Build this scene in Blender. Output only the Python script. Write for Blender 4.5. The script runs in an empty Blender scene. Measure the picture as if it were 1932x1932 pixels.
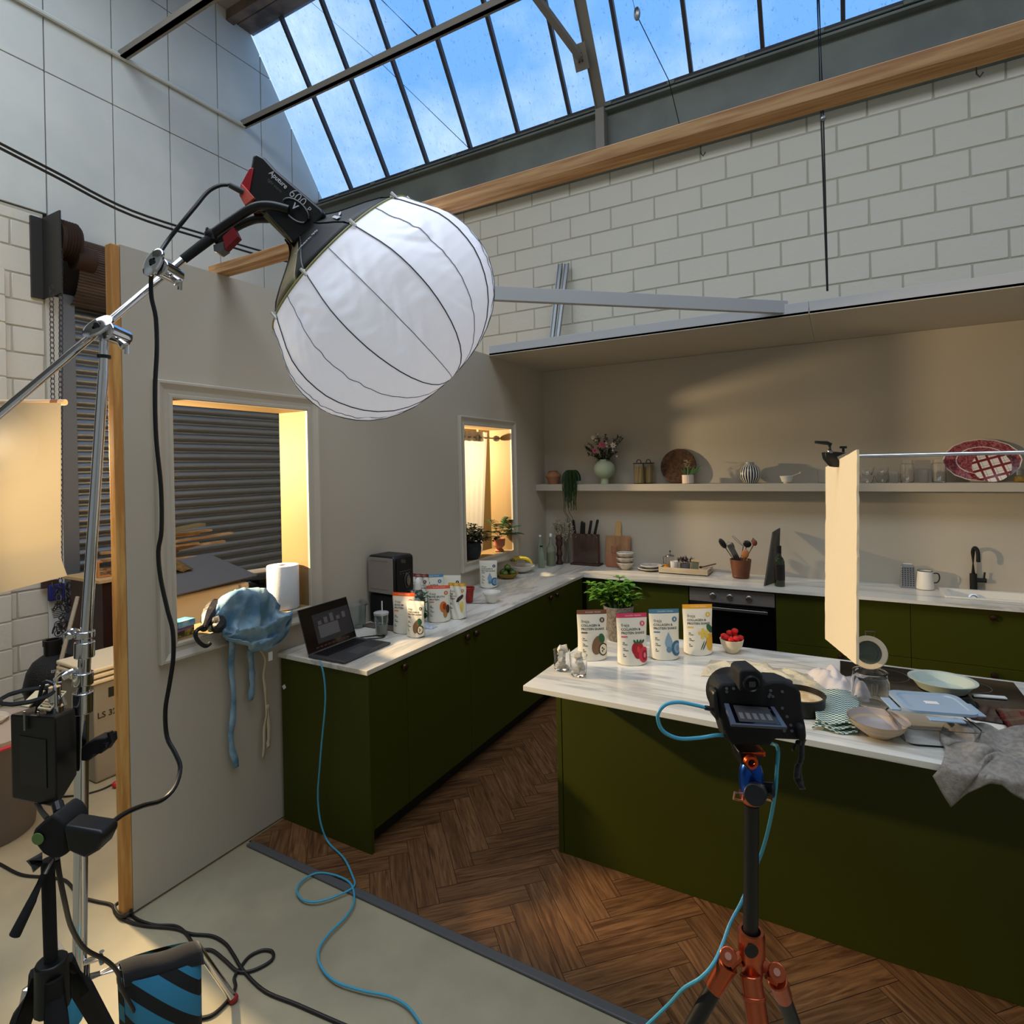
import bpy, bmesh, math, random
from math import sin, cos, pi, radians, sqrt, atan2
from mathutils import Vector as V, Matrix, noise
random.seed(7)
SC = bpy.context.scene
COL = SC.collection
# ---------------------------------------------------------------- camera
CAM_H = 1.87; FP = 1100.0; YAW = radians(29.36); ROLL = radians(1.18); CX, CY = 966.0, 881.0
CO = V((0, 0, CAM_H))
FW = V((-sin(YAW), cos(YAW), 0)); R0 = V((cos(YAW), sin(YAW), 0)); U0 = V((0, 0, 1))
RT = cos(ROLL)*R0 - sin(ROLL)*U0; UP = sin(ROLL)*R0 + cos(ROLL)*U0
cd = bpy.data.cameras.new('camera'); cam = bpy.data.objects.new('camera', cd); COL.objects.link(cam)
cam.matrix_world = Matrix(((RT.x, UP.x, -FW.x, 0), (RT.y, UP.y, -FW.y, 0), (RT.z, UP.z, -FW.z, CAM_H), (0, 0, 0, 1)))
cd.sensor_fit = 'HORIZONTAL'; cd.sensor_width = 36; cd.lens = 36*FP/1932
cd.shift_y = -(966-CY)/1932; cd.clip_start = .02; cd.clip_end = 200
SC.camera = cam
# ---------------------------------------------------------------- view
vs = SC.view_settings
vs.view_transform = 'Standard'; vs.look = 'None'; vs.gamma = 1; vs.exposure = 0.0; vs.use_curve_mapping = False
# ---------------------------------------------------------------- sky
w = bpy.data.worlds.new('sky'); SC.world = w; w.use_nodes = True
nt = w.node_tree; nt.nodes.clear()
tc = nt.nodes.new('ShaderNodeTexCoord'); mp = nt.nodes.new('ShaderNodeMapping'); mp.inputs['Scale'].default_value = (1, 1, 1.6)
nz = nt.nodes.new('ShaderNodeTexNoise'); nz.inputs['Scale'].default_value = 3.2; nz.inputs['Detail'].default_value = 7; nz.inputs['Roughness'].default_value = .55
cr = nt.nodes.new('ShaderNodeValToRGB'); cr.color_ramp.elements[0].position = .44; cr.color_ramp.elements[1].position = .70
cr.color_ramp.elements[0].color = (.16, .40, .86, 1); cr.color_ramp.elements[1].color = (.58, .76, .98, 1)
bg = nt.nodes.new('ShaderNodeBackground'); bg.inputs['Strength'].default_value = 1.35
wo = nt.nodes.new('ShaderNodeOutputWorld')
nt.links.new(tc.outputs['Generated'], mp.inputs[0]); nt.links.new(mp.outputs[0], nz.inputs['Vector']); nt.links.new(nz.outputs['Fac'], cr.inputs[0])
nt.links.new(cr.outputs[0], bg.inputs[0]); nt.links.new(bg.outputs[0], wo.inputs[0])
# ---------------------------------------------------------------- lights
def area(name, loc, rot, sx, sy, power, col, spread=180):
    l = bpy.data.lights.new(name, 'AREA'); l.shape = 'RECTANGLE'; l.size = sx; l.size_y = sy; l.energy = power; l.color = col; l.spread = radians(spread)
    o = bpy.data.objects.new(name, l); COL.objects.link(o); o.location = loc; o.rotation_euler = rot; return o
def point(name, loc, power, col, r=.05):
    l = bpy.data.lights.new(name, 'POINT'); l.energy = power; l.color = col; l.shadow_soft_size = r
    o = bpy.data.objects.new(name, l); COL.objects.link(o); o.location = loc; return o
# unseen area light added over the studio floor as soft daylight fill
area('added_fill_rear', (-1.2, .6, 7.0), (0, 0, 0), 8, 3.4, 285, (.93, .97, 1.0))
def spot(name, loc, aim, power, col, ang, r=.05, blend=.6):
    l = bpy.data.lights.new(name, 'SPOT'); l.energy = power; l.color = col; l.shadow_soft_size = r; l.spot_size = radians(ang); l.spot_blend = blend
    o = bpy.data.objects.new(name, l); COL.objects.link(o); o.location = loc; o.rotation_euler = (V(aim)-V(loc)).to_track_quat('-Z', 'Y').to_euler(); return o
spot('warm_lamp_left', (-3.62, 1.36, 1.98), (-1.0, 2.45, 1.0), 430, (1.0, .74, .42), 115, .045)
point('warm_lamp_left_spill', tuple(CO + (FW + RT*((-4-CX)/FP) - UP*((832-CY)/FP))*2.80), 16, (1.0, .78, .50), .05)
spot('warm_lamp_corner', (-3.42, 4.27, 2.05), (-.6, 4.9, 1.5), 190, (1.0, .76, .45), 120, .04)
# ---------------------------------------------------------------- pixel helpers: a view ray met with a real plane of the room
def ray(x, y): return FW + RT*((x-CX)/FP) - UP*((y-CY)/FP)
def PX(x, y, v): d = ray(x, y); return CO + d*(v/d.x)
def PY(x, y, v): d = ray(x, y); return CO + d*(v/d.y)
def PZ(x, y, v=0.0): d = ray(x, y); return CO + d*((v-CAM_H)/d.z)
def PD(x, y, v): return CO + ray(x, y)*v
# ---------------------------------------------------------------- materials
def lin(c):
    return tuple(((v/255)/12.92 if v/255 <= .04045 else (((v/255)+.055)/1.055)**2.4) for v in c) + (1,)
MC = {}
def M(name, c=(200, 200, 200), rough=.5, metal=0, c2=None, ns=8, stretch=(1, 1, 1), bump=0, bs=60, trans=0, ior=1.45, emit=None, es=0, coat=0, alpha=1, sheen=0, pos=(.4, .6), sub=0, detail=4):
    if name in MC: return MC[name]
    m = bpy.data.materials.new(name); m.use_nodes = True; MC[name] = m
    nt = m.node_tree; p = nt.nodes['Principled BSDF']
    p.inputs['Base Color'].default_value = lin(c); p.inputs['Roughness'].default_value = rough; p.inputs['Metallic'].default_value = metal
    p.inputs['Transmission Weight'].default_value = trans; p.inputs['IOR'].default_value = ior; p.inputs['Coat Weight'].default_value = coat
    p.inputs['Alpha'].default_value = alpha; p.inputs['Sheen Weight'].default_value = sheen; p.inputs['Subsurface Weight'].default_value = sub
    if emit: p.inputs['Emission Color'].default_value = lin(emit); p.inputs['Emission Strength'].default_value = es
    if c2 or bump:
        t = nt.nodes.new('ShaderNodeTexCoord'); mp = nt.nodes.new('ShaderNodeMapping'); mp.inputs['Scale'].default_value = stretch
        nt.links.new(t.outputs['Object'], mp.inputs[0])
    if c2:
        n = nt.nodes.new('ShaderNodeTexNoise'); n.inputs['Scale'].default_value = ns; n.inputs['Detail'].default_value = detail
        r = nt.nodes.new('ShaderNodeValToRGB'); r.color_ramp.elements[0].position, r.color_ramp.elements[1].position = pos
        r.color_ramp.elements[0].color = lin(c); r.color_ramp.elements[1].color = lin(c2)
        nt.links.new(mp.outputs[0], n.inputs['Vector']); nt.links.new(n.outputs['Fac'], r.inputs[0]); nt.links.new(r.outputs[0], p.inputs['Base Color'])
    if bump:
        n = nt.nodes.new('ShaderNodeTexNoise'); n.inputs['Scale'].default_value = bs; n.inputs['Detail'].default_value = 4
        b = nt.nodes.new('ShaderNodeBump'); b.inputs['Strength'].default_value = bump; b.inputs['Distance'].default_value = .01
        nt.links.new(mp.outputs[0], n.inputs['Vector']); nt.links.new(n.outputs['Fac'], b.inputs['Height']); nt.links.new(b.outputs[0], p.inputs['Normal'])
    return m
# ---------------------------------------------------------------- mesh builder
def frame(d, up=V((0, 0, 1))):
    d = d.normalized()
    if abs(d.dot(up)) > .98: up = V((1, 0, 0))
    a = d.cross(up).normalized(); b = a.cross(d).normalized(); return a, b, d
class MB:
    def __init__(s): s.bm = bmesh.new(); s.X = Matrix.Identity(4)
    def vs(s, pts): return [s.bm.verts.new(s.X @ V(p)) for p in pts]
    def face(s, pts):
        try: return s.bm.faces.new(s.vs(pts))
        except ValueError: pass
    def obox(s, c, a, b, d):
        c, a, b, d = V(c), V(a), V(b), V(d)
        v = s.vs([c+i*a+j*b+k*d for i in (-1, 1) for j in (-1, 1) for k in (-1, 1)])
        for f in ((0, 1, 3, 2), (4, 6, 7, 5), (0, 4, 5, 1), (2, 3, 7, 6), (0, 2, 6, 4), (1, 5, 7, 3)): s.bm.faces.new([v[i] for i in f])
        return s
    def box(s, x0, x1, y0, y1, z0, z1):
        return s.obox(((x0+x1)/2, (y0+y1)/2, (z0+z1)/2), ((x1-x0)/2, 0, 0), (0, (y1-y0)/2, 0), (0, 0, (z1-z0)/2))
    def ring(s, c, a, b, r, n, ry=None):
        ry = r if ry is None else ry
        return s.vs([c + a*(r*cos(2*pi*i/n)) + b*(ry*sin(2*pi*i/n)) for i in range(n)])
    def bridge(s, A, B):
        n = len(A)
        for i in range(n):
            try: s.bm.faces.new((A[i], A[(i+1) % n], B[(i+1) % n], B[i]))
            except ValueError: pass
    def cyl(s, p, q, r, r2=None, n=16, cap=True):
        p, q = V(p), V(q); a, b, d = frame(q-p); r2 = r if r2 is None else r2
        A = s.ring(p, a, b, r, n); B = s.ring(q, a, b, r2, n); s.bridge(A, B)
        if cap: s.bm.faces.new(A[::-1]); s.bm.faces.new(B)
        return s
    def tube(s, pts, r, n=8, closed=False, flat=1.0):
        pts = [V(p) for p in pts]; N = len(pts); rings = []; up = V((0, 0, 1)); pa = None
        for i, p in enumerate(pts):
            if closed: d = pts[(i+1) % N]-pts[i-1]
            else: d = pts[min(i+1, N-1)]-pts[max(i-1, 0)]
            if d.length < 1e-7: d = V((0, 0, 1))
            a, b, d = frame(d, up)
            if pa is not None:
                a = (pa - d*pa.dot(d)).normalized() if (pa - d*pa.dot(d)).length > 1e-5 else a; b = d.cross(a)
            pa = a; rr = r[i] if isinstance(r, (list, tuple)) else r
            rings.append(s.ring(p, a, b, rr, n, rr*flat))
        for i in range(N-1): s.bridge(rings[i], rings[i+1])
        if closed: s.bridge(rings[-1], rings[0])
        else: s.bm.faces.new(rings[0][::-1]); s.bm.faces.new(rings[-1])
        return s
    def lathe(s, prof, c=(0, 0, 0), n=32, a=V((1, 0, 0)), b=V((0, 1, 0)), d=V((0, 0, 1)), t0=0, t1=2*pi, rf=None, sx=1, sy=1):
        c = V(c); full = abs(t1-t0-2*pi) < 1e-6; m = n if full else n+1; rings = []
        for r, z in prof:
            rings.append(s.vs([c + d*z + (a*(sx*cos(t0+(t1-t0)*i/n)) + b*(sy*sin(t0+(t1-t0)*i/n)))*(max(r, 1e-5)*(rf(t0+(t1-t0)*i/n, z) if rf else 1)) for i in range(m)]))
        for A, B in zip(rings, rings[1:]):
            for i in range(n if full else n):
                j = (i+1) % m
                s.bm.faces.new((A[i], A[j], B[j], B[i]))
        return s
    def ball(s, c, r, n=12, m=8, X=None):
        r = (r, r, r) if isinstance(r, (int, float)) else r; c = V(c); rows = []
        for j in range(m+1):
            t = pi*j/m; rr = max(sin(t), 1e-4)
            P = [V((r[0]*rr*cos(2*pi*i/n), r[1]*rr*sin(2*pi*i/n), r[2]*cos(t))) for i in range(n)]
            rows.append(s.vs([c + ((X @ q) if X else q) for q in P]))
        for A, B in zip(rows, rows[1:]): s.bridge(A, B)
        return s
    def prism(s, poly, f0, f1):
        A = s.vs([f0(p) for p in poly]); B = s.vs([f1(p) for p in poly]); s.bridge(A, B)
        s.bm.faces.new(A[::-1]); s.bm.faces.new(B); return s
    def grid(s, nu, nv, f, cu=False):
        vv = [s.vs([f(i/nu, j/nv) for j in range(nv+1)]) for i in range(nu+(0 if cu else 1))]
        for i in range(nu):
            for j in range(nv):
                k = (i+1) % len(vv) if cu else i+1
                s.bm.faces.new((vv[i][j], vv[k][j], vv[k][j+1], vv[i][j+1]))
        return s
    def leaf(s, p, d, up, L, W, bend=.2, n=4):
        p, d = V(p), V(d).normalized(); a = d.cross(V(up)); a = a.normalized() if a.length > 1e-4 else V((1, 0, 0)); u = a.cross(d)
        prev = None
        for i in range(n+1):
            t = i/n; c = p + d*(L*t) - V((0, 0, 1))*(bend*L*t*t); wd = W*sin(pi*min(.97, t*.93+.05))*.5
            cur = s.vs([c-a*wd+u*wd*.25, c, c+a*wd+u*wd*.25])
            if prev: s.bm.faces.new((prev[0], prev[1], cur[1], cur[0])); s.bm.faces.new((prev[1], prev[2], cur[2], cur[1]))
            prev = cur
        return s
    def build(s, name, mat, parent=None, smooth=True, bevel=0, solid=0, sub=0, ang=35, tri=False):
        if s.bm.verts: bmesh.ops.recalc_face_normals(s.bm, faces=s.bm.faces)
        me = bpy.data.meshes.new(name); s.bm.to_mesh(me); s.bm.free()
        o = bpy.data.objects.new(name, me); COL.objects.link(o); me.materials.append(mat)
        if smooth and len(me.polygons):
            me.polygons.foreach_set('use_smooth', [True]*len(me.polygons))
            try: me.set_sharp_from_angle(angle=radians(ang))
            except Exception: pass
        if solid: md = o.modifiers.new('solid', 'SOLIDIFY'); md.thickness = solid; md.offset = 0
        if bevel: md = o.modifiers.new('bevel', 'BEVEL'); md.width = bevel; md.segments = 2; md.limit_method = 'ANGLE'; md.angle_limit = radians(40)
        if sub: md = o.modifiers.new('sub', 'SUBSURF'); md.levels = sub; md.render_levels = sub
        if parent: o.parent = parent
        return o
class MW(MB):   # vertices are given in world space, parent's own location is taken off at build
    def __init__(s, parent=None): super().__init__(); s.P = parent; s.X = Matrix.Translation(-wloc(parent)) if parent else Matrix.Identity(4)
    def build(s, name, mat, **k): return super().build(name, mat, parent=s.P, **k)
def wloc(o):
    l = V((0, 0, 0))
    while o: l = l + V(o.location); o = o.parent
    return l
def tag(o, label, cat, group=None, kind=None):
    if kind: o['kind'] = kind
    if label: o['label'] = label
    if cat: o['category'] = cat
    if group: o['group'] = group
    return o
def thing(name, label, cat, loc=(0, 0, 0), rz=0, group=None):
    o = bpy.data.objects.new(name, None); COL.objects.link(o); o.empty_display_size = .05
    o.location = loc; o.rotation_euler = (0, 0, rz); return tag(o, label, cat, group)
def struct(o, label=None): o['kind'] = 'structure'; return o
def dup(root, loc, rz=0, label=None, group=None, scale=None):
    r = root.copy(); COL.objects.link(r); r.location = loc; r.rotation_euler = (0, 0, rz)
    if scale: r.scale = (scale,)*3
    if label: r['label'] = label
    if group: r['group'] = group
    def rec(a, b):
        for ch in list(a.children):
            c = ch.copy(); COL.objects.link(c); c.parent = b; rec(ch, c)
    rec(root, r); return r
def smoothpath(pts, k=6):
    P = [V(p) for p in pts]; out = []
    for i in range(len(P)-1):
        p0, p1, p2, p3 = P[max(i-1, 0)], P[i], P[i+1], P[min(i+2, len(P)-1)]
        for j in range(k):
            t = j/k
            out.append(.5*((2*p1)+(p2-p0)*t+(2*p0-5*p1+4*p2-p3)*t*t+(3*p1-p0-3*p2+p3)*t**3))
    out.append(P[-1]); return out
def label_mesh(txt, size, mat, name, parent, Xm, bold=0, align='LEFT', spacing=1.0):
    c = bpy.data.curves.new('t', 'FONT'); c.body = txt; c.size = size; c.align_x = align; c.offset = bold; c.space_character = spacing; c.space_line = .9
    o = bpy.data.objects.new('t', c); COL.objects.link(o)
    dg = bpy.context.evaluated_depsgraph_get(); me = bpy.data.meshes.new_from_object(o.evaluated_get(dg))
    bpy.data.objects.remove(o); me.transform(Xm) if isinstance(Xm, Matrix) else None
    if callable(Xm):
        for v in me.vertices: v.co = Xm(v.co)
    me.materials.clear(); me.materials.append(mat)
    ob = bpy.data.objects.new(name, me); COL.objects.link(ob)
    if parent: ob.parent = parent
    return ob
def basis(o, a, b, c): return Matrix(((a[0], b[0], c[0], o[0]), (a[1], b[1], c[1], o[1]), (a[2], b[2], c[2], o[2]), (0, 0, 0, 1)))
# ================================================================ MATERIALS
m_set = M('set_paint', (186, 176, 158), .75, bump=.04, bs=90)
m_trimw = M('set_trim_paint', (190, 181, 164), .5)
m_stud = M('pine', (214, 164, 92), .6, c2=(186, 128, 62), ns=5, stretch=(6, 6, .6), bump=.05)
m_beam = M('pine_beam', (205, 160, 108), .6, c2=(172, 122, 74), ns=6, stretch=(.5, 9, 9), bump=.05)
m_block = M('painted_blocks', (212, 206, 190), .7, bump=.25, bs=30)
m_panel = M('painted_boards', (206, 207, 198), .65, c2=(194, 197, 190), ns=1.2, bump=.05, bs=20)
m_seam = M('seam_dark', (60, 58, 52), .9)
m_mortar = M('mortar_paint', (176, 170, 154), .85, bump=.4, bs=40)
m_steelg = M('gutter_grey_paint', (112, 116, 106), .5, c2=(98, 102, 94), ns=2)
m_steelb = M('truss_paint', (130, 122, 110), .5)
m_bar = M('glazing_bar', (58, 52, 50), .5)
m_concr = M('pale_floor_paint', (168, 158, 130), .45, c2=(152, 143, 118), ns=2.2, bump=.06, bs=12)
m_green = M('green_cabinet', (58, 62, 11), .45); m_green.node_tree.nodes['Principled BSDF'].inputs['Specular IOR Level'].default_value = .22
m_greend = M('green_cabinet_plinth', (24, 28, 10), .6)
m_chrome = M('chrome', (215, 215, 218), .12, 1)
m_steel = M('brushed_steel', (150, 148, 145), .35, 1)
m_galv = M('galvanised', (150, 152, 152), .38, .85)
m_black = M('black_plastic', (14, 14, 15), .4)
m_blackm = M('black_matte', (12, 12, 12), .75)
m_blackf = M('black_fabric', (16, 15, 16), .9, sheen=.2, bump=.1, bs=200)
m_bronze = M('dark_bronze', (70, 48, 36), .35, .8)
m_white = M('white_plastic', (232, 230, 224), .4)
m_ceram = M('ceramic_white', (228, 222, 210), .3)
m_glass = M('clear_glass', (255, 255, 255), .02, trans=1, ior=1.45)
m_water = M('clear_plastic', (225, 232, 232), .12, trans=.95, ior=1.2)
m_red = M('red_plastic', (150, 34, 26), .4)
m_terra = M('terracotta', (186, 120, 92), .8, bump=.1)
m_leaf = M('leaf_green', (62, 104, 32), .5, c2=(86, 138, 44), ns=20)
m_leafd = M('leaf_dark', (22, 40, 26), .5, c2=(34, 56, 34), ns=20)
m_leafm = M('leaf_mid', (44, 84, 40), .45, c2=(60, 104, 52), ns=20)
m_leaff = M('leaf_trailing', (36, 62, 24), .6)
m_copper = M('copper_anodised', (190, 96, 62), .3, .9)
m_blue = M('blue_anodised', (20, 74, 170), .25, .8)
m_cablet = M('tether_blue', (70, 158, 186), .4)
m_denim = M('denim', (150, 178, 192), .9, c2=(92, 130, 156), ns=9, bump=.15, bs=160)
m_linen = M('linen_grey', (150, 142, 132), .95, c2=(130, 122, 112), ns=60, bump=.2, bs=220)
m_paper = M('kitchen_roll_paper', (222, 224, 228), .9, bump=.15, bs=120)

def marble(name, stretch):
    m = bpy.data.materials.new(name); m.use_nodes = True; nt = m.node_tree; p = nt.nodes['Principled BSDF']
    t = nt.nodes.new('ShaderNodeTexCoord'); mp = nt.nodes.new('ShaderNodeMapping'); mp.inputs['Scale'].default_value = stretch
    n = nt.nodes.new('ShaderNodeTexNoise'); n.inputs['Scale'].default_value = 1.0; n.inputs['Detail'].default_value = 8; n.inputs['Roughness'].default_value = .62; n.inputs['Distortion'].default_value = .5
    r = nt.nodes.new('ShaderNodeValToRGB'); e = r.color_ramp.elements
    e[0].position = .40; e[0].color = lin((228, 224, 212)); e[1].position = .62; e[1].color = lin((222, 216, 202))
    x = r.color_ramp.elements.new(.52); x.color = lin((186, 184, 176)); x = r.color_ramp.elements.new(.47); x.color = lin((222, 218, 206)); x = r.color_ramp.elements.new(.56); x.color = lin((210, 203, 188))
    nt.links.new(t.outputs['Object'], mp.inputs[0]); nt.links.new(mp.outputs[0], n.inputs['Vector']); nt.links.new(n.outputs['Fac'], r.inputs[0]); nt.links.new(r.outputs[0], p.inputs['Base Color'])
    p.inputs['Roughness'].default_value = .22; return m
m_marx = marble('marble_streaked_across', (.7, 5, 5)); m_mary = marble('marble_streaked_along', (4, .8, 4))

# herringbone oak: per-plank tone from an attribute, grain from the plank's own uv
def oak():
    m = bpy.data.materials.new('herringbone_oak'); m.use_nodes = True; nt = m.node_tree; p = nt.nodes['Principled BSDF']; N = nt.nodes.new; L = nt.links.new
    uv = N('ShaderNodeUVMap'); uv.uv_map = 'UVMap'; mp = N('ShaderNodeMapping'); mp.inputs['Scale'].default_value = (2.2, 26, 1)
    n = N('ShaderNodeTexNoise'); n.inputs['Scale'].default_value = 1.6; n.inputs['Detail'].default_value = 7; n.inputs['Distortion'].default_value = 1.6
    at = N('ShaderNodeAttribute'); at.attribute_name = 'tone'
    r = N('ShaderNodeValToRGB'); r.color_ramp.elements[0].position = .32; r.color_ramp.elements[1].position = .68
    r.color_ramp.elements[0].color = lin((84, 54, 32)); r.color_ramp.elements[1].color = lin((138, 98, 62))
    mx = N('ShaderNodeMix'); mx.data_type = 'RGBA'; mx.blend_type = 'MULTIPLY'; mx.inputs['Factor'].default_value = .75
    L(uv.outputs[0], mp.inputs[0]); L(mp.outputs[0], n.inputs['Vector']); L(n.outputs['Fac'], r.inputs[0]); L(r.outputs[0], mx.inputs['A']); L(at.outputs['Color'], mx.inputs['B']); L(mx.outputs['Result'], p.inputs['Base Color'])
    b = N('ShaderNodeBump'); b.inputs['Strength'].default_value = .12; b.inputs['Distance'].default_value = .004; L(n.outputs['Fac'], b.inputs['Height']); L(b.outputs[0], p.inputs['Normal'])
    p.inputs['Roughness'].default_value = .36; return m
# dirty roof glass
def dirty():
    m = bpy.data.materials.new('dirty_roof_glass'); m.use_nodes = True; nt = m.node_tree; nt.nodes.clear(); N = nt.nodes.new; L = nt.links.new
    t = N('ShaderNodeTexCoord'); mp = N('ShaderNodeMapping'); mp.inputs['Scale'].default_value = (4, 2.0, 2.0)
    n = N('ShaderNodeTexNoise'); n.inputs['Scale'].default_value = 2.2; n.inputs['Detail'].default_value = 10; n.inputs['Roughness'].default_value = .75
    r = N('ShaderNodeValToRGB'); r.color_ramp.elements[0].position = .36; r.color_ramp.elements[1].position = .78; r.color_ramp.elements[0].color = (.05,)*3+(1,); r.color_ramp.elements[1].color = (.45,)*3+(1,)
    n2 = N('ShaderNodeTexNoise'); n2.inputs['Scale'].default_value = 9; n2.inputs['Detail'].default_value = 9; n2.inputs['Roughness'].default_value = .8
    r2 = N('ShaderNodeValToRGB'); r2.color_ramp.elements[0].position = .57; r2.color_ramp.elements[1].position = .68; r2.color_ramp.elements[0].color = (0, 0, 0, 1); r2.color_ramp.elements[1].color = (1, 1, 1, 1)
    tr = N('ShaderNodeBsdfTransparent'); tr.inputs[0].default_value = (.93, .95, .97, 1); tl = N('ShaderNodeBsdfTranslucent'); tl.inputs[0].default_value = (.62, .72, .85, 1)
    dk = N('ShaderNodeBsdfTransparent'); dk.inputs[0].default_value = (.30, .33, .36, 1)
    a = N('ShaderNodeMixShader'); b = N('ShaderNodeMixShader'); o = N('ShaderNodeOutputMaterial')
    L(t.outputs['Object'], mp.inputs[0]); L(mp.outputs[0], n.inputs['Vector']); L(mp.outputs[0], n2.inputs['Vector']); L(n.outputs['Fac'], r.inputs[0]); L(n2.outputs['Fac'], r2.inputs[0])
    L(r.outputs[0], a.inputs[0]); L(tr.outputs[0], a.inputs[1]); L(tl.outputs[0], a.inputs[2]); L(r2.outputs[0], b.inputs[0]); L(a.outputs[0], b.inputs[1]); L(dk.outputs[0], b.inputs[2]); L(b.outputs[0], o.inputs[0])
    return m
# ================================================================ SETTING
WX = -2.65; BY = 5.40; GX = -6.05; KY = 5.72
struct(MB().box(-8.5, 6.5, -5, 8, -.1, 0).build('floor', m_concr, smooth=False))
# herringbone floor of the set
def herring():
    W = .095; n = 5; mb = MB(); bm = mb.bm; uvl = bm.loops.layers.uv.new('UVMap'); cl = bm.loops.layers.float_color.new('tone')
    c45 = cos(pi/4)
    def T(x, y): return V(((x*c45-y*c45)*W - 2.2, (x*c45+y*c45)*W + 1.2, .006))
    x0, x1, y0, y1 = -2.64, 3.2, 1.905, 5.4; e = .012
    def plank(x, y, lx, ly):
        c = T(x+lx/2, y+ly/2)
        if not (x0-.4 < c.x < x1+.4 and y0-.4 < c.y < y1+.1): return
        q = [(x+e, y+e), (x+lx-e, y+e), (x+lx-e, y+ly-e), (x+e, y+ly-e)]
        f = bm.faces.new([bm.verts.new(T(*p)) for p in q]); t = random.uniform(.62, 1.0); o = random.uniform(0, 50), random.uniform(0, 50)
        for l, p in zip(f.loops, q):
            u, v = (p[0]-x, p[1]-y) if lx > ly else (p[1]-y, p[0]-x)
            l[uvl].uv = (u*W+o[0], v*W+o[1]); l[cl] = (t, t*random.uniform(.985, 1), t*.98, 1)
    for i in range(-60, 150):
        for j in range(-18, 18):
            if abs(i) < 200: plank(i+2*n*j, i, n, 1); plank(i, i-2*n+1+2*n*j, 1, n)
    for co, no in (((x0, 0, 0), (-1, 0, 0)), ((x1, 0, 0), (1, 0, 0)), ((0, y0, 0), (0, -1, 0)), ((0, y1, 0), (0, 1, 0))):
        bmesh.ops.bisect_plane(bm, geom=bm.verts[:]+bm.edges[:]+bm.faces[:], plane_co=co, plane_no=no, clear_outer=True)
    return mb
struct(herring().build('floor', oak(), smooth=False))
struct(MB().box(-2.64, 3.2, 1.9, 5.4, .001, .0045).build('floor', M('floor_joint', (40, 24, 14), .8), smooth=False))
struct(MB().box(-2.62, 3.2, 1.868, 1.908, .001, .012).build('trim_1', M('floor_edge_strip', (92, 92, 92), .5, .2), bevel=.004))

# gable wall: painted boards with open seams, opening for the roller shutter
mb = MB()
mb.box(GX-.25, GX-.03, -5, 2.45, 0, 9); mb.box(GX-.25, GX-.03, 5.4, 7, 0, 9); mb.box(GX-.25, GX-.12, 2.45, 5.4, 0, 9); mb.box(GX-.12, GX-.03, 2.45, 5.4, 4.15, 9)
def roofcut(m): bmesh.ops.bisect_plane(m.bm, geom=m.bm.verts[:]+m.bm.edges[:]+m.bm.faces[:], plane_co=(0, 5.70, 5.50), plane_no=(0, .8244, .566), clear_outer=True)
roofcut(mb)
struct(mb.build('wall_left', m_seam, smooth=False))
mb = MB(); ys = [-.30, .27, .83, 1.39, 1.94, 2.494, 3.05, 3.60, 4.15, 4.72, 5.17, 5.60, 6.1]; zs = [4.18, 5.445, 6.72, 8.2]
for a, b in zip(ys, ys[1:]):
    for c, d in zip(zs, zs[1:]):
        g = .005; z0 = c+g if not (2.4 < a < 5.0 and c < 4.3) else 4.03
        mb.box(GX-.03, GX, a+g, b-g, z0, d-g)
roofcut(mb)
struct(mb.build('wall_left', m_panel, bevel=.003))
struct(MB().box(GX-.02, GX+.02, 2.461, 2.559, 0, 3.46).build('wall_left', M('painted_reveal', (206, 202, 190), .7), smooth=False))
# block pier beside the shutter and its returned edge
def blocks(mb, u0, u1, z0, z1, put, L=.45, H=.225, g=.006, off=0):
    k = 0; z = z0
    while z < z1-.01:
        u = u0 - (L/2 if (k+off) % 2 else 0)
        while u < u1-.01:
            a, b = max(u, u0), min(u+L, u1)
            if b-a > .03: put(mb, a+g, b-g, z+g, min(z+H, z1)-g)
            u += L
        z += H; k += 1
mb = MB(); rj = random.Random(3)
blocks(mb, .2, 2.46, 0, 4.15, lambda m, a, b, c, d: m.box(GX-.02, GX+.0+rj.uniform(-.001, .002), a, b, c, d))
struct(mb.build('wall_left', m_block, bevel=.007))
struct(MB().box(GX-.1, GX-.006, .2, 2.46, 0, 4.17).build('wall_left', m_mortar, smooth=False))
mb = MB(); blocks(mb, 1.75, 2.17, 0, 3.6, lambda m, a, b, c, d: m.box(GX, GX+.06, a, b, c, d), L=.42); mb.box(GX, GX+.052, 1.76, 2.16, 0, 3.6)
struct(mb.build('wall_left', m_block, bevel=.006))
# painted block wall at the back
mb = MB(); rj = random.Random(5)
blocks(mb, GX, 3.6, 0.45, 5.2, lambda m, a, b, c, d: m.box(a, b, KY-rj.uniform(-.0015, .0025), KY+.02, c, d) if c > 1.9 else None, off=1)
struct(mb.build('wall_back', m_block, bevel=.008))
struct(MB().box(GX-.1, 3.8, KY+.006, KY+.2, 0, 5.35).build('wall_back', m_mortar, smooth=False))
# gutter beam below the glass
mb = MB(); GY = 5.60
mb.box(GX, 6.3, GY+.02, GY+.12, 4.86, 5.47); mb.box(GX, 6.3, GY-.05, GY+.02, 5.40, 5.425); mb.box(GX, 6.3, GY-.06, GY+.02, 4.86, 4.875)
struct(mb.build('trim_2', m_steelg, smooth=False, bevel=.004))
mb = MB().box(GX, 6.3, GY-.01, GY+.10, 5.47, 5.512); struct(mb.build('trim_3', m_bar, smooth=False, bevel=.004))
mb = MB(); mb.cyl((GX, GY-.03, 5.455), (6.3, GY-.03, 5.455), .011, n=8)
for i in range(20):
    x = -5.7+i*.62; mb.box(x, x+.07, GY-.055, GY-.01, 5.44, 5.475)
struct(mb.build('trim_4', m_steelg, bevel=.003))
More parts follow.
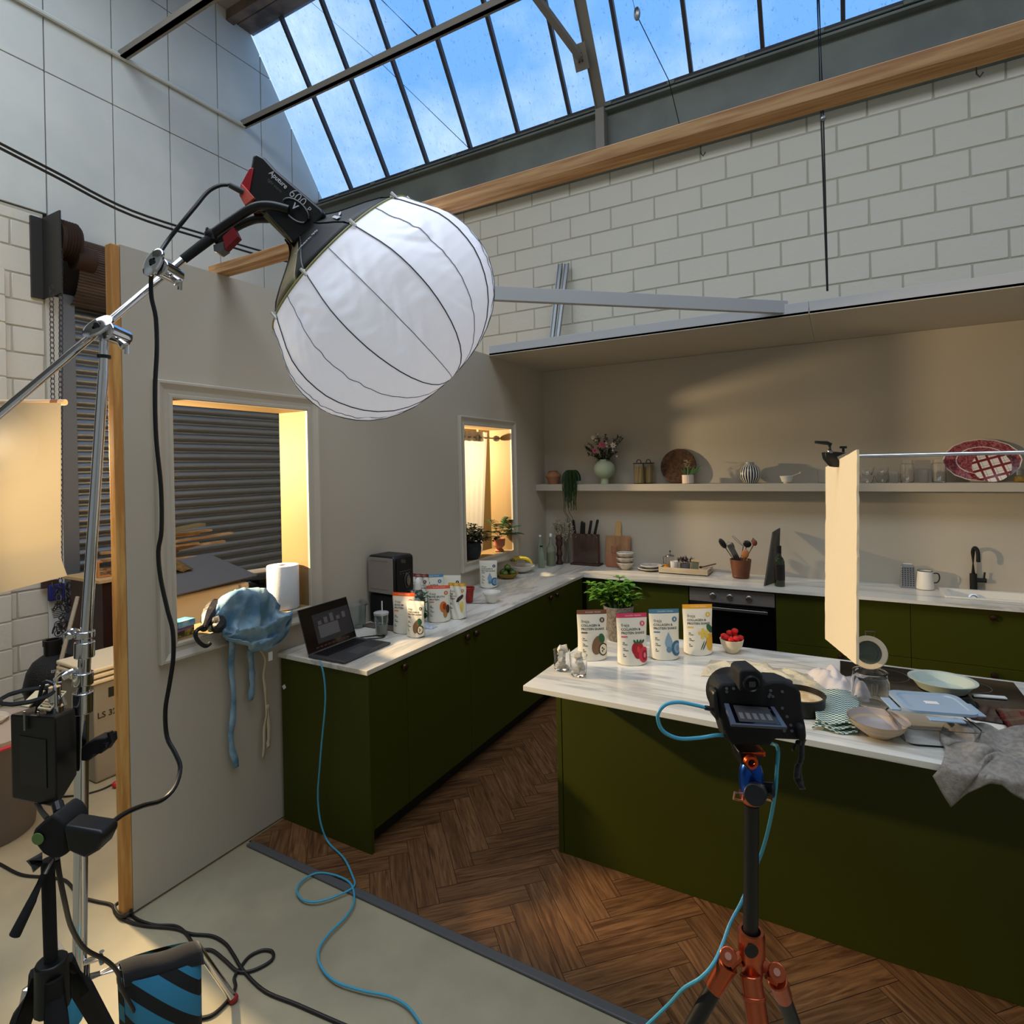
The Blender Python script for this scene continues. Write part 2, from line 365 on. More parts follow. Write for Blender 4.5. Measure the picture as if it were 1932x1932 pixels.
# roof glazing: slope from the gutter up towards the camera
GP = V((0, 5.66, 5.50)); GD = V((0, -1.03, 1.50)).normalized(); GN = V((0, -GD.z, GD.y)); GLEN = 1.92
win = MB()
win.face([(GX+.02, *(GP+GN*-.03)[1:]), (6.3, *(GP+GN*-.03)[1:]), (6.3, *(GP+GN*-.03+GD*GLEN)[1:]), (GX+.02, *(GP+GN*-.03+GD*GLEN)[1:])])
wo1 = win.build('window_1', dirty(), smooth=False); struct(wo1)
xs = [-5.487+.6195*i for i in range(13)]
for x in xs:
    c = GP+GD*GLEN/2; b = MB().obox((x, c.y, c.z), (.017, 0, 0), GN*.028, GD*GLEN/2)
    b.build('window_frame', m_bar, parent=wo1, smooth=False)
# roof beam above the glass and roof slabs
t = GP+GD*GLEN
mb = MB(); mb.box(GX, 6.3, t.y-.16, t.y+.06, t.z+.02, t.z+.30); mb.box(GX, 6.3, t.y-.30, t.y-.2, t.z-.02, t.z+.14)
struct(mb.build('trim_5', M('roof_purlin_wood', (118, 100, 84), .8, c2=(70, 60, 52), ns=3), smooth=False, bevel=.006))
mb = MB(); mb.box(-8.5, 6.5, t.y-.7, t.y-.05, t.z+.1, t.z+.35); mb.box(-8.5, 6.5, 2.35, t.y-.6, t.z+.12, t.z+.35)
mb.box(-8.5, 6.5, -5, -1.1, t.z+.1, t.z+.35); mb.box(-8.5, -5.3, -1.1, 2.35, t.z+.1, t.z+.35); mb.box(3.2, 6.5, -1.1, 2.35, t.z+.1, t.z+.35)
struct(mb.build('ceiling', M('roof_lining', (150, 146, 138), .8), smooth=False))
struct(MB().box(6.3, 6.5, -5, 8, 0, 9).build('wall_right', m_block, smooth=False))
struct(MB().box(-8.5, 6.5, -5, -4.8, 0, 9).build('wall_front', m_panel, smooth=False))
# ---------------- set flats
mb = MB(); a0, a1 = WX-.045, WX
W1 = (1.555, 2.32, 1.105, 2.212); W2 = (3.912, 4.682, 1.107, 2.216)
e = .0125
mb.box(a0, a1, 1.352, W1[0]-e, .012, 2.85); mb.box(a0, a1, W1[1]+e, W2[0]-e, .012, 2.85); mb.box(a0, a1, W2[1]+e, BY+.07, .012, 2.85)
for Wn in (W1, W2): mb.box(a0, a1, Wn[0]-e, Wn[1]+e, .012, Wn[2]-e); mb.box(a0, a1, Wn[0]-e, Wn[1]+e, Wn[3]+e, 2.85)
struct(mb.build('wall_set_left', m_set, smooth=False))
struct(MB().box(WX-.046, WX-.001, 1.315, 1.351, .012, 2.845).build('trim_6', m_stud, smooth=False, bevel=.003))
struct(MB().box(WX, 3.2, BY, BY+.07, 0, 2.84).build('wall_set_back', m_set, smooth=False))
sx = -.161
mb = MB(); mb.box(WX, sx-.0015, 4.345, BY+.07, 2.842, 2.862); mb.box(sx+.0015, 3.2, 4.345, BY+.07, 2.842, 2.862)
struct(mb.build('ceiling_set', m_set, smooth=False))
m_batten = M('grey_batten', (176, 176, 176), .6)
mb = MB(); mb.box(WX, sx-.0015, 4.345, 4.385, 2.845, 2.93); mb.box(sx+.0015, 3.2, 4.345, 4.385, 2.845, 2.93); mb.box(WX, 3.2, 4.40, 4.44, 2.862, 2.90)
struct(mb.build('trim_7', m_batten, smooth=False, bevel=.002))
# window openings in the flat: deep lining, moulded casing
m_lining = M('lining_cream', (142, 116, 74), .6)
def opening(idx, Wn, depth, out):
    y0, y1, z0, z1 = Wn; xb = WX-depth
    o = MB(); T = .012
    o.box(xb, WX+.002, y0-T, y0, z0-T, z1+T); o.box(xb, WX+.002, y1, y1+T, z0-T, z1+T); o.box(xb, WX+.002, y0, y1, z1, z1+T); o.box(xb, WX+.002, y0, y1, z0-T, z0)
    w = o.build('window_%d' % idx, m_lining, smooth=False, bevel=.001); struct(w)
    prof = [(0, 0), (0, .014), (.006, .018), (.018, .018), (.022, .014), (.040, .016), (.058, .024), (.066, .030), (.076, .030), (.08, .024), (.08, 0)]
    m = MB(); prev = None
    for d, h in prof:
        d *= out/.08
        L = m.vs([(WX+h+.001, y0-d, z0-d), (WX+h+.001, y1+d, z0-d), (WX+h+.001, y1+d, z1+d), (WX+h+.001, y0-d, z1+d)])
        if prev: m.bridge(prev, L)
        prev = L
    m.build('window_frame', m_trimw, parent=w, ang=15)
opening(2, W1, .22, .08); opening(3, W2, .22, .075)
# floating shelf
s = MB().box(WX+.001, 2.7, 5.186, BY, 1.627, 1.69).build('wall_shelf', m_set, smooth=False, bevel=.003)
tag(s, 'long plain beige floating shelf fixed along the back wall', 'shelf')
# ---------------- loose roof members
def member(name, label, cat, mb, mat, **k): return tag(mb.build(name, mat, **k), label, cat)
mb = MB(); mb.box(-2.62, 6, 1.795, 1.862, 2.851, 2.898); member('timber_beam', 'long pale pine beam running above the set from the top of the left wall', 'beam', mb.box(-2.72, -2.62, 1.795, 1.862, 2.851, 2.898), m_beam, smooth=False, bevel=.003)
p0, p1 = V((WX, 2.23, 2.862)), V((-.30, 4.38, 2.862)); d = (p1-p0); c = (p0+p1)/2+V((0, 0, .052)); a, b, dd = frame(d)
member('timber_brace', 'grey painted batten laid diagonally from left wall to kitchen canopy', 'batten', MB().obox(c, d/2, a*.02, V((0, 0, .042))), m_batten, smooth=False, bevel=.002)
mb = MB(); mb.box(GX+.01, -.2, 4.43, 4.475, 5.925, 5.932+.06); mb.box(GX+.01, -.2, 4.43, 4.50, 5.925, 5.933)
member('roof_tie', 'dark steel angle crossing the roof glass from the gable wall', 'roof bar', mb, m_steelb, smooth=False)
mb = MB(); mb.box(GX+.01, -.2, 3.10, 3.145, 5.925, 5.932+.06); mb.box(GX+.01, -.2, 3.10, 3.17, 5.925, 5.933)
member('roof_tie', 'dark steel angle nearest the camera, fixed high on the left gable boards', 'roof bar', mb, m_steelb, smooth=False)
mb = MB(); mb.cyl((GX+.03, -1, 5.935), (GX+.03, 4.47, 5.935), .022, n=8)
member('wall_conduit', 'white painted pipe running along the upper gable boards', 'pipe', mb, m_panel)
# truss
X = -2.02; q = GP+V((X, -.10, 0)); tr = thing('roof_truss', 'grey brown steel roof truss with a diagonal strut before the roof glass', 'truss', (X, q.y, 4.9))
mb = MW(tr); u = GD*1.0; mb.obox(q+GD*.55-GN*-.02, (.05, 0, 0), GN*.004, GD*1.35); mb.obox(q+GD*.55+V((-.05, 0, 0)), (.004, 0, 0), GN*.05, GD*1.35); mb.build('rafter', m_steelb, smooth=False)
A = PY(1095, 108, 5.25); B = A+V((-.62, -1.1, .95)); mb = MW(tr); mb.obox((A+B)/2, (B-A)/2, frame(B-A)[0]*.035, frame(B-A)[1]*.02); mb.build('strut', m_steelb, smooth=False)
MW(tr).obox(A, (.07, 0, 0), GD*.11, GN*.006).build('gusset', m_steelb, smooth=False); MW(tr).obox(q-V((0, 0, .28)), (.045, 0, 0), (0, .05, 0), (0, 0, .2)).build('foot_bracket', m_steelb, smooth=False)
mb = MW(tr)
for k in range(4): mb.ball(A+GD*(.06*(k % 2)-.03)+V((.03*(k//2)-.015, -.012, -.01)), .011, 8, 5)
mb.build('bolt', m_bar)
# wires across the roof glass
def wire(label, pts, r, mat=m_black, name='wire', cat='wire', group=None): return tag(MB().tube(pts, r, 6).build(name, mat), label, cat, group)
wire('thin dark wire slanting down across the roof glass beside the gable', [PY(560, -20, 5.2), PY(725, 125, 5.3), PY(885, 280, 5.5)], .004)
wire('black rod slanting to the roof bar, top left of the glass', [PY(700, -20, 4.9), PY(796, 75, 4.48)], .009, name='tie_rod', cat='rod')
t = thing('hanging_wire', 'thin wire with a tensioner knot hanging in front of right roof glass', 'wire', PY(1190, -15, 4.6))
MW(t).tube([PY(1190, -15, 4.6), PY(1200, 26, 4.6), PY(1262, 152, 5.2), PY(1282, 235, 5.45)], .004, 6).build('cable', m_black)
MW(t).ball(PY(1202, 26, 4.6), (.028, .028, .055), 8, 6).build('tensioner', m_steel)
t = thing('pull_cord', 'long black double cord hanging from roof to kitchen canopy, with metal clip', 'cord', PY(1543, -20, 4.5))
for dx in (-1.5, 1.5): MW(t).tube([PY(1543+dx, -20, 4.46), PY(1551+dx*1.5, 215, 4.44), PY(1561+dx*.3, 549, 4.41)], .006, 6).build('cord', m_black)
MW(t).ball(PY(1553, 224, 4.44), (.018, .018, .022), 8, 6).build('clip', m_steel)
for i, (dy, lab) in enumerate(((0, 'upper of two black cables sagging across the left gable wall'), (9, 'lower of two black cables sagging across the left gable wall'))):
    P = smoothpath([PX(x, y+dy, GX+.5) for x, y in ((-30, 255), (100, 322), (250, 398), (420, 452), (520, 480), (640, 503))]); wire(lab, P, .011, name='overhead_cable', cat='cable', group='sagging overhead cables')
# hooks under beam
for i, x in enumerate((1322, 1842)):
    p = PY(x, (275, 122)[i], 5.55); tag(MB().tube([p, p+V((0, 0, -.07)), p+V((.02, 0, -.10)), p+V((.04, 0, -.07))], .006, 6).build('wall_hook', m_bar), ('left', 'right')[i]+' one of two small metal hooks on the block wall below the beam', 'hook', 'hooks on block wall')
# bracket rails leaning on block wall above the canopy
t = thing('metal_track', 'pair of galvanised metal tracks leaning upright against the block wall', 'metal track', PZ(1045, 640, 2.93))
for x0, x1 in ((1042, 1058), (1052, 1070)):
    A = PY(x0, 640, 5.45); B = PY(x1, 498, 5.66); d = B-A; mb = MW(t); mb.obox((A+B)/2, d/2, (.022, 0, 0), (0, .01, 0)); mb.obox((A+B)/2+V((-.02, -.015, 0)), d/2, (.003, 0, 0), (0, .012, 0)); mb.obox((A+B)/2+V((.02, -.015, 0)), d/2, (.003, 0, 0), (0, .012, 0)); mb.build('rail', m_galv, smooth=False)

# ---------------- roller shutter
sh = thing('roller_shutter', 'closed galvanised roller shutter door of curved slats in the gable', 'roller shutter', (GX+.02, 3.9, 0))
n = 34; Z1 = 3.42; Y0, Y1 = 2.66, 5.30
mb = MW(sh); pts = []
for i in range(n):
    z = Z1*i/n; h = Z1/n
    pts += [(0, z), (.026, z+h*.12), (.034, z+h*.35), (.030, z+h*.62), (.008, z+h*.80), (0, z+h*.86)]
pts.append((0, Z1))
mb.grid(1, len(pts)-1, lambda u, v: (GX-.10+pts[round(v*(len(pts)-1))][0], Y0+(Y1-Y0)*u, pts[round(v*(len(pts)-1))][1]))
mb.build('curtain', m_galv, ang=50)
MW(sh).box(GX-.08, GX+.03, Y0-.10, Y0+.02, 0, 3.5).build('guide_rail', M('guide_rail_grey', (120, 122, 124), .5, .4), smooth=False, bevel=.004)
MW(sh).box(GX-.08, GX+.03, Y1-.02, Y1+.10, 0, 3.5).build('guide_rail', M('guide_rail_grey'), smooth=False, bevel=.004)
m_roll = M('rusty_slats', (104, 88, 78), .55, .3, c2=(78, 64, 56), ns=4, stretch=(1, .3, 3))
mb = MW(sh); K = 26
mb.grid(1, K*3, lambda u, v: (GX+.02+.19*sin(pi*v)**.6+.012*((round(v*K*3) % 3) == 1), Y0-.02+(Y1-Y0+.04)*u, 4.03-.62*v)); mb.build('rolled_slats', m_roll, ang=25)
mb = MW(sh); mb.box(GX+.0, GX+.34, 2.44, 2.452, 3.42, 4.12); mb.box(GX+.0, GX+.03, 2.36, 2.45, 3.42, 4.12); mb.build('end_plate', M('dark_plate', (58, 56, 52), .5, .4), smooth=False)
mb = MW(sh); mb.cyl((GX+.2, 2.47, 3.92), (GX+.2, 2.62, 3.92), .15, n=20); mb.cyl((GX+.2, 2.6, 3.80), (GX+.2, 2.75, 3.80), .11, n=20)
for k in range(6): mb.lathe([(.15, 0), (.17, .008), (.15, .016)], (GX+.2, 2.48+.022*k, 3.92), 20, V((1, 0, 0)), V((0, 0, 1)), V((0, 1, 0)))
mb.build('gear_wheel', M('rusty_iron', (62, 44, 34), .8, .3))
def chain(label, A, B, r=.010, L=.042, extra=None):
    A, B = V(A), V(B); n = int((B-A).length/(L*.72)); mb = MB()
    for i in range(n):
        c = A.lerp(B, (i+.5)/n); a = V((0, 1, 0)) if i % 2 else V((.7, .7, 0)).normalized()
        mb.tube([c+a*(r*cos(q))+V((0, 0, L*.5*sin(q))) for q in [2*pi*k/8 for k in range(8)]], .0035, 5, closed=True)
    if extra: extra(mb)
    return tag(mb.build('chain', m_bar), label, 'chain', 'shutter chains')
cA = PX(97, 540, GX+.3); cB = PX(101, 860, GX+.3); chain('shorter left chain hanging beside the shutter winder', cA, cB, .014, .06)
def knot(mb):
    c = PX(116, 1130, GX+.3); rk = random.Random(2)
    for i in range(34):
        q = c+V((rk.uniform(-.03, .05), rk.uniform(-.06, .06), rk.uniform(-.26, .12))); d = V((rk.uniform(-1, 1), rk.uniform(-1, 1), rk.uniform(-1, 1))).normalized(); a, b, d = frame(d)
        mb.tube([q+a*(.016*cos(t))+b*(.034*sin(t)) for t in [2*pi*k/8 for k in range(8)]], .005, 5, closed=True)
chain('longer rusty chain beside the shutter bundled in a knot', PX(115, 470, GX+.3), PX(114, 1120, GX+.3), .014, .06, knot)
# sign strip beside the shutter
p = PX(88, 1150, GX+.02); q = PX(121, 1290, GX+.02); t = thing('notice_strip', 'white notice board strip with black pictograms beside the shutter', 'notice', (GX+.03, (p.y+q.y)/2, 0))
MW(t).box(GX+.0215, GX+.03, p.y+.012, q.y-.012, .05, PX(100, 1090, GX).z).build('board', m_white, smooth=False)
mb = MW(t)
for (x, y) in ((110, 1178), (110, 1194), (111, 1214)):
    c = PX(x, y, GX+.0305); mb.lathe([(.026, 0), (.026, .001), (.032, .001), (.032, 0)], c, 20, V((0, 1, 0)), V((0, 0, 1)), V((1, 0, 0))); mb.box(c.x, c.x+.001, c.y-.012, c.y+.012, c.z-.012, c.z+.014)
for k in range(6): c = PX(104+k*.8, 1148+k*3.2, GX+.0305); mb.box(c.x, c.x+.001, c.y-.03, c.y+.05, c.z-.003, c.z+.003)
mb.build('pictogram', m_black, smooth=False)
p = PX(100, 1100, GX+.03); tag(MB().box(p.x, p.x+.04, p.y-.09, p.y+.03, p.z-.03, p.z+.03).build('bracket', M('brown_plate', (70, 46, 34), .6), smooth=False), 'small brown plate fixed above the white notice strip', 'bracket')
p = PX(104, 1110, GX+.05); tag(MB().box(p.x, p.x+.04, p.y-.06, p.y+.06, p.z-.10, p.z+.04).build('rag', M('blue_rag', (40, 40, 110), .8), bevel=.01), 'dark blue rag behind the bundled chain', 'rag')
# ================================================================ KITCHEN UNITS
def knob(parent, c, n, mat=None):   # oval bronze knob on a stem
    n = V(n); mb = MB(); mb.cyl(V(c), V(c)+n*.016, .007, n=10)
    a, b, d = frame(n); mb.lathe([(0, .012), (.016, .014), (.021, .021), (.018, .029), (.008, .033), (0, .034)], c, 18, a, b, d)
    mb.build('knob', mat or m_bronze, parent=parent)
def left_unit(y0, y1, ky, label):
    t = thing('base_cabinet', label, 'cabinet', (-2.03, (y0+y1)/2, 0), 0, 'green base cabinets of the left run'); h = (y1-y0)/2
    MB().box(-.58, -.002, -h+.001, h-.001, .11, .872).build('body', m_greend, parent=t, smooth=False)
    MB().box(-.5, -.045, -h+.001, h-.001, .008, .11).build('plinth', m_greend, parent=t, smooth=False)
    d = MB().box(0, .019, -h+.0015, h-.0015, .112, .868).build('door', m_green, parent=t, smooth=False, bevel=.0015)
    if ky: knob(d, (.019, ky-(y0+y1)/2, .839), (1, 0, 0))
left_unit(2.13, 2.398, 2.362, 'narrow green cabinet with one bronze knob at the near end of left run')
left_unit(2.398, 2.998, 2.952, 'green cabinet second from the near end of left run, knob at far corner')
left_unit(2.998, 3.585, 3.047, 'green cabinet third from the near end of left run, knob at near corner')
left_unit(3.585, 4.18, 4.123, 'green cabinet fourth from the near end of left run')
left_unit(4.18, 4.80, 4.241, 'green cabinet of the left run nearest the inner corner')
tag(MB().box(-2.632, -2.008, 2.108, 2.128, .006, .872).build('end_panel', m_green, smooth=False, bevel=.0015), 'green end panel closing the near end of the left cabinets', 'panel')
def back_unit(x0, x1, label, kx, split=.49, top=.872):
    t = thing('drawer_cabinet', label, 'cabinet', ((x0+x1)/2, 4.88, 0), 0, 'green base cabinets of the back run'); h = (x1-x0)/2
    MB().box(-h+.001, h-.001, .002, .5, .11, top).build('body', m_greend, parent=t, smooth=False)
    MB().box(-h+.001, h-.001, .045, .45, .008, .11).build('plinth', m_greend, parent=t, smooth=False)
    for a, b, kz in ((.112, split-.0015, split-.045), (split+.0015, .868, .822)):
        d = MB().box(-h+.0015, h-.0015, -.019, 0, a, b).build('drawer_front', m_green, parent=t, smooth=False, bevel=.0015)
        if kx is not None: knob(d, (kx-(x0+x1)/2, -.019, kz), (0, -1, 0))
back_unit(-2.0, -1.10, 'green drawer cabinet left of the oven in the back run', -1.536)
back_unit(-.448, .407, 'green drawer cabinet between oven and sink, partly behind the foam card', -.02)
back_unit(.407, 1.30, 'green drawer cabinet under the sink with two dark knobs', .853, top=.77)
back_unit(1.30, 2.1, 'green drawer cabinet right of the sink cabinet at the frame edge', 1.7, top=.77)
# oven
t = thing('oven', 'built-in steel oven with black glass door in the back run', 'oven', (-.773, 4.88, 0)); h = .322
MB().box(-h, h, 0, .5, .11, .872).build('body', m_greend, parent=t, smooth=False)
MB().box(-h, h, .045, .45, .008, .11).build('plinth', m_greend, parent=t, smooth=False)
cp = MB().box(-h+.003, h-.003, -.024, -.001, .752, .858).build('control_panel', M('oven_steel', (128, 122, 116), .4, .35), parent=t, smooth=False, bevel=.002)
for x in (1331, 1345, 1377, 1413):
    p = PY(x, 1122, 4.857); 
    if x == 1331: continue
    k = MB(); a, b, d = frame(V((0, -1, 0))); c = (p.x+.773, -.024, .805); k.lathe([(.024, 0), (.024, .008), (.017, .012), (.016, .022), (0, .022)], c, 20, a, b, d); k.box(c[0]-.003, c[0]+.003, -.050, -.044, .79, .822); k.build('knob', m_steel, parent=cp)
k = MB(); k.cyl((.14, -.026, .805), (.14, -.024, .805), .004, n=8); k.build('indicator', m_black, parent=cp)
MB().box(-h+.003, h-.003, -.024, -.001, .13, .748).build('door', M('oven_glass', (8, 8, 9), .08), parent=t, smooth=False, bevel=.002)
mb = MB(); mb.box(-h+.03, h-.05, -.06, -.048, .70, .722)
for x in (-h+.06, h-.08): mb.box(x-.01, x+.01, -.05, -.022, .703, .719)
mb.build('handle', m_steel, parent=t, bevel=.003)
# worktops
tag(MB().box(-2.648, -2.005, 2.098, 5.398, .876, .90).build('worktop', m_mary, smooth=False, bevel=.002), 'long marble-look worktop along the left wall', 'worktop')
SXL, SXR, SYF, SYB = .618, 1.50, 5.005, 5.33
mb = MB(); mb.box(-2.003, SXL+.02, 4.822, 5.398, .876, .90); mb.box(SXR-.02, 3.0, 4.822, 5.398, .876, .90); mb.box(SXL+.02, SXR-.02, 4.822, SYF+.02, .876, .90); mb.box(SXL+.02, SXR-.02, SYB-.02, 5.398, .876, .90)
tag(mb.build('worktop', m_marx, smooth=False), 'marble-look worktop along the back wall with the sink let in', 'worktop')
t = thing('kitchen_sink', 'white inset sink with drain beneath the black tap', 'sink', ((SXL+SXR)/2, (SYF+SYB)/2, .9))
m_sink = M('white_resin', (226, 220, 208), .35)
def rr(cx, cy, hx, hy, r, z, n=6):
    o = []
    for sx, sy, a0 in ((1, 1, 0), (-1, 1, pi/2), (-1, -1, pi), (1, -1, 1.5*pi)):
        for i in range(n+1): a = a0+pi/2*i/n; o.append((cx+sx*(hx-r)+r*cos(a), cy+sy*(hy-r)+r*sin(a), z))
    return o
cx, cy, hx, hy = 0, 0, (SXR-SXL)/2, (SYB-SYF)/2
mb = MB(); rings = [mb.vs(rr(cx, cy, hx, hy, .015, .001)), mb.vs(rr(cx, cy, hx, hy, .015, .010)), mb.vs(rr(cx, cy, hx-.012, hy-.012, .015, .012)), mb.vs(rr(cx-.12, cy, .27, hy-.03, .03, .008)), mb.vs(rr(cx-.12, cy, .255, hy-.045, .03, -.10)), mb.vs(rr(cx-.12, cy, .02, .02, .01, -.11))]
for A, B in zip(rings, rings[1:]): mb.bridge(A, B)
mb.bm.faces.new(rings[-1]); mb.build('basin', m_sink, parent=t)
mb = MB(); mb.lathe([(.034, 0), (.034, .004), (.022, .005), (.022, -.004), (0, -.004)], (-.24, .085, -.04), 20, V((1, 0, 0)), V((0, .5, .87)), V((0, -.87, .5))); mb.build('drain', m_steel, parent=t)
# tap
f = PZ(1838, 1108, .9); f.y = 5.36; t = thing('kitchen_tap', 'matte black swan neck tap behind the sink', 'tap', (.835, 5.362, .9))
H1 = .19
mb = MB(); mb.cyl((0, 0, 0), (0, 0, .12), .022, n=18); mb.tube([(0, 0, .12), (0, 0, .27)]+[(.0+.008*(1-cos(a)), -.045+.045*cos(a), .27+.045*sin(a)) for a in [pi*k/10 for k in range(1, 11)]]+[(.016, -.09, .22)], .0125, 12); mb.build('spout', m_blackm, parent=t)
mb = MB(); mb.cyl((.015, 0, .075), (.075, 0, .075), .016, n=14); mb.cyl((.062, 0, .085), (.066, 0, .135), .006, n=10); mb.build('lever', m_blackm, parent=t)
# island
t = thing('kitchen_island', 'large plain green kitchen island cabinet in the foreground', 'island', (.6, 2.8, 0))
MW(t).box(-1.188, 2.4, 2.55, 3.17, .006, .874).build('front_panel', m_green, smooth=False, bevel=.002)
MW(t).box(-1.216, -1.1895, 2.548, 3.172, .006, .874).build('end_panel', m_green, smooth=False, bevel=.002)
tag(MB().box(-1.243, 2.45, 2.268, 3.252, .876, .90).build('worktop', m_marx, smooth=False, bevel=.002), 'marble-look island worktop in the foreground', 'worktop')
t = thing('induction_hob', 'black glass induction hob set in the island worktop', 'hob', (.30, 3.0, .9))
MW(t).box(-.017, .63, 2.70, 3.212, .9005, .906).build('glass_plate', M('hob_glass', (10, 8, 8), .06), smooth=False, bevel=.002)
mb = MW(t)
for x, y, r in ((.16, 3.08, .09), (.46, 3.08, .075), (.16, 2.84, .075), (.46, 2.84, .09)): mb.lathe([(r, .9061), (r-.002, .9063), (r-.004, .9061)], (x, y, 0), 40)
mb.build('zone_mark', M('zone_grey', (70, 70, 72), .4))

# ================================================================ POUCHES
m_pouch = M('pouch_white', (232, 226, 208), .33, bump=.25, bs=14)
m_ink = M('print_black', (28, 26, 24), .5); m_inkg = M('print_grey', (96, 92, 86), .5)
TXT = {}
def txt(s, size, bold=0):
    k = (s, size, bold)
    if k not in TXT:
        c = bpy.data.curves.new('t', 'FONT'); c.body = s; c.size = size; c.offset = bold; c.space_line = 1.12; c.resolution_u = 3
        o = bpy.data.objects.new('t', c); COL.objects.link(o); me = bpy.data.meshes.new_from_object(o.evaluated_get(bpy.context.evaluated_depsgraph_get())); bpy.data.objects.remove(o); TXT[k] = me
    return TXT[k].copy()
def put_text(s, size, fn, mat, parent, name='lettering', bold=0):
    me = txt(s, size, bold)
    for v in me.vertices: v.co = fn(v.co.x, v.co.y)
    me.materials.clear(); me.materials.append(mat)
    o = bpy.data.objects.new(name, me); COL.objects.link(o); o.parent = parent; return o
def pouch(label, loc, rz, W=.15, H=.245, D=.075, band=None, title='COLLAGEN &\nPROTEIN SHAKE', art=None, acc=(90, 90, 90), lean=0, group='freestanding pouches on the island', crump=0, emb=None):
    t = thing('stand_up_pouch', label, 'pouch', loc, rz, group); t.rotation_euler = (lean, 0, rz)
    def dep(u, v):      # half depth at u in -1..1, v in 0..1
        b = D/2*(1-v)**.75*(1-abs(u)**2.6)**.55 if abs(u) < 1 else 0
        return b + .0012
    def wid(v): return W/2*(1-.045*sin(pi*min(1, v*1.15)) + (.0 if v > .1 else -.04*(1-v/.1)))
    def zz(u, v): return H*v + (.010*(abs(u)**2)*(1-v)**3)
    def P(u, v, s, off=0): return V((u*wid(v), s*(dep(u, v)+off) + crump*sin(9*u+14*v)*.004, zz(u, v)))
    mb = MB(); nu, nv = 18, 22
    for s in (-1, 1): mb.grid(nu, nv, lambda a, b: P(a*2-1, b*.915, s))
    A = [P(i/9-1, 0, -1) for i in range(19)]; B = [P(i/9-1, 0, 1) for i in range(19)]
    for i in range(18): mb.face([A[i], A[i+1], B[i+1], B[i]])
    bmesh.ops.remove_doubles(mb.bm, verts=mb.bm.verts, dist=.0004)
    mb.build('bag', m_pouch, parent=t, ang=60)
    mb = MB()
    for s in (-1, 1): mb.grid(nu, 3, lambda a, b: P(a*2-1, .915+b*.085, s, .0002))
    mb.build('top_seal', M('seal_%d_%d_%d' % band, band, .35) if band else m_pouch, parent=t)
    def fn(x0, z0, off=.0008):
        def g(x, y):
            X, Z = x0+x, z0+y; v = max(0, min(1, Z/H)); u = max(-1, min(1, X/wid(v)))
            return V((X, -(dep(u, v)+off)+crump*sin(9*u+14*v)*.004, Z))
        return g
    if title:
        put_text(title, W*.103, fn(-W*.37, H*.675), m_ink, t, 'title_lettering', .00025)
        put_text('freja', W*.15, fn(-W*.36, H*.745), m_inkg, t, 'brand_lettering')
        for k in range(3): put_text(('20g\nProtein', '10g\nCollagen', '0g\nSugar')[k], W*.05, fn(-W*.34, H*(.43-.11*k)), m_ink, t, 'small_print', .0002)
    if band:
        put_text('COLLAGEN + PROTEIN', W*.05, fn(-W*.22, H*.945, .0012), M('print_cream', (238, 226, 206), .5), t, 'seal_lettering')
    ma = M('acc_%d_%d_%d' % acc, acc, .5)
    mb = MB(); f0 = fn(-W*.37, H*.54); mb.grid(4, 1, lambda a, b: f0(a*W*.2, b*H*.028)); mb.build('flavour_tag', ma, parent=t)
    def disc(cx, cz, rx, rz_, mat, lay=1, rot=0, name='print', clip=True):
        m2 = MB(); f = fn(0, 0, .0008+lay*.0004)
        def q(a, b):
            r = a; th = 2*pi*b; x, y = rx*r*cos(th), rz_*r*sin(th); x, y = x*cos(rot)-y*sin(rot), x*sin(rot)+y*cos(rot)
            return f(min(cx+x, W*.47), cz+y)
        m2.grid(5, 24, q); m2.build(name, mat, parent=t)
    e = emb or acc
    disc(W*.33, H*.80, W*.085, W*.085, M('acc_%d_%d_%d' % e, e, .5), name='emblem'); disc(W*.33, H*.80, W*.02, W*.04, m_pouch, 2, name='emblem')
    if art == 'cocoa':
        disc(W*.16, H*.31, W*.19, H*.19, M('p_cocoa', (132, 98, 66)), rot=-.3); disc(W*.34, H*.22, W*.16, H*.125, M('p_cocoad', (66, 46, 32)), 2); disc(W*.34, H*.22, W*.12, H*.10, M('p_cream', (232, 222, 196)), 3)
        for k in range(3): disc(W*(.31+.05*(k % 2)), H*(.19+.03*k), W*.025, H*.02, M('p_cocoad'), 4)
        disc(W*.30, H*.44, W*.10, H*.095, M('p_leaf', (44, 96, 60)), 2, rot=.2)
    if art == 'straw':
        disc(W*.14, H*.32, W*.20, H*.14, M('p_red', (176, 30, 40))); disc(W*.14, H*.25, W*.14, H*.12, M('p_red'), 1); disc(W*.16, H*.31, W*.05, H*.06, M('p_redl', (220, 60, 62)), 2)
        disc(W*.34, H*.20, W*.18, H*.15, M('p_pink', (206, 46, 74)), 3); disc(W*.37, H*.19, W*.10, H*.10, M('p_pinkd', (150, 20, 44)), 4); disc(W*.37, H*.19, W*.04, H*.05, M('p_pinkl', (238, 120, 130)), 5)
        for k, a in enumerate((-.9, 0, .9, 1.5)): disc(W*(.05+.09*k), H*.455, W*.035, H*.045, M('p_leaf'), 2, rot=-a*.5)
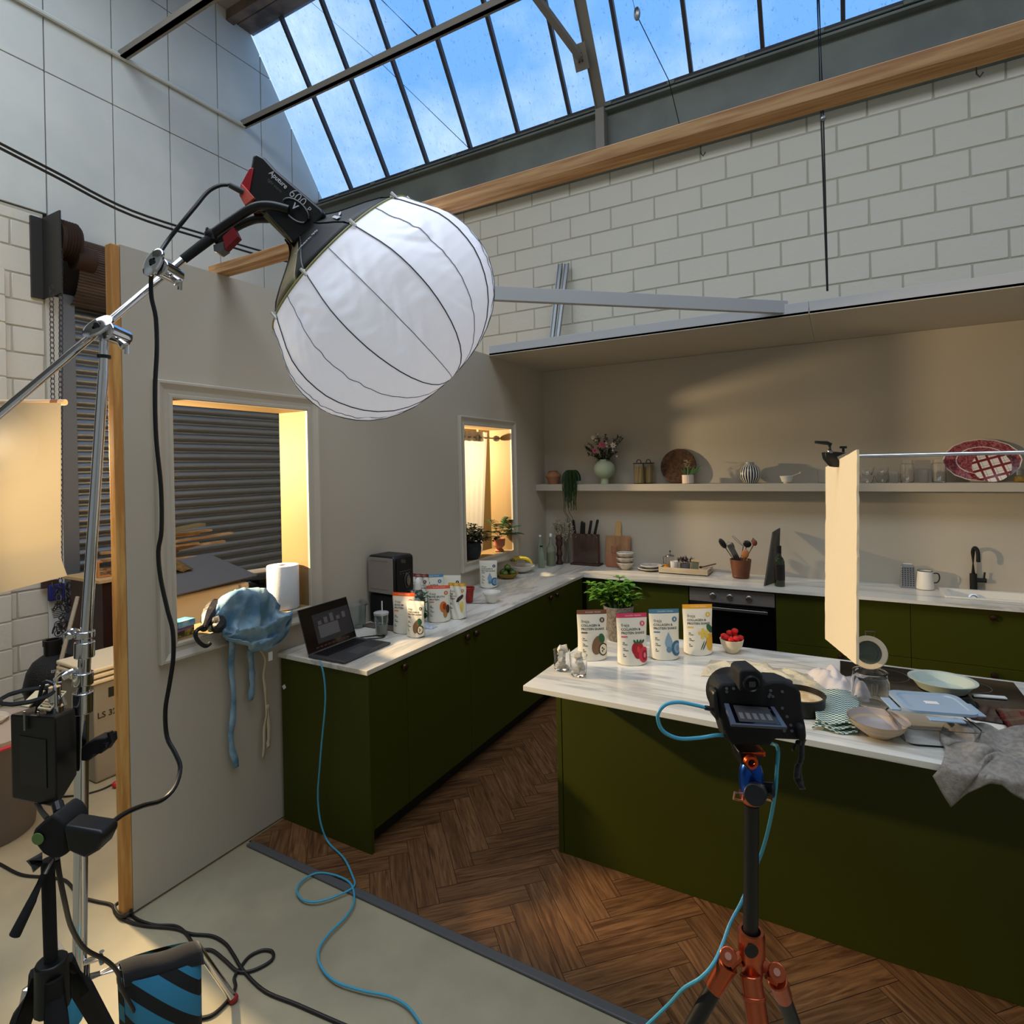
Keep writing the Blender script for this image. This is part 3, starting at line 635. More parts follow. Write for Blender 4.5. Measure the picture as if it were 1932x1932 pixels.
    if art == 'drop':
        disc(W*.10, H*.34, W*.13, H*.10, M('p_bluel', (136, 164, 184))); m2 = MB(); f = fn(0, 0, .0012); m2.face([f(-W*.02, H*.39), f(W*.22, H*.39), f(W*.10, H*.56)]); m2.build('print', M('p_bluel'), parent=t)
        disc(W*.10, H*.21, W*.09, W*.09, M('p_bluem', (104, 140, 166)), 2); disc(W*.36, H*.23, W*.18, H*.15, M('p_blued', (58, 104, 134)), 3); disc(W*.38, H*.23, W*.11, H*.10, M('p_bluel'), 4); disc(W*.40, H*.23, W*.06, H*.06, M('p_bluem'), 5)
    if art == 'vanilla':
        for k in range(5): a = 2*pi*k/5+.5; disc(W*.16+W*.11*cos(a), H*.43+H*.06*sin(a), W*.085, H*.035, M('p_yel', (232, 196, 84)), 1+k*.3, rot=a)
        disc(W*.36, H*.26, W*.14, H*.17, M('p_gold', (226, 170, 48)), 1); disc(W*.38, H*.52, W*.09, H*.10, M('p_leaf'), 2, rot=.6)
        for k in range(2): disc(W*(.10+.07*k), H*.20, W*.015, H*.10, M('p_blackp', (40, 30, 20)), 4, rot=-.45)
    if art == 'orange':
        disc(W*.22, H*.42, W*.15, H*.15, M('p_or', (216, 108, 24)), 1); disc(W*.30, H*.25, W*.09, H*.13, M('p_or2', (176, 120, 60)), 2); disc(W*.27, H*.43, W*.07, H*.09, M('p_ord', (150, 60, 16)), 3); disc(W*.40, H*.36, W*.07, H*.12, M('p_cocoad', (66, 46, 32)), 3)
    if art == 'choc':
        disc(W*.20, H*.58, W*.26, H*.05, M('p_cocoad', (66, 46, 32)), 2, rot=.8); disc(W*.32, H*.35, W*.08, H*.16, M('p_yel', (232, 196, 84)), 1)
    return t
AC = radians(29.4)
def on(x, y, z=.9, dz=0): p = PZ(x, y, z); return (p.x, p.y, z+.0015+dz)
pouch('white pouch with brown top seal and cocoa pod print on the island', on(1118, 1243), AC, band=(122, 78, 54), acc=(110, 84, 66), art='cocoa')
pouch('white pouch with pink top seal and strawberry print on the island', on(1193, 1252), AC+.05, band=(206, 62, 98), acc=(214, 92, 108), art='straw')
pouch('white pouch with blue top seal and water drop print on the island', on(1254, 1242), AC, band=(78, 124, 150), acc=(86, 122, 158), art='drop')
pouch('white pouch with orange-yellow top seal and vanilla flower print on the island', on(1317, 1233), AC-.03, band=(226, 160, 44), acc=(226, 182, 88), art='vanilla', H=.25)
G2 = 'pouches scattered on the left worktop'
pouch('white bone broth pouch with wide orange seal beside the lidded tumbler', on(763, 1193), AC-.28, W=.145, H=.235, band=(240, 92, 30), acc=(224, 120, 60), title='BONE BR\nPROTEIN', group=G2, art=None)
pouch('small white collagen pouch leaning at the front of left worktop group', on(785, 1201), AC-.35, W=.115, H=.205, D=.06, acc=(140, 96, 80), emb=(100, 84, 80), group=G2, art='cocoa', crump=.6)
pouch('white bone broth pouch with orange print in the middle of left worktop', on(828, 1172), AC+.02, W=.15, H=.225, band=(222, 92, 62), acc=(206, 116, 70), title='BONE BROTH\nPROTEIN', art='orange', group=G2)
pouch('white pouch with yellow seal and vanilla print, rightmost in the left worktop cluster', on(864, 1166), AC-.35, W=.125, H=.225, band=(222, 164, 44), acc=(200, 150, 70), title='THE\nBROTH\nSHAKE', art='choc', group=G2, crump=.8)
pouch('white pouch with blue seal standing at the back of left worktop cluster', on(817, 1148), AC+.1, W=.15, H=.235, band=(84, 140, 170), acc=(86, 122, 158), group=G2)
pouch('white pouch with dark brown script print behind the vanilla pouch', on(853, 1147), AC-.1, W=.13, H=.225, acc=(60, 50, 44), group=G2, art='choc', title=None)
pouch('creased white pouch with dull red seal beside the air fryer', on(793, 1152), AC-.35, W=.14, H=.25, band=(140, 70, 66), acc=(120, 90, 80), group=G2, crump=1.2)
pouch('white pouch with blue drop print standing alone behind the white bowl', on(922, 1108), AC-.1, W=.145, H=.215, acc=(96, 140, 170), emb=(60, 80, 100), art='drop', group=G2)
m_foil = M('crumpled_film', (196, 204, 216), .35, bump=.8, bs=22)
p = PZ(805, 1183, .9); t = MB().grid(14, 10, lambda u, v: (p.x-.06+.12*u, p.y-.03+.06*v, .902+.022*abs(noise.noise(V((u*4, v*4, 1))))*sin(pi*u)**.5*sin(pi*v)**.5*2)).build('plastic_film', m_foil, solid=.001)
tag(t, 'crumpled pale plastic film lying before the bone broth pouch', 'film')

# ================================================================ LEFT WORKTOP THINGS
# laptop
L0 = PZ(579, 1243, .9); L1 = PZ(738, 1217, .9); L2 = PZ(583, 1237, .9)
hl = PZ(562, 1228, .9)
# near left corner of base is L0; base runs along d1 (depth of base) and d2 (hinge line)
dB = V((L1.x-L0.x, L1.y-L0.y, 0)); Wd = .312; ang = atan2(dB.y, dB.x)
t = thing('laptop', 'open grey laptop on the near end of the left worktop', 'laptop', (-2.305, 2.292, .9015), radians(92))
m_alu = M('laptop_aluminium', (92, 92, 96), .4, .7)
MB().box(-.18, .18, -.125, .125, .001, .013).build('base', m_alu, parent=t, smooth=False, bevel=.004)
mb = MB()
for r in range(5):
    for c in range(14): mb.box(-.15+c*.0215, -.15+c*.0215+.018, .02+r*.019-.0, .02+r*.019+.015, .013, .0145)
mb.build('keyboard', m_black, parent=t, smooth=False)
MB().box(-.06, .06, -.105, -.02, .0128, .0134).build('trackpad', M('trackpad', (104, 104, 108), .35, .6), parent=t, smooth=False)
th = radians(18); sc = basis((0, .122, .014), (1, 0, 0), (0, sin(th), cos(th)), (0, -cos(th), sin(th)))
mb = MB(); mb.X = sc; mb.box(-.18, .18, 0, .236, -.004, 0); lid = mb.build('lid', m_alu, parent=t, smooth=False, bevel=.003)
mb = MB(); mb.X = sc; mb.box(-.177, .177, .004, .233, .0001, .0012); mb.build('screen', M('screen_black', (5, 5, 6), .12), parent=lid, smooth=False)
m_sc1 = M('screen_image_grey', (84, 82, 82), .5, emit=(70, 68, 68), es=.22); m_sc2 = M('screen_image_dark', (38, 37, 39), .5, emit=(34, 33, 36), es=.22); m_sc3 = M('screen_image_red', (70, 30, 30), .5, emit=(70, 30, 32), es=.2)
mb = MB(); mb.X = sc; mb.box(-.10, .17, .035, .19, .0013, .0016); mb.build('screen_window', m_sc2, parent=lid, smooth=False)
mb = MB(); mb.X = sc; mb.box(-.075, .07, .06, .125, .0017, .002)
for k in range(5): mb.box(-.07+k*.045, -.045+k*.045, .13, .13+.02+.012*(k % 3), .0017, .002)
mb.build('screen_window', m_sc1, parent=lid, smooth=False)
mb = MB(); mb.X = sc
for k in range(9): mb.box(-.12+k*.028, -.10+k*.028, .015, .022, .0013, .0016)
mb.build('screen_window', m_sc3, parent=lid, smooth=False)
q = V((-2.43, 2.485, .906)); tag(MB().tube(smoothpath([q, q+V((.04, .05, .0)), q+V((.10, .10, -.0)), q+V((.12, .05, -.0)), q+V((.06, -.0, -.0))]), .0035, 6).build('charging_cable', m_black), 'short black cable loop leaving the laptop', 'cable')
# tumbler with straw
t = thing('tumbler', 'clear plastic tumbler with white lid and straw beside the laptop', 'tumbler', on(720, 1199))
MB().lathe([(0, .001), (.030, .001), (.033, .006), (.036, .07), (.041, .074), (.041, .125), (.038, .125), (.033, .074), (.030, .01), (0, .006)], n=28).build('cup', m_water, parent=t)
MB().lathe([(.043, .122), (.044, .134), (.038, .138), (.012, .140), (0, .140)], n=28).build('lid', M('clear_lid', (228, 230, 228), .2, trans=.5), parent=t)
MB().cyl((.008, .0, .02), (.004, .004, .20), .0035, n=10).build('straw', m_white, parent=t)
MB().lathe([(0, .009), (.028, .009), (.030, .065), (0, .065)], n=24).build('drink', M('whey_drink', (170, 168, 158), .3), parent=t)
t = thing('plastic_jug', 'clear round plastic jug between laptop and air fryer', 'jug', on(672, 1183))
mb = MB(); mb.lathe([(0, .001), (.052, .001), (.056, .01), (.062, .13), (.074, .136), (.074, .142), (.060, .140), (.053, .012), (0, .006)], n=30); mb.build('body', m_water, parent=t)
MB().lathe([(.066, .143), (.07, .150), (.064, .156), (.05, .156)], n=30).build('rim', m_water, parent=t)
# air fryer: width faces camera-left; steel wrap on its side
t = thing('air_fryer', 'black and grey air fryer standing by the left wall', 'air fryer', (-2.515, 2.865, .9015), radians(-4)); t.scale = (.85, .56, 1.14)
def fryer(mb, x0, x1, y0, y1, z0, z1, top=0): 
    mb.box(x0, x1, y0, y1, z0, z1)
fb = MB(); fb.box(-.13, .125, -.155, .155, 0, .16); fb.build('basket_drawer', m_blackm, parent=t, smooth=True, bevel=.02)
fb = MB(); fb.box(-.14, .135, -.163, .163, .162, .375); fb.build('hood', m_black, parent=t, bevel=.025)
fb = MB(); fb.obox((-.0, -.166, .268), (.128, 0, 0), (0, .004, 0), (0, 0, .098)); fb.build('steel_wrap', M('warm_grey_metal', (158, 148, 142), .4, .35), parent=t, bevel=.012)
fb = MB()
for z in (.19, .345): fb.box(-.10, .08, -.1715, -.170, z, z+.004)
fb.build('groove', M('groove_grey', (120, 112, 108), .5), parent=t, smooth=False)
pn = MB(); pn.obox((.139, 0, .27), (.004, 0, 0), (0, .125, 0), (0, 0, .095)); pn = pn.build('control_panel', m_black, parent=t, bevel=.003)
a, b, d = V((0, 1, 0)), V((0, 0, 1)), V((1, 0, 0))
MB().lathe([(.040, .143), (.040, .148), (.034, .148), (.034, .144)], (0, 0.03, .235), 26, a, b, d).build('dial_ring', m_inkg, parent=pn)
MB().lathe([(.028, .143), (.028, .160), (0, .161)], (0, .03, .235), 26, a, b, d).build('dial', m_steel, parent=pn)
put_text('Ninja', .034, lambda x, y: V((.1436, -.06+x, .335+y)), m_steel, pn, 'brand_lettering', .0006)
mb = MB(); mb.box(.143, .1445, -.09, .09, .288, .290)
for k in range(4): mb.box(.143, .1445, -.08+.045*k, -.06+.045*k, .275, .279)
mb.build('icon_row', m_steel, parent=pn, smooth=False)
MB().obox((.15, 0, .10), (.025, 0, 0), (0, .03, 0), (0, 0, .012)).build('handle', m_black, parent=t, bevel=.006)
tag(MB().box(-2.60, -2.33, 2.68, 2.755, .9015, .910).build('tray', M('brown_tray', (96, 84, 76), .5), smooth=False, bevel=.002), 'thin dull brown tray lying under the near side of air fryer', 'tray')
# water bottle with white cap
t = thing('water_bottle', 'clear bottle with tall white domed cap among the pouches', 'bottle', on(790, 1180))
MB().lathe([(0, .001), (.032, .001), (.034, .006), (.034, .19), (.026, .215), (.014, .225), (.014, .228), (0, .228)], n=26).build('bottle', m_water, parent=t)
MB().lathe([(.021, .222), (.021, .262), (.018, .280), (.010, .291), (0, .294)], n=24).build('cap', m_white, parent=t)
# green net of herbs in bag behind the cap
t = thing('salad_bag', 'clear bag of green salad leaves behind the pouches', 'salad bag', (-2.315, 2.90, .9015)); rk = random.Random(4)
mb = MB()
for k in range(60): q = V((rk.uniform(-.035, .035), rk.uniform(-.03, .03), rk.uniform(.02, .19))); mb.leaf(q, (rk.uniform(-1, 1), rk.uniform(-1, 1), rk.uniform(-.5, 1)), (0, 0, 1), .05, .025)
mb.build('leaves', m_leafm, parent=t)
# red cup, white bowl, knife
t = thing('red_cup', 'dark red ribbed plastic cup right of the pouches', 'cup', on(884, 1136))
MB().lathe([(0, .001), (.030, .001), (.032, .004), (.041, .085), (.045, .087), (.045, .100), (.048, .103), (.044, .107), (.040, .104), (.030, .01), (0, .008)], n=28).build('cup', m_red, parent=t)
t = thing('white_bowl', 'small white pudding bowl on the left worktop edge', 'bowl', on(928, 1137))
MB().lathe([(0, .001), (.032, .001), (.036, .004), (.060, .066), (.066, .068), (.066, .078), (.060, .078), (.052, .066), (.032, .010), (0, .008)], n=32).build('bowl', m_ceram, parent=t)
p = PZ(905, 1139, .9); mb = MB(); a = V((.9, .4, 0)).normalized(); tag(mb.obox(p+V((0, .0, .004)), a*.09, V((-a.y, a.x, 0))*.006, (0, 0, .0015)).build('butter_knife', m_steel, smooth=False, bevel=.001), 'slim steel knife lying between red cup and white bowl', 'knife')
# fruit dish with limes, bowl of bananas
t = thing('fruit_dish', 'scalloped yellow-brown dish under the green fruit', 'dish', on(958, 1091))
MB().lathe([(0, .002), (.05, .002), (.085, .030), (.094, .046), (.088, .046), (.078, .030), (.045, .008), (0, .008)], n=48, rf=lambda a, z: 1+(.04*sin(12*a) if z > .02 else 0)).build('dish', M('amber_glaze', (150, 116, 36), .3), parent=t)
c = V(t.location); rk = random.Random(8); m_lime = M('avocado_green', (48, 66, 26), .55, c2=(92, 116, 36), ns=30, bump=.2, bs=80)
labs = ['green round fruit at the left of the yellow-brown dish', 'green round fruit on top of the yellow-brown dish', 'green round fruit at the right of the yellow-brown dish', 'green round fruit at the front of the yellow-brown dish', 'green round fruit at the back of the yellow-brown dish']
for k, (x, y, z) in enumerate(((-.045, 0, .048), (0, .0, .092), (.045, .01, .046), (.0, -.045, .046), (.0, .05, .046))):
    t2 = thing('green_fruit', labs[k], 'fruit', c+V((x, y, z)), 0, 'green fruit in the dish'); MB().ball((0, 0, 0), (.032, .030, .028), 14, 9).build('flesh', m_lime, parent=t2); MB().cyl((0, 0, .026), (0, 0, .034), .003, n=6).build('stem', m_bronze, parent=t2)
t = thing('fruit_bowl', 'wide white bowl holding the bananas near the corner', 'bowl', on(985, 1080))
MB().lathe([(0, .002), (.045, .002), (.09, .030), (.115, .062), (.119, .064), (.111, .066), (.085, .036), (.04, .010), (0, .009)], n=40).build('bowl', m_ceram, parent=t)
c = V(t.location); m_ban = M('banana', (206, 182, 62), .5, c2=(150, 146, 50), ns=10); 
def banana(lab, o, rz, up):
    t = thing('banana', lab, 'banana', o, rz, 'bunch of bananas')
    P = [V((.10*cos(a)-.02, 0, .10*sin(a)*.8)) for a in [radians(20)+radians(115)*k/10 for k in range(11)]]; r = [.004, .009, .014, .017, .0185, .019, .0185, .017, .013, .007, .005]
    MB().tube([p+V((0, up*.02*sin(i/3), 0)) for i, p in enumerate(P)], r, 8).build('skin', m_ban, parent=t); MB().cyl(P[-1], P[-1]+V((-.018, 0, .006)), .0045, n=6).build('stalk', m_bronze, parent=t)
banana('left banana standing up from the white fruit bowl', c+V((-.07, -.0, .055)), 2.2, 1); banana('middle banana of the bunch in white fruit bowl', c+V((-.035, .03, .05)), 1.2, -1); banana('right banana lying low in the white fruit bowl', c+V((.03, .0, .045)), .3, 1)

# ================================================================ WINDOW 3 (small): sill plants, curtain, outside panel
t = thing('potted_plant', 'bushy dark green plant in a dark stone pot on small window sill', 'potted plant', (WX-.045, 4.075, 1.112)); 
MB().lathe([(0, 0), (.055, 0), (.075, .03), (.082, .09), (.076, .135), (.070, .135), (.072, .09), (0, .09)], n=26).build('pot', M('dark_stone', (52, 60, 62), .8, c2=(36, 42, 46), ns=14, bump=.3), parent=t)
mb = MB(); rk = random.Random(11)
for k in range(640):
    a = rk.uniform(0, 2*pi); r = .145*sqrt(rk.random()); z = .14+.16*rk.random()*(1-(r/.17)**2); p = V((r*cos(a)*.8, r*sin(a), z)); mb.leaf(p, (cos(a), sin(a), rk.uniform(-.2, .9)), (0, 0, 1), rk.uniform(.026, .044), .026, n=2)
mb.build('foliage', m_leafd, parent=t)
mb = MB()
for k in range(24): a = rk.uniform(0, 2*pi); mb.tube([(0, 0, .10), (.06*cos(a)*.8, .06*sin(a), .18), (.11*cos(a)*.8, .11*sin(a), .24)], .0015, 4)
mb.build('stems', m_bronze, parent=t)
t = thing('potted_fern', 'small palm-leaved plant in a pink terracotta footed pot on window sill', 'potted plant', (WX-.05, 4.535, 1.112))
MB().lathe([(0, 0), (.040, 0), (.042, .006), (.024, .028), (.050, .050), (.056, .115), (.052, .115), (.046, .06), (0, .06)], n=26).build('pot', m_terra, parent=t)
mb = MB(); ms = MB(); rk = random.Random(5)
for k, (a, e, L) in enumerate(((.2, .7, .24), (1.1, 1.2, .24), (1.5, .9, .26), (-1.57, 1.0, .26), (1.57, .45, .28), (-1.4, .55, .24), (5.8, .45, .22), (1.3, .25, .26), (-.9, .8, .26), (-1.57, .3, .16))):
    d = V((cos(a)*cos(e), sin(a)*cos(e), sin(e))); b = V((0, 0, .115)); P = [b+V((0, 0, .05*s))+d*(L*s)-V((0, 0, .10*s*s)) for s in [i/8 for i in range(9)]]; ms.tube(P, .0018, 5)
    sd = d.cross(V((0, 0, 1))).normalized()
    for i in range(3, 9):
        for s in (-1, 1): mb.leaf(P[i], sd*s+d*.5, (0, 0, 1), .085*(1-abs(i-5.5)/9), .044, n=3)
mb.build('fronds', M('palm_green', (30, 66, 32), .5), parent=t); ms.build('stems', M('palm_green'), parent=t)
def voile():
    if 'voile_white' in bpy.data.materials: return bpy.data.materials['voile_white']
    m = bpy.data.materials.new('voile_white'); m.use_nodes = True; nt = m.node_tree; nt.nodes.clear(); N = nt.nodes.new; a = N('ShaderNodeBsdfDiffuse'); a.inputs[0].default_value = lin((206, 198, 184)); b = N('ShaderNodeBsdfTranslucent'); b.inputs[0].default_value = lin((228, 220, 206)); x = N('ShaderNodeMixShader'); x.inputs[0].default_value = .22; o = N('ShaderNodeOutputMaterial')
    nt.links.new(a.outputs[0], x.inputs[1]); nt.links.new(b.outputs[0], x.inputs[2]); nt.links.new(x.outputs[0], o.inputs[0]); return m
# curtain on a rail just outside the small window
cx0 = WX-.115; t = thing('curtain', 'white gathered curtain hanging outside the small window', 'curtain', (cx0, 4.25, 2.2))
mb = MW(t); mb.grid(60, 14, lambda u, v: (cx0+.018*sin(u*38)*(1-.3*v), 3.925+.54*u*(1-.22*v), 2.185-1.06*v)); mb.build('cloth', voile())
MW(t).box(cx0-.004, cx0+.004, 3.93, 4.38, 2.10, 2.186).build('heading_tape', voile(), smooth=False)
t = thing('curtain_rail', 'chrome curtain rod with ring seen through the small window', 'curtain rod', (cx0, 4.6, 2.13))
MW(t).cyl((cx0, 3.922, 2.135), (cx0, 4.67, 2.135), .008, n=10).build('rod', m_steel); mb = MW(t); mb.lathe([(.028, -.01), (.034, 0), (.028, .01), (.024, 0), (.028, -.01)], (cx0+.01, 4.30, 2.13), 20, V((0, 1, 0)), V((0, 0, 1)), V((1, 0, 0))); mb.build('ring', m_steel)
MW(t).ball((cx0, 4.63, 2.135), (.03, .045, .028), 12, 8).build('finial', m_steel)
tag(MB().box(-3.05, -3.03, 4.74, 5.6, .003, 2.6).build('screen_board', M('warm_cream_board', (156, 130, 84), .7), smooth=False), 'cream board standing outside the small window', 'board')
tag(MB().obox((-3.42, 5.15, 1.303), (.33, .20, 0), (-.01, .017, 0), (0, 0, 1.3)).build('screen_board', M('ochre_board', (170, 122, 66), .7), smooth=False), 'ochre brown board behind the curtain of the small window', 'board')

# ================================================================ WINDOW 2 (large) sill things
t = thing('kitchen_roll', 'large blue-white paper roll standing on the large window sill', 'paper roll', (WX-.085, 2.215, 1.107))
MB().lathe([(.020, .001), (.083, .001), (.085, .006), (.085, .236), (.083, .24), (.020, .24), (.020, .001)], n=40).build('roll', m_paper, parent=t)
MB().lathe([(.019, .003), (.019, .239), (.017, .239), (.017, .003)], n=24).build('core', M('cardboard', (140, 104, 70), .9), parent=t)
t = thing('card_box', 'small stacked card game boxes, blue over yellow, on the large sill', 'box', (WX-.08, 1.63, 1.107), .15)
MB().box(-.03, .03, -.045, .045, 0, .026).build('lower_box', M('box_yellow', (196, 172, 60), .6, c2=(60, 50, 40), ns=30), parent=t, smooth=False, bevel=.001)
MB().box(-.032, .030, -.047, .045, .0265, .042).build('middle_box', M('box_lilac', (150, 110, 150), .6), parent=t, smooth=False, bevel=.001)
MB().box(-.034, .034, -.045, .048, .0425, .072).build('upper_box', M('box_blue', (70, 150, 176), .5, c2=(190, 214, 214), ns=18), parent=t, smooth=False, bevel=.001)
# umbrella
t = thing('folded_umbrella', 'folded black umbrella with curved handle on the large sill', 'umbrella', PX(395, 1190, WX)); 
P = smoothpath([PX(408, 1142, WX-.10), PX(399, 1158, WX-.04), PX(390, 1172, WX+.0), PX(384, 1186, WX+.045)], 5)
mb = MW(t); n = len(P); mb.tube(P, [.018+.026*sin(pi*min(1, .25+i/n)) for i in range(n)], 9); mb.build('canopy', M('umbrella_nylon', (34, 30, 28), .5, bump=1, bs=24), ang=20)
P2 = smoothpath([PX(410, 1165, WX+.02), PX(412, 1180, WX+.05), PX(403, 1190, WX+.06)], 4); MW(t).tube(P2, [.02, .03, .035, .035, .035, .03, .028, .02, .012][:len(P2)], 8).build('canopy_flap', M('umbrella_nylon'))
MW(t).tube(smoothpath([PX(384, 1182, WX+.05), PX(371, 1190, WX+.06), PX(369, 1200, WX+.065), PX(376, 1212, WX+.07), PX(388, 1219, WX+.07), PX(397, 1213, WX+.07)], 5), .0095, 10).build('handle', m_black)
# denim shirt draped over the sill
t = thing('denim_shirt', 'light blue denim shirt bundled over the large window sill', 'shirt', (WX, 2.02, 1.12))
def shirt(u, v):    # u along sill (0..1), v from inside over the sill and down the front
    y = 1.735 + .385*u; w = sin(pi*min(1, max(0, u)))**.45
    ph = v*1.0
    if ph < .55: a = pi*ph/.55; x = WX-.02-.12*cos(a)*w; z = 1.115+(.165*w*(.75+.25*sin(2.4*u+.6)))*sin(a)**.8
    else: s = (ph-.55)/.45; x = WX+.095-.03*s; z = 1.115-.20*s*(.55+.5*u)*w
    nn = V((u*6, v*6, 3.1)); q = noise.noise(V((u*2.6, v*7, 3.1)))*.05+noise.noise(nn*1.7)*.022+noise.noise(nn*4)*.006
    return V((x+q, y+noise.noise(nn+V((9, 0, 0)))*.025+.02*(v-.5), max(z+q*.9, 1.112 if x < WX+.03 else 0)))
mb = MW(t); mb.grid(56, 60, shirt); mb.build('body', m_denim, solid=.004, ang=180)
def strap(pts, w, mat, name='strap'):
    P = smoothpath(pts, 5); mb = MW(t); mb.grid(len(P)-1, 2, lambda u, v: P[round(u*(len(P)-1))]+V((.003*sin(u*30), (v-.5)*w*(1+.15*sin(u*17)), 0))); mb.build(name, mat, solid=.003)
X1 = WX+.035
strap([PX(438, 1205, X1+.03), PX(437, 1260, X1), PX(441, 1330, X1), PX(437, 1370, X1), PX(436, 1400, X1), PX(441, 1425, X1), PX(447, 1448, X1)], .030, m_denim)
strap([PX(472, 1225, X1+.03), PX(475, 1260, X1), PX(476, 1290, X1), PX(473, 1322, X1)], .032, m_denim)
strap([PX(488, 1225, X1+.03), PX(500, 1240, X1), PX(498, 1280, X1), PX(503, 1330, X1), PX(499, 1380, X1), PX(497, 1432, X1)], .014, M('cotton_tape', (206, 190, 158), .9))
strap([PX(504, 1330, X1), PX(508, 1375, X1), PX(506, 1412, X1)], .022, M('cotton_tape'))
p = PX(510, 1238, X1+.045); MW(t).box(p.x, p.x+.002, p.y-.012, p.y+.012, p.z-.022, p.z+.022).build('care_label', m_white, smooth=False)
MW(t).lathe([(0, .002), (.009, .002), (.010, 0)], PX(448, 1190, WX+.13), 12, V((0, 1, 0)), V((0, 0, 1)), V((1, 0, 0))).build('button', M('button_blue', (110, 150, 170), .4))
tag(MB().obox(PY(536, 1296, 2.105), (.008, 0, .006), (0, .002, 0), (-.006, 0, .008)).build('cable_tag', m_white, smooth=False), 'tiny white tag on a thread by the green end panel', 'tag')
# ================================================================ SHELF THINGS
SZ = 1.691
def sh(x, y=5.29): 
    d = ray(x, 905); p = CO+d*(y/d.y); return V((p.x, y, SZ))
t = thing('terracotta_vase', 'squat terracotta vase at the left end of the shelf', 'vase', sh(1044))
MB().lathe([(0, 0), (.046, 0), (.056, .035), (.080, .075), (.076, .092), (.042, .118), (.038, .126), (.046, .130), (.040, .131), (.03, .12), (0, .11)], n=36).build('body', M('terracotta_warm', (172, 122, 84), .85, bump=.1), parent=t)
mb = MB()
for s in (-1, 1): mb.tube([(s*.044, 0, .122), (s*.058, 0, .112), (s*.060, 0, .098)], .005, 6)
mb.build('handle', M('terracotta_warm'), parent=t)
t = thing('trailing_plant', 'trailing green string-leaved plant hanging over the shelf', 'potted plant', sh(1080, 5.235)); rk = random.Random(3)
MB().lathe([(0, .0), (.032, .0), (.040, .07), (.036, .07), (0, .06)], n=20).build('pot', m_greend, parent=t)
mb = MB()
for k in range(150):
    a = rk.uniform(0, 2*pi); r = rk.uniform(.030, .082); L = rk.uniform(.06, .36) if sin(a) < .15 else rk.uniform(.02, .11); ox, oy = r*cos(a), r*sin(a)*.8
    if sin(a) < .15: oy = -abs(oy)-.045
    P = [(0, 0, .10), (ox*.5, oy*.5, .135), (ox, oy, .09), (ox*1.1, oy, .09-L*.45), (ox*1.05+rk.uniform(-.012, .012), oy, .09-L)]
    if oy > -.05: P = P[:4]; P[-1] = (ox*1.1, min(.075, oy), max(.006, .03))
    mb.tube(smoothpath(P, 3), .0028, 4)
mb.build('foliage', m_leaff, parent=t)
mb = MB()
for x0 in (-.035, -.02, .015): mb.tube(smoothpath([(x0, -.065, -.1), (x0-.03, -.07, -.2), (x0-.025, -.07, -.27), (x0+.01, -.07, -.33), (x0-.0, -.07, -.37), (x0-.012, -.07, -.33)], 4), .0022, 4)
mb.build('tendrils', m_leaff, parent=t)
# flower vase
t = thing('flower_vase', 'pale green footed ball vase in the middle left of the shelf', 'vase', sh(1141, 5.285))
MB().lathe([(0, 0), (.038, 0), (.036, .052), (.05, .060), (.090, .095), (.102, .135), (.092, .18), (.060, .212), (.046, .218), (.046, .232), (.040, .232), (.04, .21), (0, .15)], n=44).build('body', M('sage_glaze', (178, 190, 158), .6, bump=.06), parent=t)
c = V(t.location); b = thing('flower_bunch', 'loose bunch of pink and white flowers with dark leaves in the green vase', 'flowers', c+V((0, 0, .215))); rk = random.Random(6); ms = MB(); ml = MB(); mf = MB(); mw = MB()
tips = [(-.19, .13), (-.17, .12), (-.13, .17), (-.10, .22), (-.06, .25), (-.02, .22), (.02, .24), (.06, .20), (.10, .21), (.14, .23), (.17, .21), (.12, .14), (.15, .08), (-.14, .07), (.0, .15), (-.05, .14), (.07, .13), (.19, .20), (-.20, .15), (-.11, .09)]
for x, z in tips:
    y = rk.uniform(-.07, .05); P = smoothpath([(0, 0, -.08), (x*.2, y*.3, .0), (x*.6, y*.7, z*.6), (x, y, z)], 4); ms.tube(P, .0018, 4)
    for i in range(4, len(P)):
        for s in range(4): ml.leaf(P[i], (rk.uniform(-1, 1), rk.uniform(-1, 1), rk.uniform(-.3, 1)), (0, 0, 1), rk.uniform(.025, .042), .013, n=2)
ms.build('stems', m_leafd, parent=b); ml.build('leaves', m_leafd, parent=b)
def bloom(mb, c, r, n=9):
    for l in range(3):
        for k in range(n): a = 2*pi*k/n+l*.3; e = .2+.5*l; mb.leaf(c, (cos(a)*cos(e), -sin(e)*.8-.2, sin(a)*cos(e)), (0, -1, 0), r*(1-.2*l), r*.5, 0, 2)
for x, z, r in ((.01, .155, .040), (.035, .15, .026), (-.06, .10, .034)): bloom(mf, V((x, -.085, z)), r)
for x, z, r in ((.125, .145, .034), (-.075, .225, .026), (.055, .17, .016), (.06, .14, .014), (-.03, .255, .014), (.118, .10, .013), (.155, .045, .012), (-.05, .20, .012)): bloom(mw, V((x, -.085, z)), r, 7)
mf.build('pink_bloom', M('petal_pink', (206, 112, 132), .7), parent=b); mw.build('white_bloom', M('petal_white', (232, 222, 206), .7), parent=b)
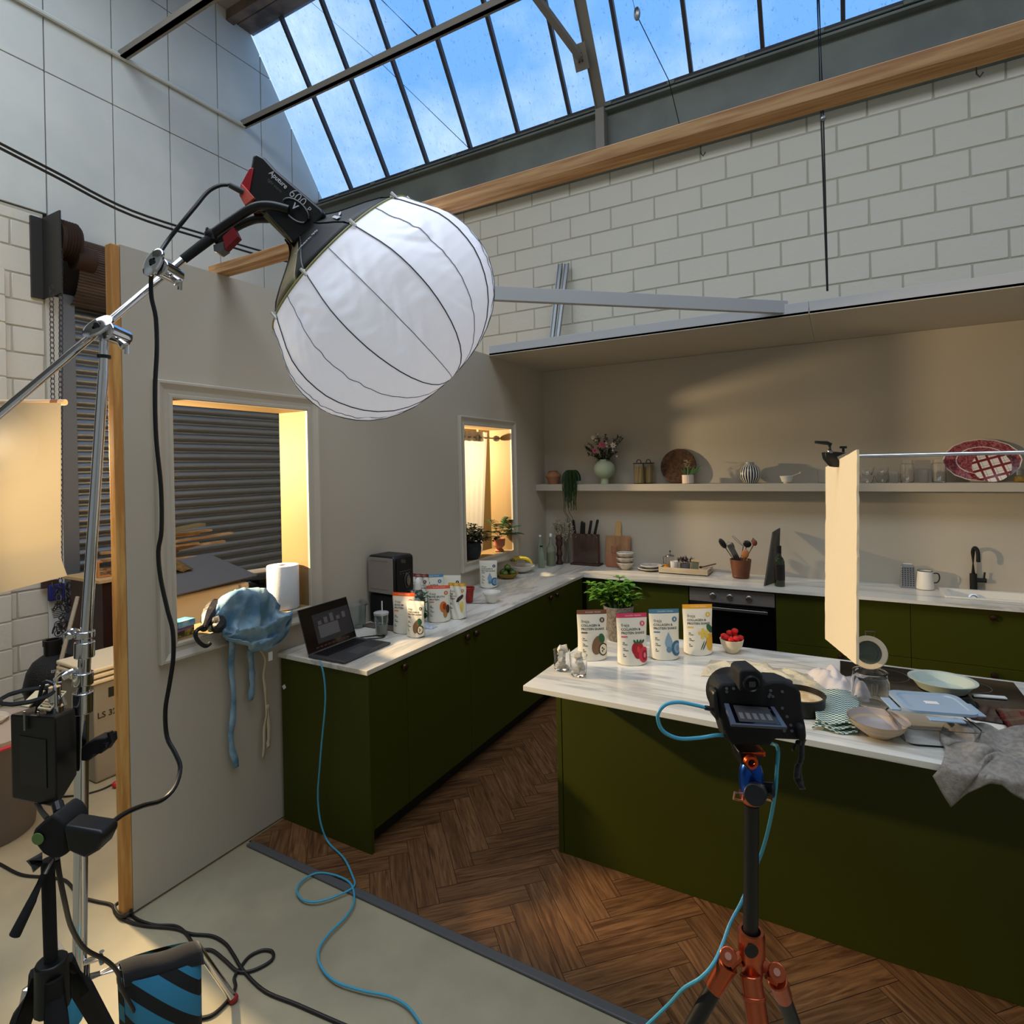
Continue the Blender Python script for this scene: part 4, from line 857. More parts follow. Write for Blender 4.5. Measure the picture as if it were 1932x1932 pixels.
# clip jars with pasta
for i, (x, lab) in enumerate(((1206, 'left glass jar of spaghetti with dark clamp lid on shelf'), (1224, 'right glass jar of twisted pasta with dark clamp lid on shelf'))):
    t = thing('pasta_jar', lab, 'jar', sh(x, 5.26+.06*i), 0, 'pasta jars on the shelf'); R = .048
    MB().lathe([(0, .002), (R-.003, .002), (R, .006), (R, .175), (R-.004, .182), (R-.003, .175), (R-.003, .006), (0, .005)], n=28).build('glass', m_glass, parent=t)
    MB().lathe([(0, .183), (R+.006, .183), (R+.007, .188), (R+.004, .192), (0, .193)], n=28).build('lid', m_bronze, parent=t)
    MB().tube([(-.02, 0, .192)]+[(-.02*cos(a), 0, .20+.022*sin(a)) for a in [pi*k/8 for k in range(9)]]+[(.02, 0, .192)], .004, 6).build('lid_clip', m_bronze, parent=t)
    mb = MB(); rk = random.Random(i)
    for k in range(46): a = rk.uniform(0, 2*pi); r = (R-.009)*sqrt(rk.random()); mb.cyl((r*cos(a), r*sin(a), .008), (r*cos(a+.2), r*sin(a+.2), rk.uniform(.13, .165)), .0028+.0012*i, n=5)
    mb.build('pasta', M('pasta', (206, 172, 96), .6), parent=t)
# woven platter leaning on the wall
t = thing('woven_platter', 'round brown woven basket platter leaning on the wall behind the white flower pot', 'basket', V((sh(1277).x, 5.345, SZ+.158)))
tilt = Matrix.Rotation(radians(-12), 4, 'X'); a, bb, d = V((1, 0, 0)), (tilt.to_3x3() @ V((0, 0, 1))), (tilt.to_3x3() @ V((0, -1, 0)))
prof = []
for k in range(16): r = .155*(k+.5)/16; prof += [(r-.0048, 0), (r-.003, .0035), (r, .0046), (r+.003, .0035)]
prof += [(.158, 0), (.158, -.008), (0, -.008)]
mp_ = M('woven_seagrass', (66, 42, 28), .8, c2=(96, 66, 44), ns=40, bump=.5, bs=120)
MB().lathe([(0, .002)]+prof, n=60, a=a, b=bb, d=d, rf=lambda th, z: 1+.004*sin(24*th)).build('coils', mp_, parent=t, ang=80)
# hyacinth
t = thing('hyacinth_pot', 'white flower in a small cream pot on the shelf', 'potted plant', sh(1298, 5.235))
MB().lathe([(0, 0), (.045, 0), (.050, .006), (.051, .076), (.048, .078), (.044, .072), (0, .066)], n=16).build('pot', M('cream_pot', (222, 200, 182), .7, bump=.1), parent=t, ang=18)
mb = MB()
for a, e, L in ((2.8, .9, .09), (2.4, 1.1, .10), (3.4, .9, .08), (.3, .75, .15), (.6, .95, .12), (1.2, 1.2, .10), (0., .55, .13)): mb.leaf((.01*cos(a), 0, .07), (cos(a)*cos(e), sin(a)*cos(e)*.4-.1, sin(e)), (0, 1, 0), L, .015, .1)
mb.build('leaves', m_leafm, parent=t); MB().cyl((0, 0, .07), (.004, 0, .15), .005, n=8).build('stem', m_leafm, parent=t)
mb = MB(); rk = random.Random(2)
for k in range(40): a = rk.uniform(0, 2*pi); z = .13+.075*rk.random(); mb.leaf((.012*cos(a), .012*sin(a), z), (cos(a), sin(a), .3), (0, 0, 1), .026, .016, .1, 2)
mb.build('flower', M('petal_cream', (236, 228, 200), .7), parent=t)
# striped vase
def stripes():
    m = bpy.data.materials.new('black_white_ribs'); m.use_nodes = True; nt = m.node_tree; p = nt.nodes['Principled BSDF']; N = nt.nodes.new; L = nt.links.new
    t = N('ShaderNodeTexCoord'); g = N('ShaderNodeTexGradient'); g.gradient_type = 'RADIAL'; mu = N('ShaderNodeMath'); mu.operation = 'MULTIPLY'; mu.inputs[1].default_value = 24; fr = N('ShaderNodeMath'); fr.operation = 'FRACT'; gt = N('ShaderNodeMath'); gt.operation = 'GREATER_THAN'; gt.inputs[1].default_value = .55
    mx = N('ShaderNodeMix'); mx.data_type = 'RGBA'; mx.inputs['A'].default_value = lin((26, 28, 34)); mx.inputs['B'].default_value = lin((226, 222, 212))
    L(t.outputs['Object'], g.inputs[0]); L(g.outputs['Fac'], mu.inputs[0]); L(mu.outputs[0], fr.inputs[0]); L(fr.outputs[0], gt.inputs[0]); L(gt.outputs[0], mx.inputs['Factor']); L(mx.outputs['Result'], p.inputs['Base Color']); p.inputs['Roughness'].default_value = .3; return m
t = thing('striped_vase', 'round vase with vertical black and white ribs on the shelf', 'vase', sh(1415, 5.28))
MB().lathe([(0, 0), (.050, 0), (.058, .006), (.086, .05), (.090, .085), (.076, .132), (.040, .158), (.036, .162), (.038, .178), (.033, .178), (.03, .16), (0, .1)], n=96, rf=lambda a, z: 1+.010*cos(24*a)*(1 if z < .158 else 0)).build('body', stripes(), parent=t, ang=80)
t = thing('mortar_and_pestle', 'small white mortar with a pestle lying in it on the shelf', 'mortar', sh(1484, 5.26))
MB().lathe([(0, 0), (.024, 0), (.024, .006), (.036, .012), (.052, .058), (.048, .06), (.032, .02), (0, .018)], n=32).build('mortar', m_ceram, parent=t)
mb = MB(); mb.cyl((.0, 0, .034), (.10, 0, .080), .008, .006, 10); mb.ball((.105, 0, .082), .011, 10, 6); mb.build('pestle', M('stone_beige', (170, 160, 140), .6), parent=t)
# clear glassware row
def glasses(x, y, prof, lab, name='drinking_glass', cat='glass', mug=0, z=SZ, g='clear glasses on the shelf'):
    t = thing(name, lab, cat, V((sh(x, y).x, y, z)), 0, g); MB().lathe(prof, n=22).build('body', m_glass, parent=t)
    if mug: MB().tube([(mug*.036, 0, .07), (mug*.06, 0, .066), (mug*.062, 0, .035), (mug*.036, 0, .025)], .004, 6).build('handle', m_glass, parent=t)
    return t
PB = [(0, .001), (.030, .001), (.044, .030), (.048, .058), (.046, .058), (.041, .030), (.027, .005), (0, .005)]
PT = [(0, .001), (.030, .001), (.036, .10), (.034, .10), (.028, .006), (0, .006)]
PK = [(0, .001), (.040, .001), (.044, .008), (.044, .14), (.036, .148), (.036, .170), (.033, .170), (.033, .146), (.041, .138), (.041, .010), (0, .006)]
PM = [(0, .001), (.034, .001), (.036, .085), (.034, .085), (.031, .008), (0, .008)]
glasses(1552, 5.27, PT, 'small clear glass just left of the foam card on shelf')
glasses(1636, 5.24, PB, 'low clear glass bowl beside the foam card, bottom of stack'); glasses(1636, 5.24, PB, 'low clear glass bowl beside the foam card, top of stack', z=SZ+.060)
glasses(1664, 5.30, PB, 'low clear glass bowl second from foam card, bottom of stack'); glasses(1664, 5.30, PB, 'low clear glass bowl second from foam card, top of stack', z=SZ+.060)
glasses(1686, 5.235, PM, 'clear glass mug with handle on the right', mug=1)
glasses(1712, 5.30, PK, 'left tall clear glass jar behind the chrome rod'); glasses(1742, 5.26, PT, 'clear glass tumbler between the two tall jars'); glasses(1772, 5.28, PK, 'right tall clear glass jar beside the red platter')
# red transfer platter and plaid plate
def pat(name, kind):
    m = bpy.data.materials.new(name); m.use_nodes = True; nt = m.node_tree; p = nt.nodes['Principled BSDF']; N = nt.nodes.new; L = nt.links.new; p.inputs['Roughness'].default_value = .25
    t = N('ShaderNodeTexCoord'); mx = N('ShaderNodeMix'); mx.data_type = 'RGBA'
    if kind == 'plaid':
        mp = N('ShaderNodeMapping'); mp.inputs['Rotation'].default_value = (0, radians(17), 0); L(t.outputs['Object'], mp.inputs[0]); sp = N('ShaderNodeSeparateXYZ'); L(mp.outputs[0], sp.inputs[0]); prev = None
        out = []
        for ax, k, th, ph in (('X', 16, .24, .1), ('Z', 16, .26, .2), ('X', 16, .03, .66), ('Z', 16, .03, .72)):
            a = N('ShaderNodeMath'); a.operation = 'MULTIPLY_ADD'; a.inputs[1].default_value = k; a.inputs[2].default_value = ph+50; L(sp.outputs[ax], a.inputs[0]); f = N('ShaderNodeMath'); f.operation = 'FRACT'; L(a.outputs[0], f.inputs[0]); g = N('ShaderNodeMath'); g.operation = 'LESS_THAN'; g.inputs[1].default_value = th; L(f.outputs[0], g.inputs[0]); out.append(g)
        def mxx(a, b): q = N('ShaderNodeMath'); q.operation = 'MAXIMUM'; L(a.outputs[0], q.inputs[0]); L(b.outputs[0], q.inputs[1]); return q
        wide = mxx(out[0], out[1]); thin = mxx(out[2], out[3])
        m0 = N('ShaderNodeMix'); m0.data_type = 'RGBA'; m0.inputs['A'].default_value = lin((232, 222, 210)); m0.inputs['B'].default_value = lin((110, 120, 90)); L(thin.outputs[0], m0.inputs['Factor'])
        L(wide.outputs[0], mx.inputs['Factor']); L(m0.outputs['Result'], mx.inputs['A']); mx.inputs['B'].default_value = lin((122, 28, 34))
    else:
        n = N('ShaderNodeTexNoise'); n.inputs['Scale'].default_value = 42; n.inputs['Detail'].default_value = 5; n.inputs['Distortion'].default_value = 1.5; L(t.outputs['Object'], n.inputs['Vector'])
        r = N('ShaderNodeValToRGB'); r.color_ramp.elements[0].position = .44; r.color_ramp.elements[1].position = .6; L(n.outputs['Fac'], r.inputs[0]); L(r.outputs[0], mx.inputs['Factor']); mx.inputs['A'].default_value = lin((128, 40, 50)); mx.inputs['B'].default_value = lin((176, 104, 104))
    L(mx.outputs['Result'], p.inputs['Base Color']); return m
tl = Matrix.Rotation(radians(-14), 3, 'X'); a, bb, d = V((1, 0, 0)), tl @ V((0, 0, 1)), tl @ V((0, -1, 0))
t = thing('oval_platter', 'large oval red patterned platter leaning on the wall behind the plaid plate', 'platter', V((sh(1852, 5.345).x, 5.347, SZ+.155)))
MB().lathe([(.150, .017), (.1535, .020), (.156, .018), (.154, .012), (.10, 0), (0, 0)], n=56, a=a, b=bb, d=d, sx=1.45, rf=lambda th, z: 1+.012*cos(16*th)).build('rim', m_ceram, parent=t)
MB().lathe([(0, .0035), (.085, .0035), (.10, .006), (.150, .0175)], n=56, a=a, b=bb, d=d, sx=1.45, rf=lambda th, z: 1+.012*cos(16*th)).build('pattern', pat('red_transfer', 'tr'), parent=t)
mb = MB(); mb.lathe([(.098, .0062), (.103, .0072)], n=56, a=a, b=bb, d=d, sx=1.45); mb.build('inner_band', m_ceram, parent=t)
t = thing('plaid_plate', 'round white plate with dark red plaid in front of the oval platter', 'plate', V((sh(1871, 5.28).x, 5.285, SZ+.110)))
MB().lathe([(0, .003), (.07, .003), (.108, .012), (.112, .012), (.110, .006), (.07, -.002), (0, -.002)], n=48, a=a, b=bb, d=d).build('plate', pat('plaid', 'plaid'), parent=t)
t = thing('honey_jar', 'small ribbed glass jar of yellow honey at the right end of the shelf', 'jar', sh(1926, 5.25))
MB().lathe([(0, .002), (.030, .002), (.036, .015), (.034, .04), (.022, .052), (.026, .075), (.022, .09), (0, .09)], n=18).build('glass', m_glass, parent=t); MB().lathe([(0, .004), (.027, .004), (.032, .016), (.030, .036), (0, .038)], n=18).build('honey', M('honey', (206, 168, 52), .2, trans=.3), parent=t)

# ================================================================ BACK WORKTOP THINGS
WZ = .9012
def bt(x, yb, y=None): p = PZ(x, yb, .9); y = p.y if y is None else y; d = ray(x, yb); q = CO+d*(y/d.y); return V((q.x, y, WZ))
t = thing('small_bottle', 'short slim clear bottle with dark cap in the corner', 'bottle', V((-2.50, 4.98, WZ)), 0, 'bottles in the corner')
MB().lathe([(0, 0), (.028, 0), (.030, .005), (.030, .15), (.014, .185), (.013, .20), (0, .20)], n=24).build('bottle', M('green_tint_glass', (214, 226, 204), .08, trans=.85), parent=t); MB().lathe([(0, .2), (.014, .2), (.014, .212), (0, .212)], n=16).build('cap', m_black, parent=t)
t = thing('oil_bottle', 'tall clear bottle with pale stopper in the corner', 'bottle', V((-2.47, 5.13, WZ)), 0, 'bottles in the corner')
MB().lathe([(0, 0), (.042, 0), (.045, .006), (.045, .17), (.020, .215), (.013, .25), (.013, .28), (0, .28)], n=26).build('bottle', M('green_tint_glass'), parent=t); MB().lathe([(0, .28), (.012, .28), (.015, .30), (.010, .312), (0, .314)], n=16).build('stopper', m_white, parent=t); MB().lathe([(0, .005), (.038, .005), (.038, .13), (0, .13)], n=24).build('oil', M('pale_oil', (170, 166, 110), .2, trans=.5), parent=t)
t = thing('bottle_stopper_bottle', 'narrow clear bottle behind the tall one in the corner', 'bottle', V((-2.56, 5.08, WZ)), 0, 'bottles in the corner'); t.name = 'narrow_bottle'
MB().lathe([(0, 0), (.026, 0), (.027, .20), (.012, .24), (.012, .285), (0, .285)], n=20).build('bottle', M('green_tint_glass'), parent=t); MB().lathe([(0, .285), (.013, .285), (.010, .30), (0, .302)], n=14).build('cap', m_white, parent=t)
t = thing('pepper_mill', 'dark turned wooden pepper mill beside the corner bottles', 'pepper mill', V((-2.43, 5.235, WZ)))
MB().lathe([(0, 0), (.034, 0), (.036, .012), (.024, .04), (.022, .07), (.034, .10), (.024, .13), (.022, .17), (.030, .185), (.034, .21), (.026, .232), (.034, .245), (.036, .262), (.026, .282), (0, .288)], n=28).build('body', M('dark_walnut', (74, 44, 32), .45, c2=(54, 32, 24), ns=9, stretch=(1, 1, 6)), parent=t)
t = thing('glass_vase', 'slim clear glass vase near the corner', 'vase', V((-2.40, 5.335, WZ)))
MB().lathe([(0, .002), (.040, .002), (.042, .008), (.040, .10), (.026, .17), (.030, .19), (.028, .19), (.023, .17), (.037, .10), (.038, .012), (0, .010)], n=26).build('body', m_glass, parent=t)
b = thing('dried_flowers', 'airy bunch of tiny dried pale flowers in the slim glass vase', 'dried flowers', V((-2.40, 5.335, WZ+.17))); ms = MB(); mf = MB(); rk = random.Random(9)
for k in range(46):
    x, y, z = rk.uniform(-.125, .12), rk.uniform(-.09, .025), rk.uniform(.10, .27); P = smoothpath([(0, 0, -.15), (x*.15, y*.15, .02), (x*.6, y*.6, z*.55), (x, y, z)], 3); ms.tube(P, .0012, 4)
    for j in range(7): q = V((x, y, z))+V((rk.uniform(-.025, .025), rk.uniform(-.02, .01), rk.uniform(-.05, .015))); ms.tube([P[-3], q], .0007, 3); mf.ball(q, .0042, 6, 4)
ms.build('stems', M('dry_stem', (122, 112, 80), .8), parent=b); mf.build('blossom', M('dry_blossom', (206, 194, 166), .8), parent=b)['kind'] = 'stuff'
# knife block
t = thing('knife_stand', 'dark wooden upright knife stand on the back worktop', 'knife block', V((-2.17, 5.32, WZ))); m_wal = M('dark_walnut')
MB().box(-.155, .145, -.07, .06, 0, .018).build('foot', m_wal, parent=t, smooth=False, bevel=.006)
MB().box(-.14, .13, -.012, .012, .018, .30).build('back_board', M('walnut_mid', (104, 68, 50), .4, c2=(78, 50, 38), ns=6, stretch=(1, 1, 5)), parent=t, smooth=False, bevel=.003)
MB().box(-.14, .13, -.040, -.034, .018, .29).build('clear_front', M('acrylic_smoke', (180, 150, 134), .08, trans=.9), parent=t, smooth=False)
kn = V(t.location); mb = MB()
for x in (-.13, .118):
    for z in (.275, .035): mb.cyl((x, -.046, z), (x, -.034, z), .007, n=10)
mb.build('screw', m_steel, parent=t)
for i, (x0, x1, h, L, lab) in enumerate(((-.115, -.085, .26, .27, 'knife with the longest blade, at the left end of the stand'), (-.048, -.06, .25, .12, 'second knife from the left in the stand'), (-.022, -.028, .24, .10, 'third knife from the left in the stand, shortest handle'), (.034, .0, .26, .17, 'fourth knife from the left in the stand, broad pointed blade'), (.092, .056, .27, .15, 'knife at the right end of the stand with broad blade'))):
    k = thing('kitchen_knife', 'black-handled '+lab, 'knife', kn+V((0, -.023, 0)), 0, 'knives in the stand'); top = V((x0, 0, .30)); bot = V((x1, 0, .30-L)); w2 = .010+.006*(i in (3, 4))
    d = (bot-top).normalized(); a = V((-d.z, 0, d.x)); bm_ = MB(); bm_.prism([top-a*w2, top+a*w2, bot+a*w2*.6-d*.03, bot], lambda p: p+V((0, -.001, 0)), lambda p: p+V((0, .001, 0))); bm_.build('blade', m_steel, parent=k, smooth=False)
    q = top-d*(h-.15)*1.15; hb = MB(); hb.obox((top+q)/2, d*(q-top).length/2, a*.0125, (0, .008, 0)); hb.ball(q, (.0145, .009, .012), 10, 6); hb.build('handle', m_black, parent=k, bevel=.003)
# chopping boards
m_bd = M('board_wood', (176, 134, 92), .6, c2=(150, 106, 72), ns=5, stretch=(3, 3, .7)); m_bd2 = M('board_wood_red', (166, 108, 78), .6, c2=(140, 86, 60), ns=6, stretch=(3, 3, .7))
t = thing('paddle_board', 'tall light wood chopping board with paddle handle leaning on the back wall', 'chopping board', V((-1.87, 5.335, WZ))); lean = radians(-7); t.rotation_euler = (lean, 0, 0)
poly = rr(0, .145, .125, .145, .018, 0); pts = [(p[0], p[1]) for p in poly]
hp = [(.034, .285), (.027, .33), (.030, .40), (.022, .425), (0, .432), (-.022, .425), (-.030, .40), (-.027, .33), (-.034, .285)]
MB().prism([(p[0], p[1]) for p in poly], lambda p: V((p[0], 0, p[1])), lambda p: V((p[0], .018, p[1]))).build('board', m_bd, parent=t, smooth=False, bevel=.003)
MB().prism(hp, lambda p: V((p[0], .001, p[1])), lambda p: V((p[0], .017, p[1]))).build('handle', M('board_handle', (196, 158, 96), .6), parent=t, smooth=False, bevel=.004)
t = thing('chopping_board', 'small wooden chopping board leaning in front of the paddle board', 'chopping board', V((-1.885, 5.27, WZ))); t.rotation_euler = (lean, 0, 0)
mb = MB(); mb.box(-.075, .075, 0, .015, 0, .13); mb.box(-.03, .03, 0, .015, .131, .20); mb.build('board', m_bd2, parent=t, smooth=False, bevel=.004)
# stacked bowls, plates
proto = None
PBW = [(0, 0), (.035, 0), (.040, .004), (.070, .045), (.080, .062), (.077, .064), (.064, .042), (.035, .010), (0, .009)]
m_stone = M('stoneware', (196, 188, 174), .5, c2=(176, 168, 154), ns=30)
c = bt(1180, 1082, 5.20)
for i, s in enumerate(('bottom', 'middle', 'top')):
    lab = s+' bowl of the grey-white stoneware stack of three'
    if i == 0: proto = thing('stoneware_bowl', lab, 'bowl', c, 0, 'stacked stoneware bowls'); MB().lathe(PBW, n=36).build('bowl', m_stone, parent=proto); MB().lathe([(.076, .0635), (.0785, .066), (.081, .063)], n=36).build('rim', m_ceram, parent=proto)
    else: dup(proto, c+V((0, 0, .046*i+.0)), 0, lab)
c = bt(1226, 1077, 5.24); PPL = [(0, 0), (.055, 0), (.062, .004), (.105, .020), (.108, .022), (.104, .024), (.060, .010), (0, .009)]
proto = thing('stoneware_plate', 'lower of the two stacked plates beside the bowls', 'plate', c, 0, 'stacked plates'); MB().lathe(PPL, n=40).build('plate', m_stone, parent=proto); MB().lathe([(.103, .0235), (.106, .026), (.109, .0225)], n=40).build('rim', m_ceram, parent=proto)
dup(proto, c+V((.01, 0, .0255)), 0, 'upper smaller plate of the stacked pair beside the bowls').scale = (.88, .88, 1)
# tray and its contents
t = thing('wooden_tray', 'pale wooden tray holding small things on the back worktop', 'tray', V((-1.215, 5.255, WZ)))
mb = MB(); X0, X1, Y0, Y1 = -.205, .215, -.115, .115
mb.box(X0, X1, Y0, Y1, 0, .008); mb.build('base', M('whitewashed_wood', (206, 188, 156), .7, c2=(186, 166, 134), ns=6, stretch=(.7, 4, 4)), parent=t, smooth=False)
for a in ((X0, X1, Y0, Y0+.010, .0, .055), (X0, X1, Y1-.010, Y1, .0, .055), (X0, X0+.010, Y0+.0101, Y1-.0101, .0, .055), (X1-.010, X1, Y0+.0101, Y1-.0101, .0, .055)): MB().box(*a).build('side', M('whitewashed_wood'), parent=t, smooth=False, bevel=.001)
MB().box(X1+.0005, X1+.001, -.03, .03, .028, .040).build('hand_slot', m_bronze, parent=t, smooth=False)
c = V((-1.215, 5.255, WZ+.0095))
q = thing('cafetiere', 'small glass coffee press at the back left of the tray', 'coffee press', c+V((-.145, .055, 0))); MB().lathe([(0, .002), (.034, .002), (.036, .006), (.036, .12), (.034, .12), (.034, .008), (0, .006)], n=24).build('glass', m_glass, parent=q); MB().lathe([(0, .120), (.038, .120), (.036, .128), (.012, .134), (0, .134)], n=24).build('lid', m_steel, parent=q); mb = MB(); mb.cyl((0, 0, .134), (0, 0, .16), .002, n=6); mb.ball((0, 0, .164), .008, 8, 6); mb.build('plunger', m_black, parent=q); MB().tube([(-.037, 0, .115), (-.062, 0, .112), (-.060, 0, .04), (-.037, 0, .035)], .004, 6).build('handle', m_steel, parent=q)
q = thing('syrup_jar', 'little jar of amber syrup at the left of the tray', 'jar', c+V((-.15, -.06, 0))); MB().lathe([(0, 0), (.022, 0), (.030, .02), (.024, .045), (.015, .05), (.018, .062), (0, .064)], n=18).build('jar', M('amber', (226, 148, 24), .2, trans=.25, emit=None), parent=q)
q = thing('cream_cup', 'cream fluted ceramic cup on the tray', 'cup', c+V((-.085, -.045, 0))); MB().lathe([(0, .001), (.026, .001), (.030, .03), (.034, .094), (.031, .094), (.027, .03), (0, .008)], n=40, rf=lambda a, z: 1+.03*cos(10*a)).build('cup', m_ceram, parent=q)
q = thing('succulent_pot', 'dark purple leafy succulent in a grey pot on the tray', 'potted plant', c+V((-.0, -.0, 0))); MB().lathe([(0, 0), (.038, 0), (.043, .07), (.040, .07), (0, .06)], n=24).build('pot', M('grey_pot', (112, 106, 108), .7), parent=q)
mb = MB(); rk = random.Random(12)
for k in range(90): a = rk.uniform(0, 2*pi); e = rk.uniform(.0, 1.3); x = rk.uniform(-.055, .06); mb.leaf((x, rk.uniform(-.02, .02), .075+rk.random()*.03), (cos(a)*cos(e), sin(a)*cos(e)*.6, sin(e)), (0, 0, 1), .05, .010, .1, 2)
mb.build('foliage', M('purple_leaf', (58, 34, 40), .5), parent=q)
q = thing('tea_caddy', 'two-tone cream and green paper box on the tray', 'box', c+V((.088, -.01, 0)), .3); mb = MB(); mb.obox((0, 0, .048), (.028, 0, -.004), (0, .028, 0), (.004, 0, .045)); mb.build('box', M('sage_box', (120, 122, 96), .6), parent=q, smooth=False, bevel=.002); MB().obox((.003, 0, .101), (.032, 0, -.004), (0, .032, 0), (.002, 0, .006)).build('lid', M('tan_lid', (206, 178, 132), .6), parent=q, smooth=False, bevel=.002)
q = thing('napkin', 'crumpled white napkin at the front of the tray', 'napkin', c+V((.075, -.078, .0)), .2); MB().grid(16, 12, lambda u, v: ((u-.5)*.10, (v-.5)*.05, .002+.028*abs(noise.noise(V((u*3, v*3, 5))))+.02*sin(pi*u)*sin(pi*v))).build('cloth', m_ceram, parent=q, solid=.002)
q = thing('honey_dipper', 'dark wooden stick resting over the right tray edge', 'dipper', c+V((.14, .0, .035))); mb = MB(); mb.cyl((0, 0, .012), (.12, .03, .045), .005, n=8); mb.ball((-.005, 0, .012), (.014, .011, .011), 10, 6); mb.build('stick', m_wal, parent=q)
# utensil pot and utensils
u0 = V((-.742, 5.20, WZ)); t = thing('utensil_pot', 'tapered copper brown ceramic pot holding utensils', 'pot', u0)
MB().lathe([(0, .001), (.062, .001), (.065, .006), (.070, .018), (.068, .022), (.085, .148), (.086, .155), (.081, .155), (.064, .02), (0, .014)], n=34).build('pot', M('rust_glaze', (118, 70, 46), .4, c2=(96, 54, 36), ns=6), parent=t)
def utensil(lab, a, b, mat, head, name='utensil', cat='utensil'):
    k = thing(name, lab, cat, u0+V((0, 0, .02)), 0, 'utensils in the brown pot'); MB().tube([a, b], .005, 8).build('handle', mat[0], parent=k); head(k, V(b), (V(b)-V(a)).normalized())
def spoonh(mat, rx=.030, rz=.040):
    def f(k, b, d):
        x, y, z = frame(d, V((0, 1, 0))); Mx = Matrix((x, y, z)).transposed(); MB().ball(b+d*.03, (rx, .010, rz), 14, 8, Mx).build('head', mat, parent=k)
    return f
utensil('black ladle spoon leaning far left in the brown pot', (.02, 0, .01), (-.125, 0, .235), (m_steel,), spoonh(m_black, .024, .048), 'black_spoon', 'spoon')
utensil('black ladle leaning right in the brown pot', (-.02, .01, .01), (.045, .01, .235), (m_steel,), spoonh(m_black, .034, .030), 'black_ladle', 'ladle')
utensil('wooden spoon with rounded head low in the brown pot', (.0, -.02, .01), (.035, -.03, .155), (m_bd,), spoonh(M('spoon_wood', (176, 112, 62), .6), .030, .040), 'wooden_spoon', 'spoon')
def graterh(k, b, d): a_, b_, c_ = frame(d, V((0, 1, 0))); MB().obox(b+d*.05, b_*.004, a_*.020, d*.10).build('blade', m_steel, parent=k, smooth=False, bevel=.002)
def slot(k, b, d): MB().obox(b+d*.07, V((.022, 0, .010)), V((0, .003, 0)), d*.085).build('blade', m_steel, parent=k, smooth=False, bevel=.003); MB().tube([b+d*.155+V((-.022, 0, -.0)), b+d*.18, b+d*.155+V((.022, 0, 0))], .003, 6).build('loop', m_steel, parent=k)
utensil('long steel hand grater standing in the brown pot', (.03, .02, .01), (-.02, .0, .12), (m_steel,), slot, 'hand_grater', 'grater')
def whisk(k, b, d): MB().tube([b, b+V((-.04, 0, .03)), b+V((-.075, 0, .065)), b+V((-.09, 0, .08)), b+V((-.078, 0, .085)), b+V((-.035, 0, .045)), b], .002, 5).build('wire_loop', m_steel, parent=k)
utensil('thin steel wire tongs behind the ladle in the brown pot', (-.03, .03, .01), (.02, .03, .24), (m_steel,), whisk, 'wire_tongs', 'tongs')
def forkh(k, b, d):
    mb = MB(); mb.ball(b+d*.02, (.022, .008, .026), 10, 6)
    for i in range(4): mb.tube([b+d*(.02+.008*i)+V((-.006, 0, 0)), b+d*(.03+.010*i)+V((-.030, 0, .004))], .004, 6)
    mb.build('head', M('rosewood', (122, 56, 36), .5), parent=k)
utensil('reddish wooden pasta fork leaning right in the brown pot', (-.02, -.02, .01), (.105, -.02, .262), (M('rosewood', (122, 56, 36), .5),), forkh, 'pasta_fork', 'fork')
utensil('dark spatula in the middle of the brown pot', (.0, .03, .01), (-.055, .02, .21), (M('olive_handle', (84, 78, 50), .5),), spoonh(M('olive_handle'), .014, .034), 'spatula', 'spatula')
# leaning slate and wine bottle
t = thing('slate_board', 'tall dark slate board leaning on edge beside the wine bottle', 'serving board', V((-.50, 5.02, WZ)))
A = PY(1442, 1107, 4.90); B = PY(1468, 1103, 5.12); C_ = PY(1471, 996, 5.36); D_ = PY(1458, 1004, 5.14); B.z = A.z = WZ+.003
mb = MW(t); n = (B-A).cross(D_-A).normalized()*.006; q = [A, V((B.x+.0, B.y, B.z)), C_, D_]; mb.prism(q, lambda p: p-n, lambda p: p+n); mb.build('slate', M('slate', (52, 50, 46), .5), smooth=False, bevel=.002)
t = thing('wine_bottle', 'dark green wine bottle with black label before the slate board', 'bottle', V((-.425, 4.965, WZ)))
MB().lathe([(0, 0), (.036, 0), (.038, .005), (.038, .19), (.030, .215), (.016, .235), (.0145, .30), (.0155, .302), (.0155, .312), (0, .312)], n=30).build('glass', M('bottle_green', (30, 44, 20), .08, coat=.5), parent=t); MB().lathe([(.0386, .05), (.0386, .17)], n=30).build('label', M('wine_label', (34, 22, 24), .5), parent=t); MB().lathe([(.0162, .255), (.0162, .313), (0, .3135)], n=20).build('capsule', m_blackm, parent=t)
# grater, enamel jug
t = thing('box_grater', 'small steel box grater standing left of the white mug', 'grater', V((.43, 5.29, WZ))); 
def taper(mb, w0, w1, d0, d1, h): L0_ = mb.vs([(-w0, -d0, 0), (w0, -d0, 0), (w0, d0, 0), (-w0, d0, 0)]); L1_ = mb.vs([(-w1, -d1, h), (w1, -d1, h), (w1, d1, h), (-w1, d1, h)]); mb.bridge(L0_, L1_); mb.bm.faces.new(L1_); return mb
taper(MB(), .050, .040, .03, .022, .165).build('body', M('zinc', (150, 152, 156), .4, .8), parent=t, smooth=False, bevel=.003)
mb = MB()
for i in range(9):
    for j in range(5): mb.cyl((-.034+.017*j, -.0305+.0008*i, .02+.0155*i), (-.034+.017*j, -.0285+.0008*i, .02+.0155*i), .0042, n=8)
mb.build('grating_holes', m_black, parent=t)['kind'] = 'stuff'
MB().tube([(-.03, 0, .165), (-.028, 0, .175), (.028, 0, .175), (.03, 0, .165)], .0035, 6).build('handle', m_steel, parent=t)
t = thing('enamel_jug', 'white enamel mug with black rim and handle beside the grater', 'mug', V((.535, 5.27, WZ)))
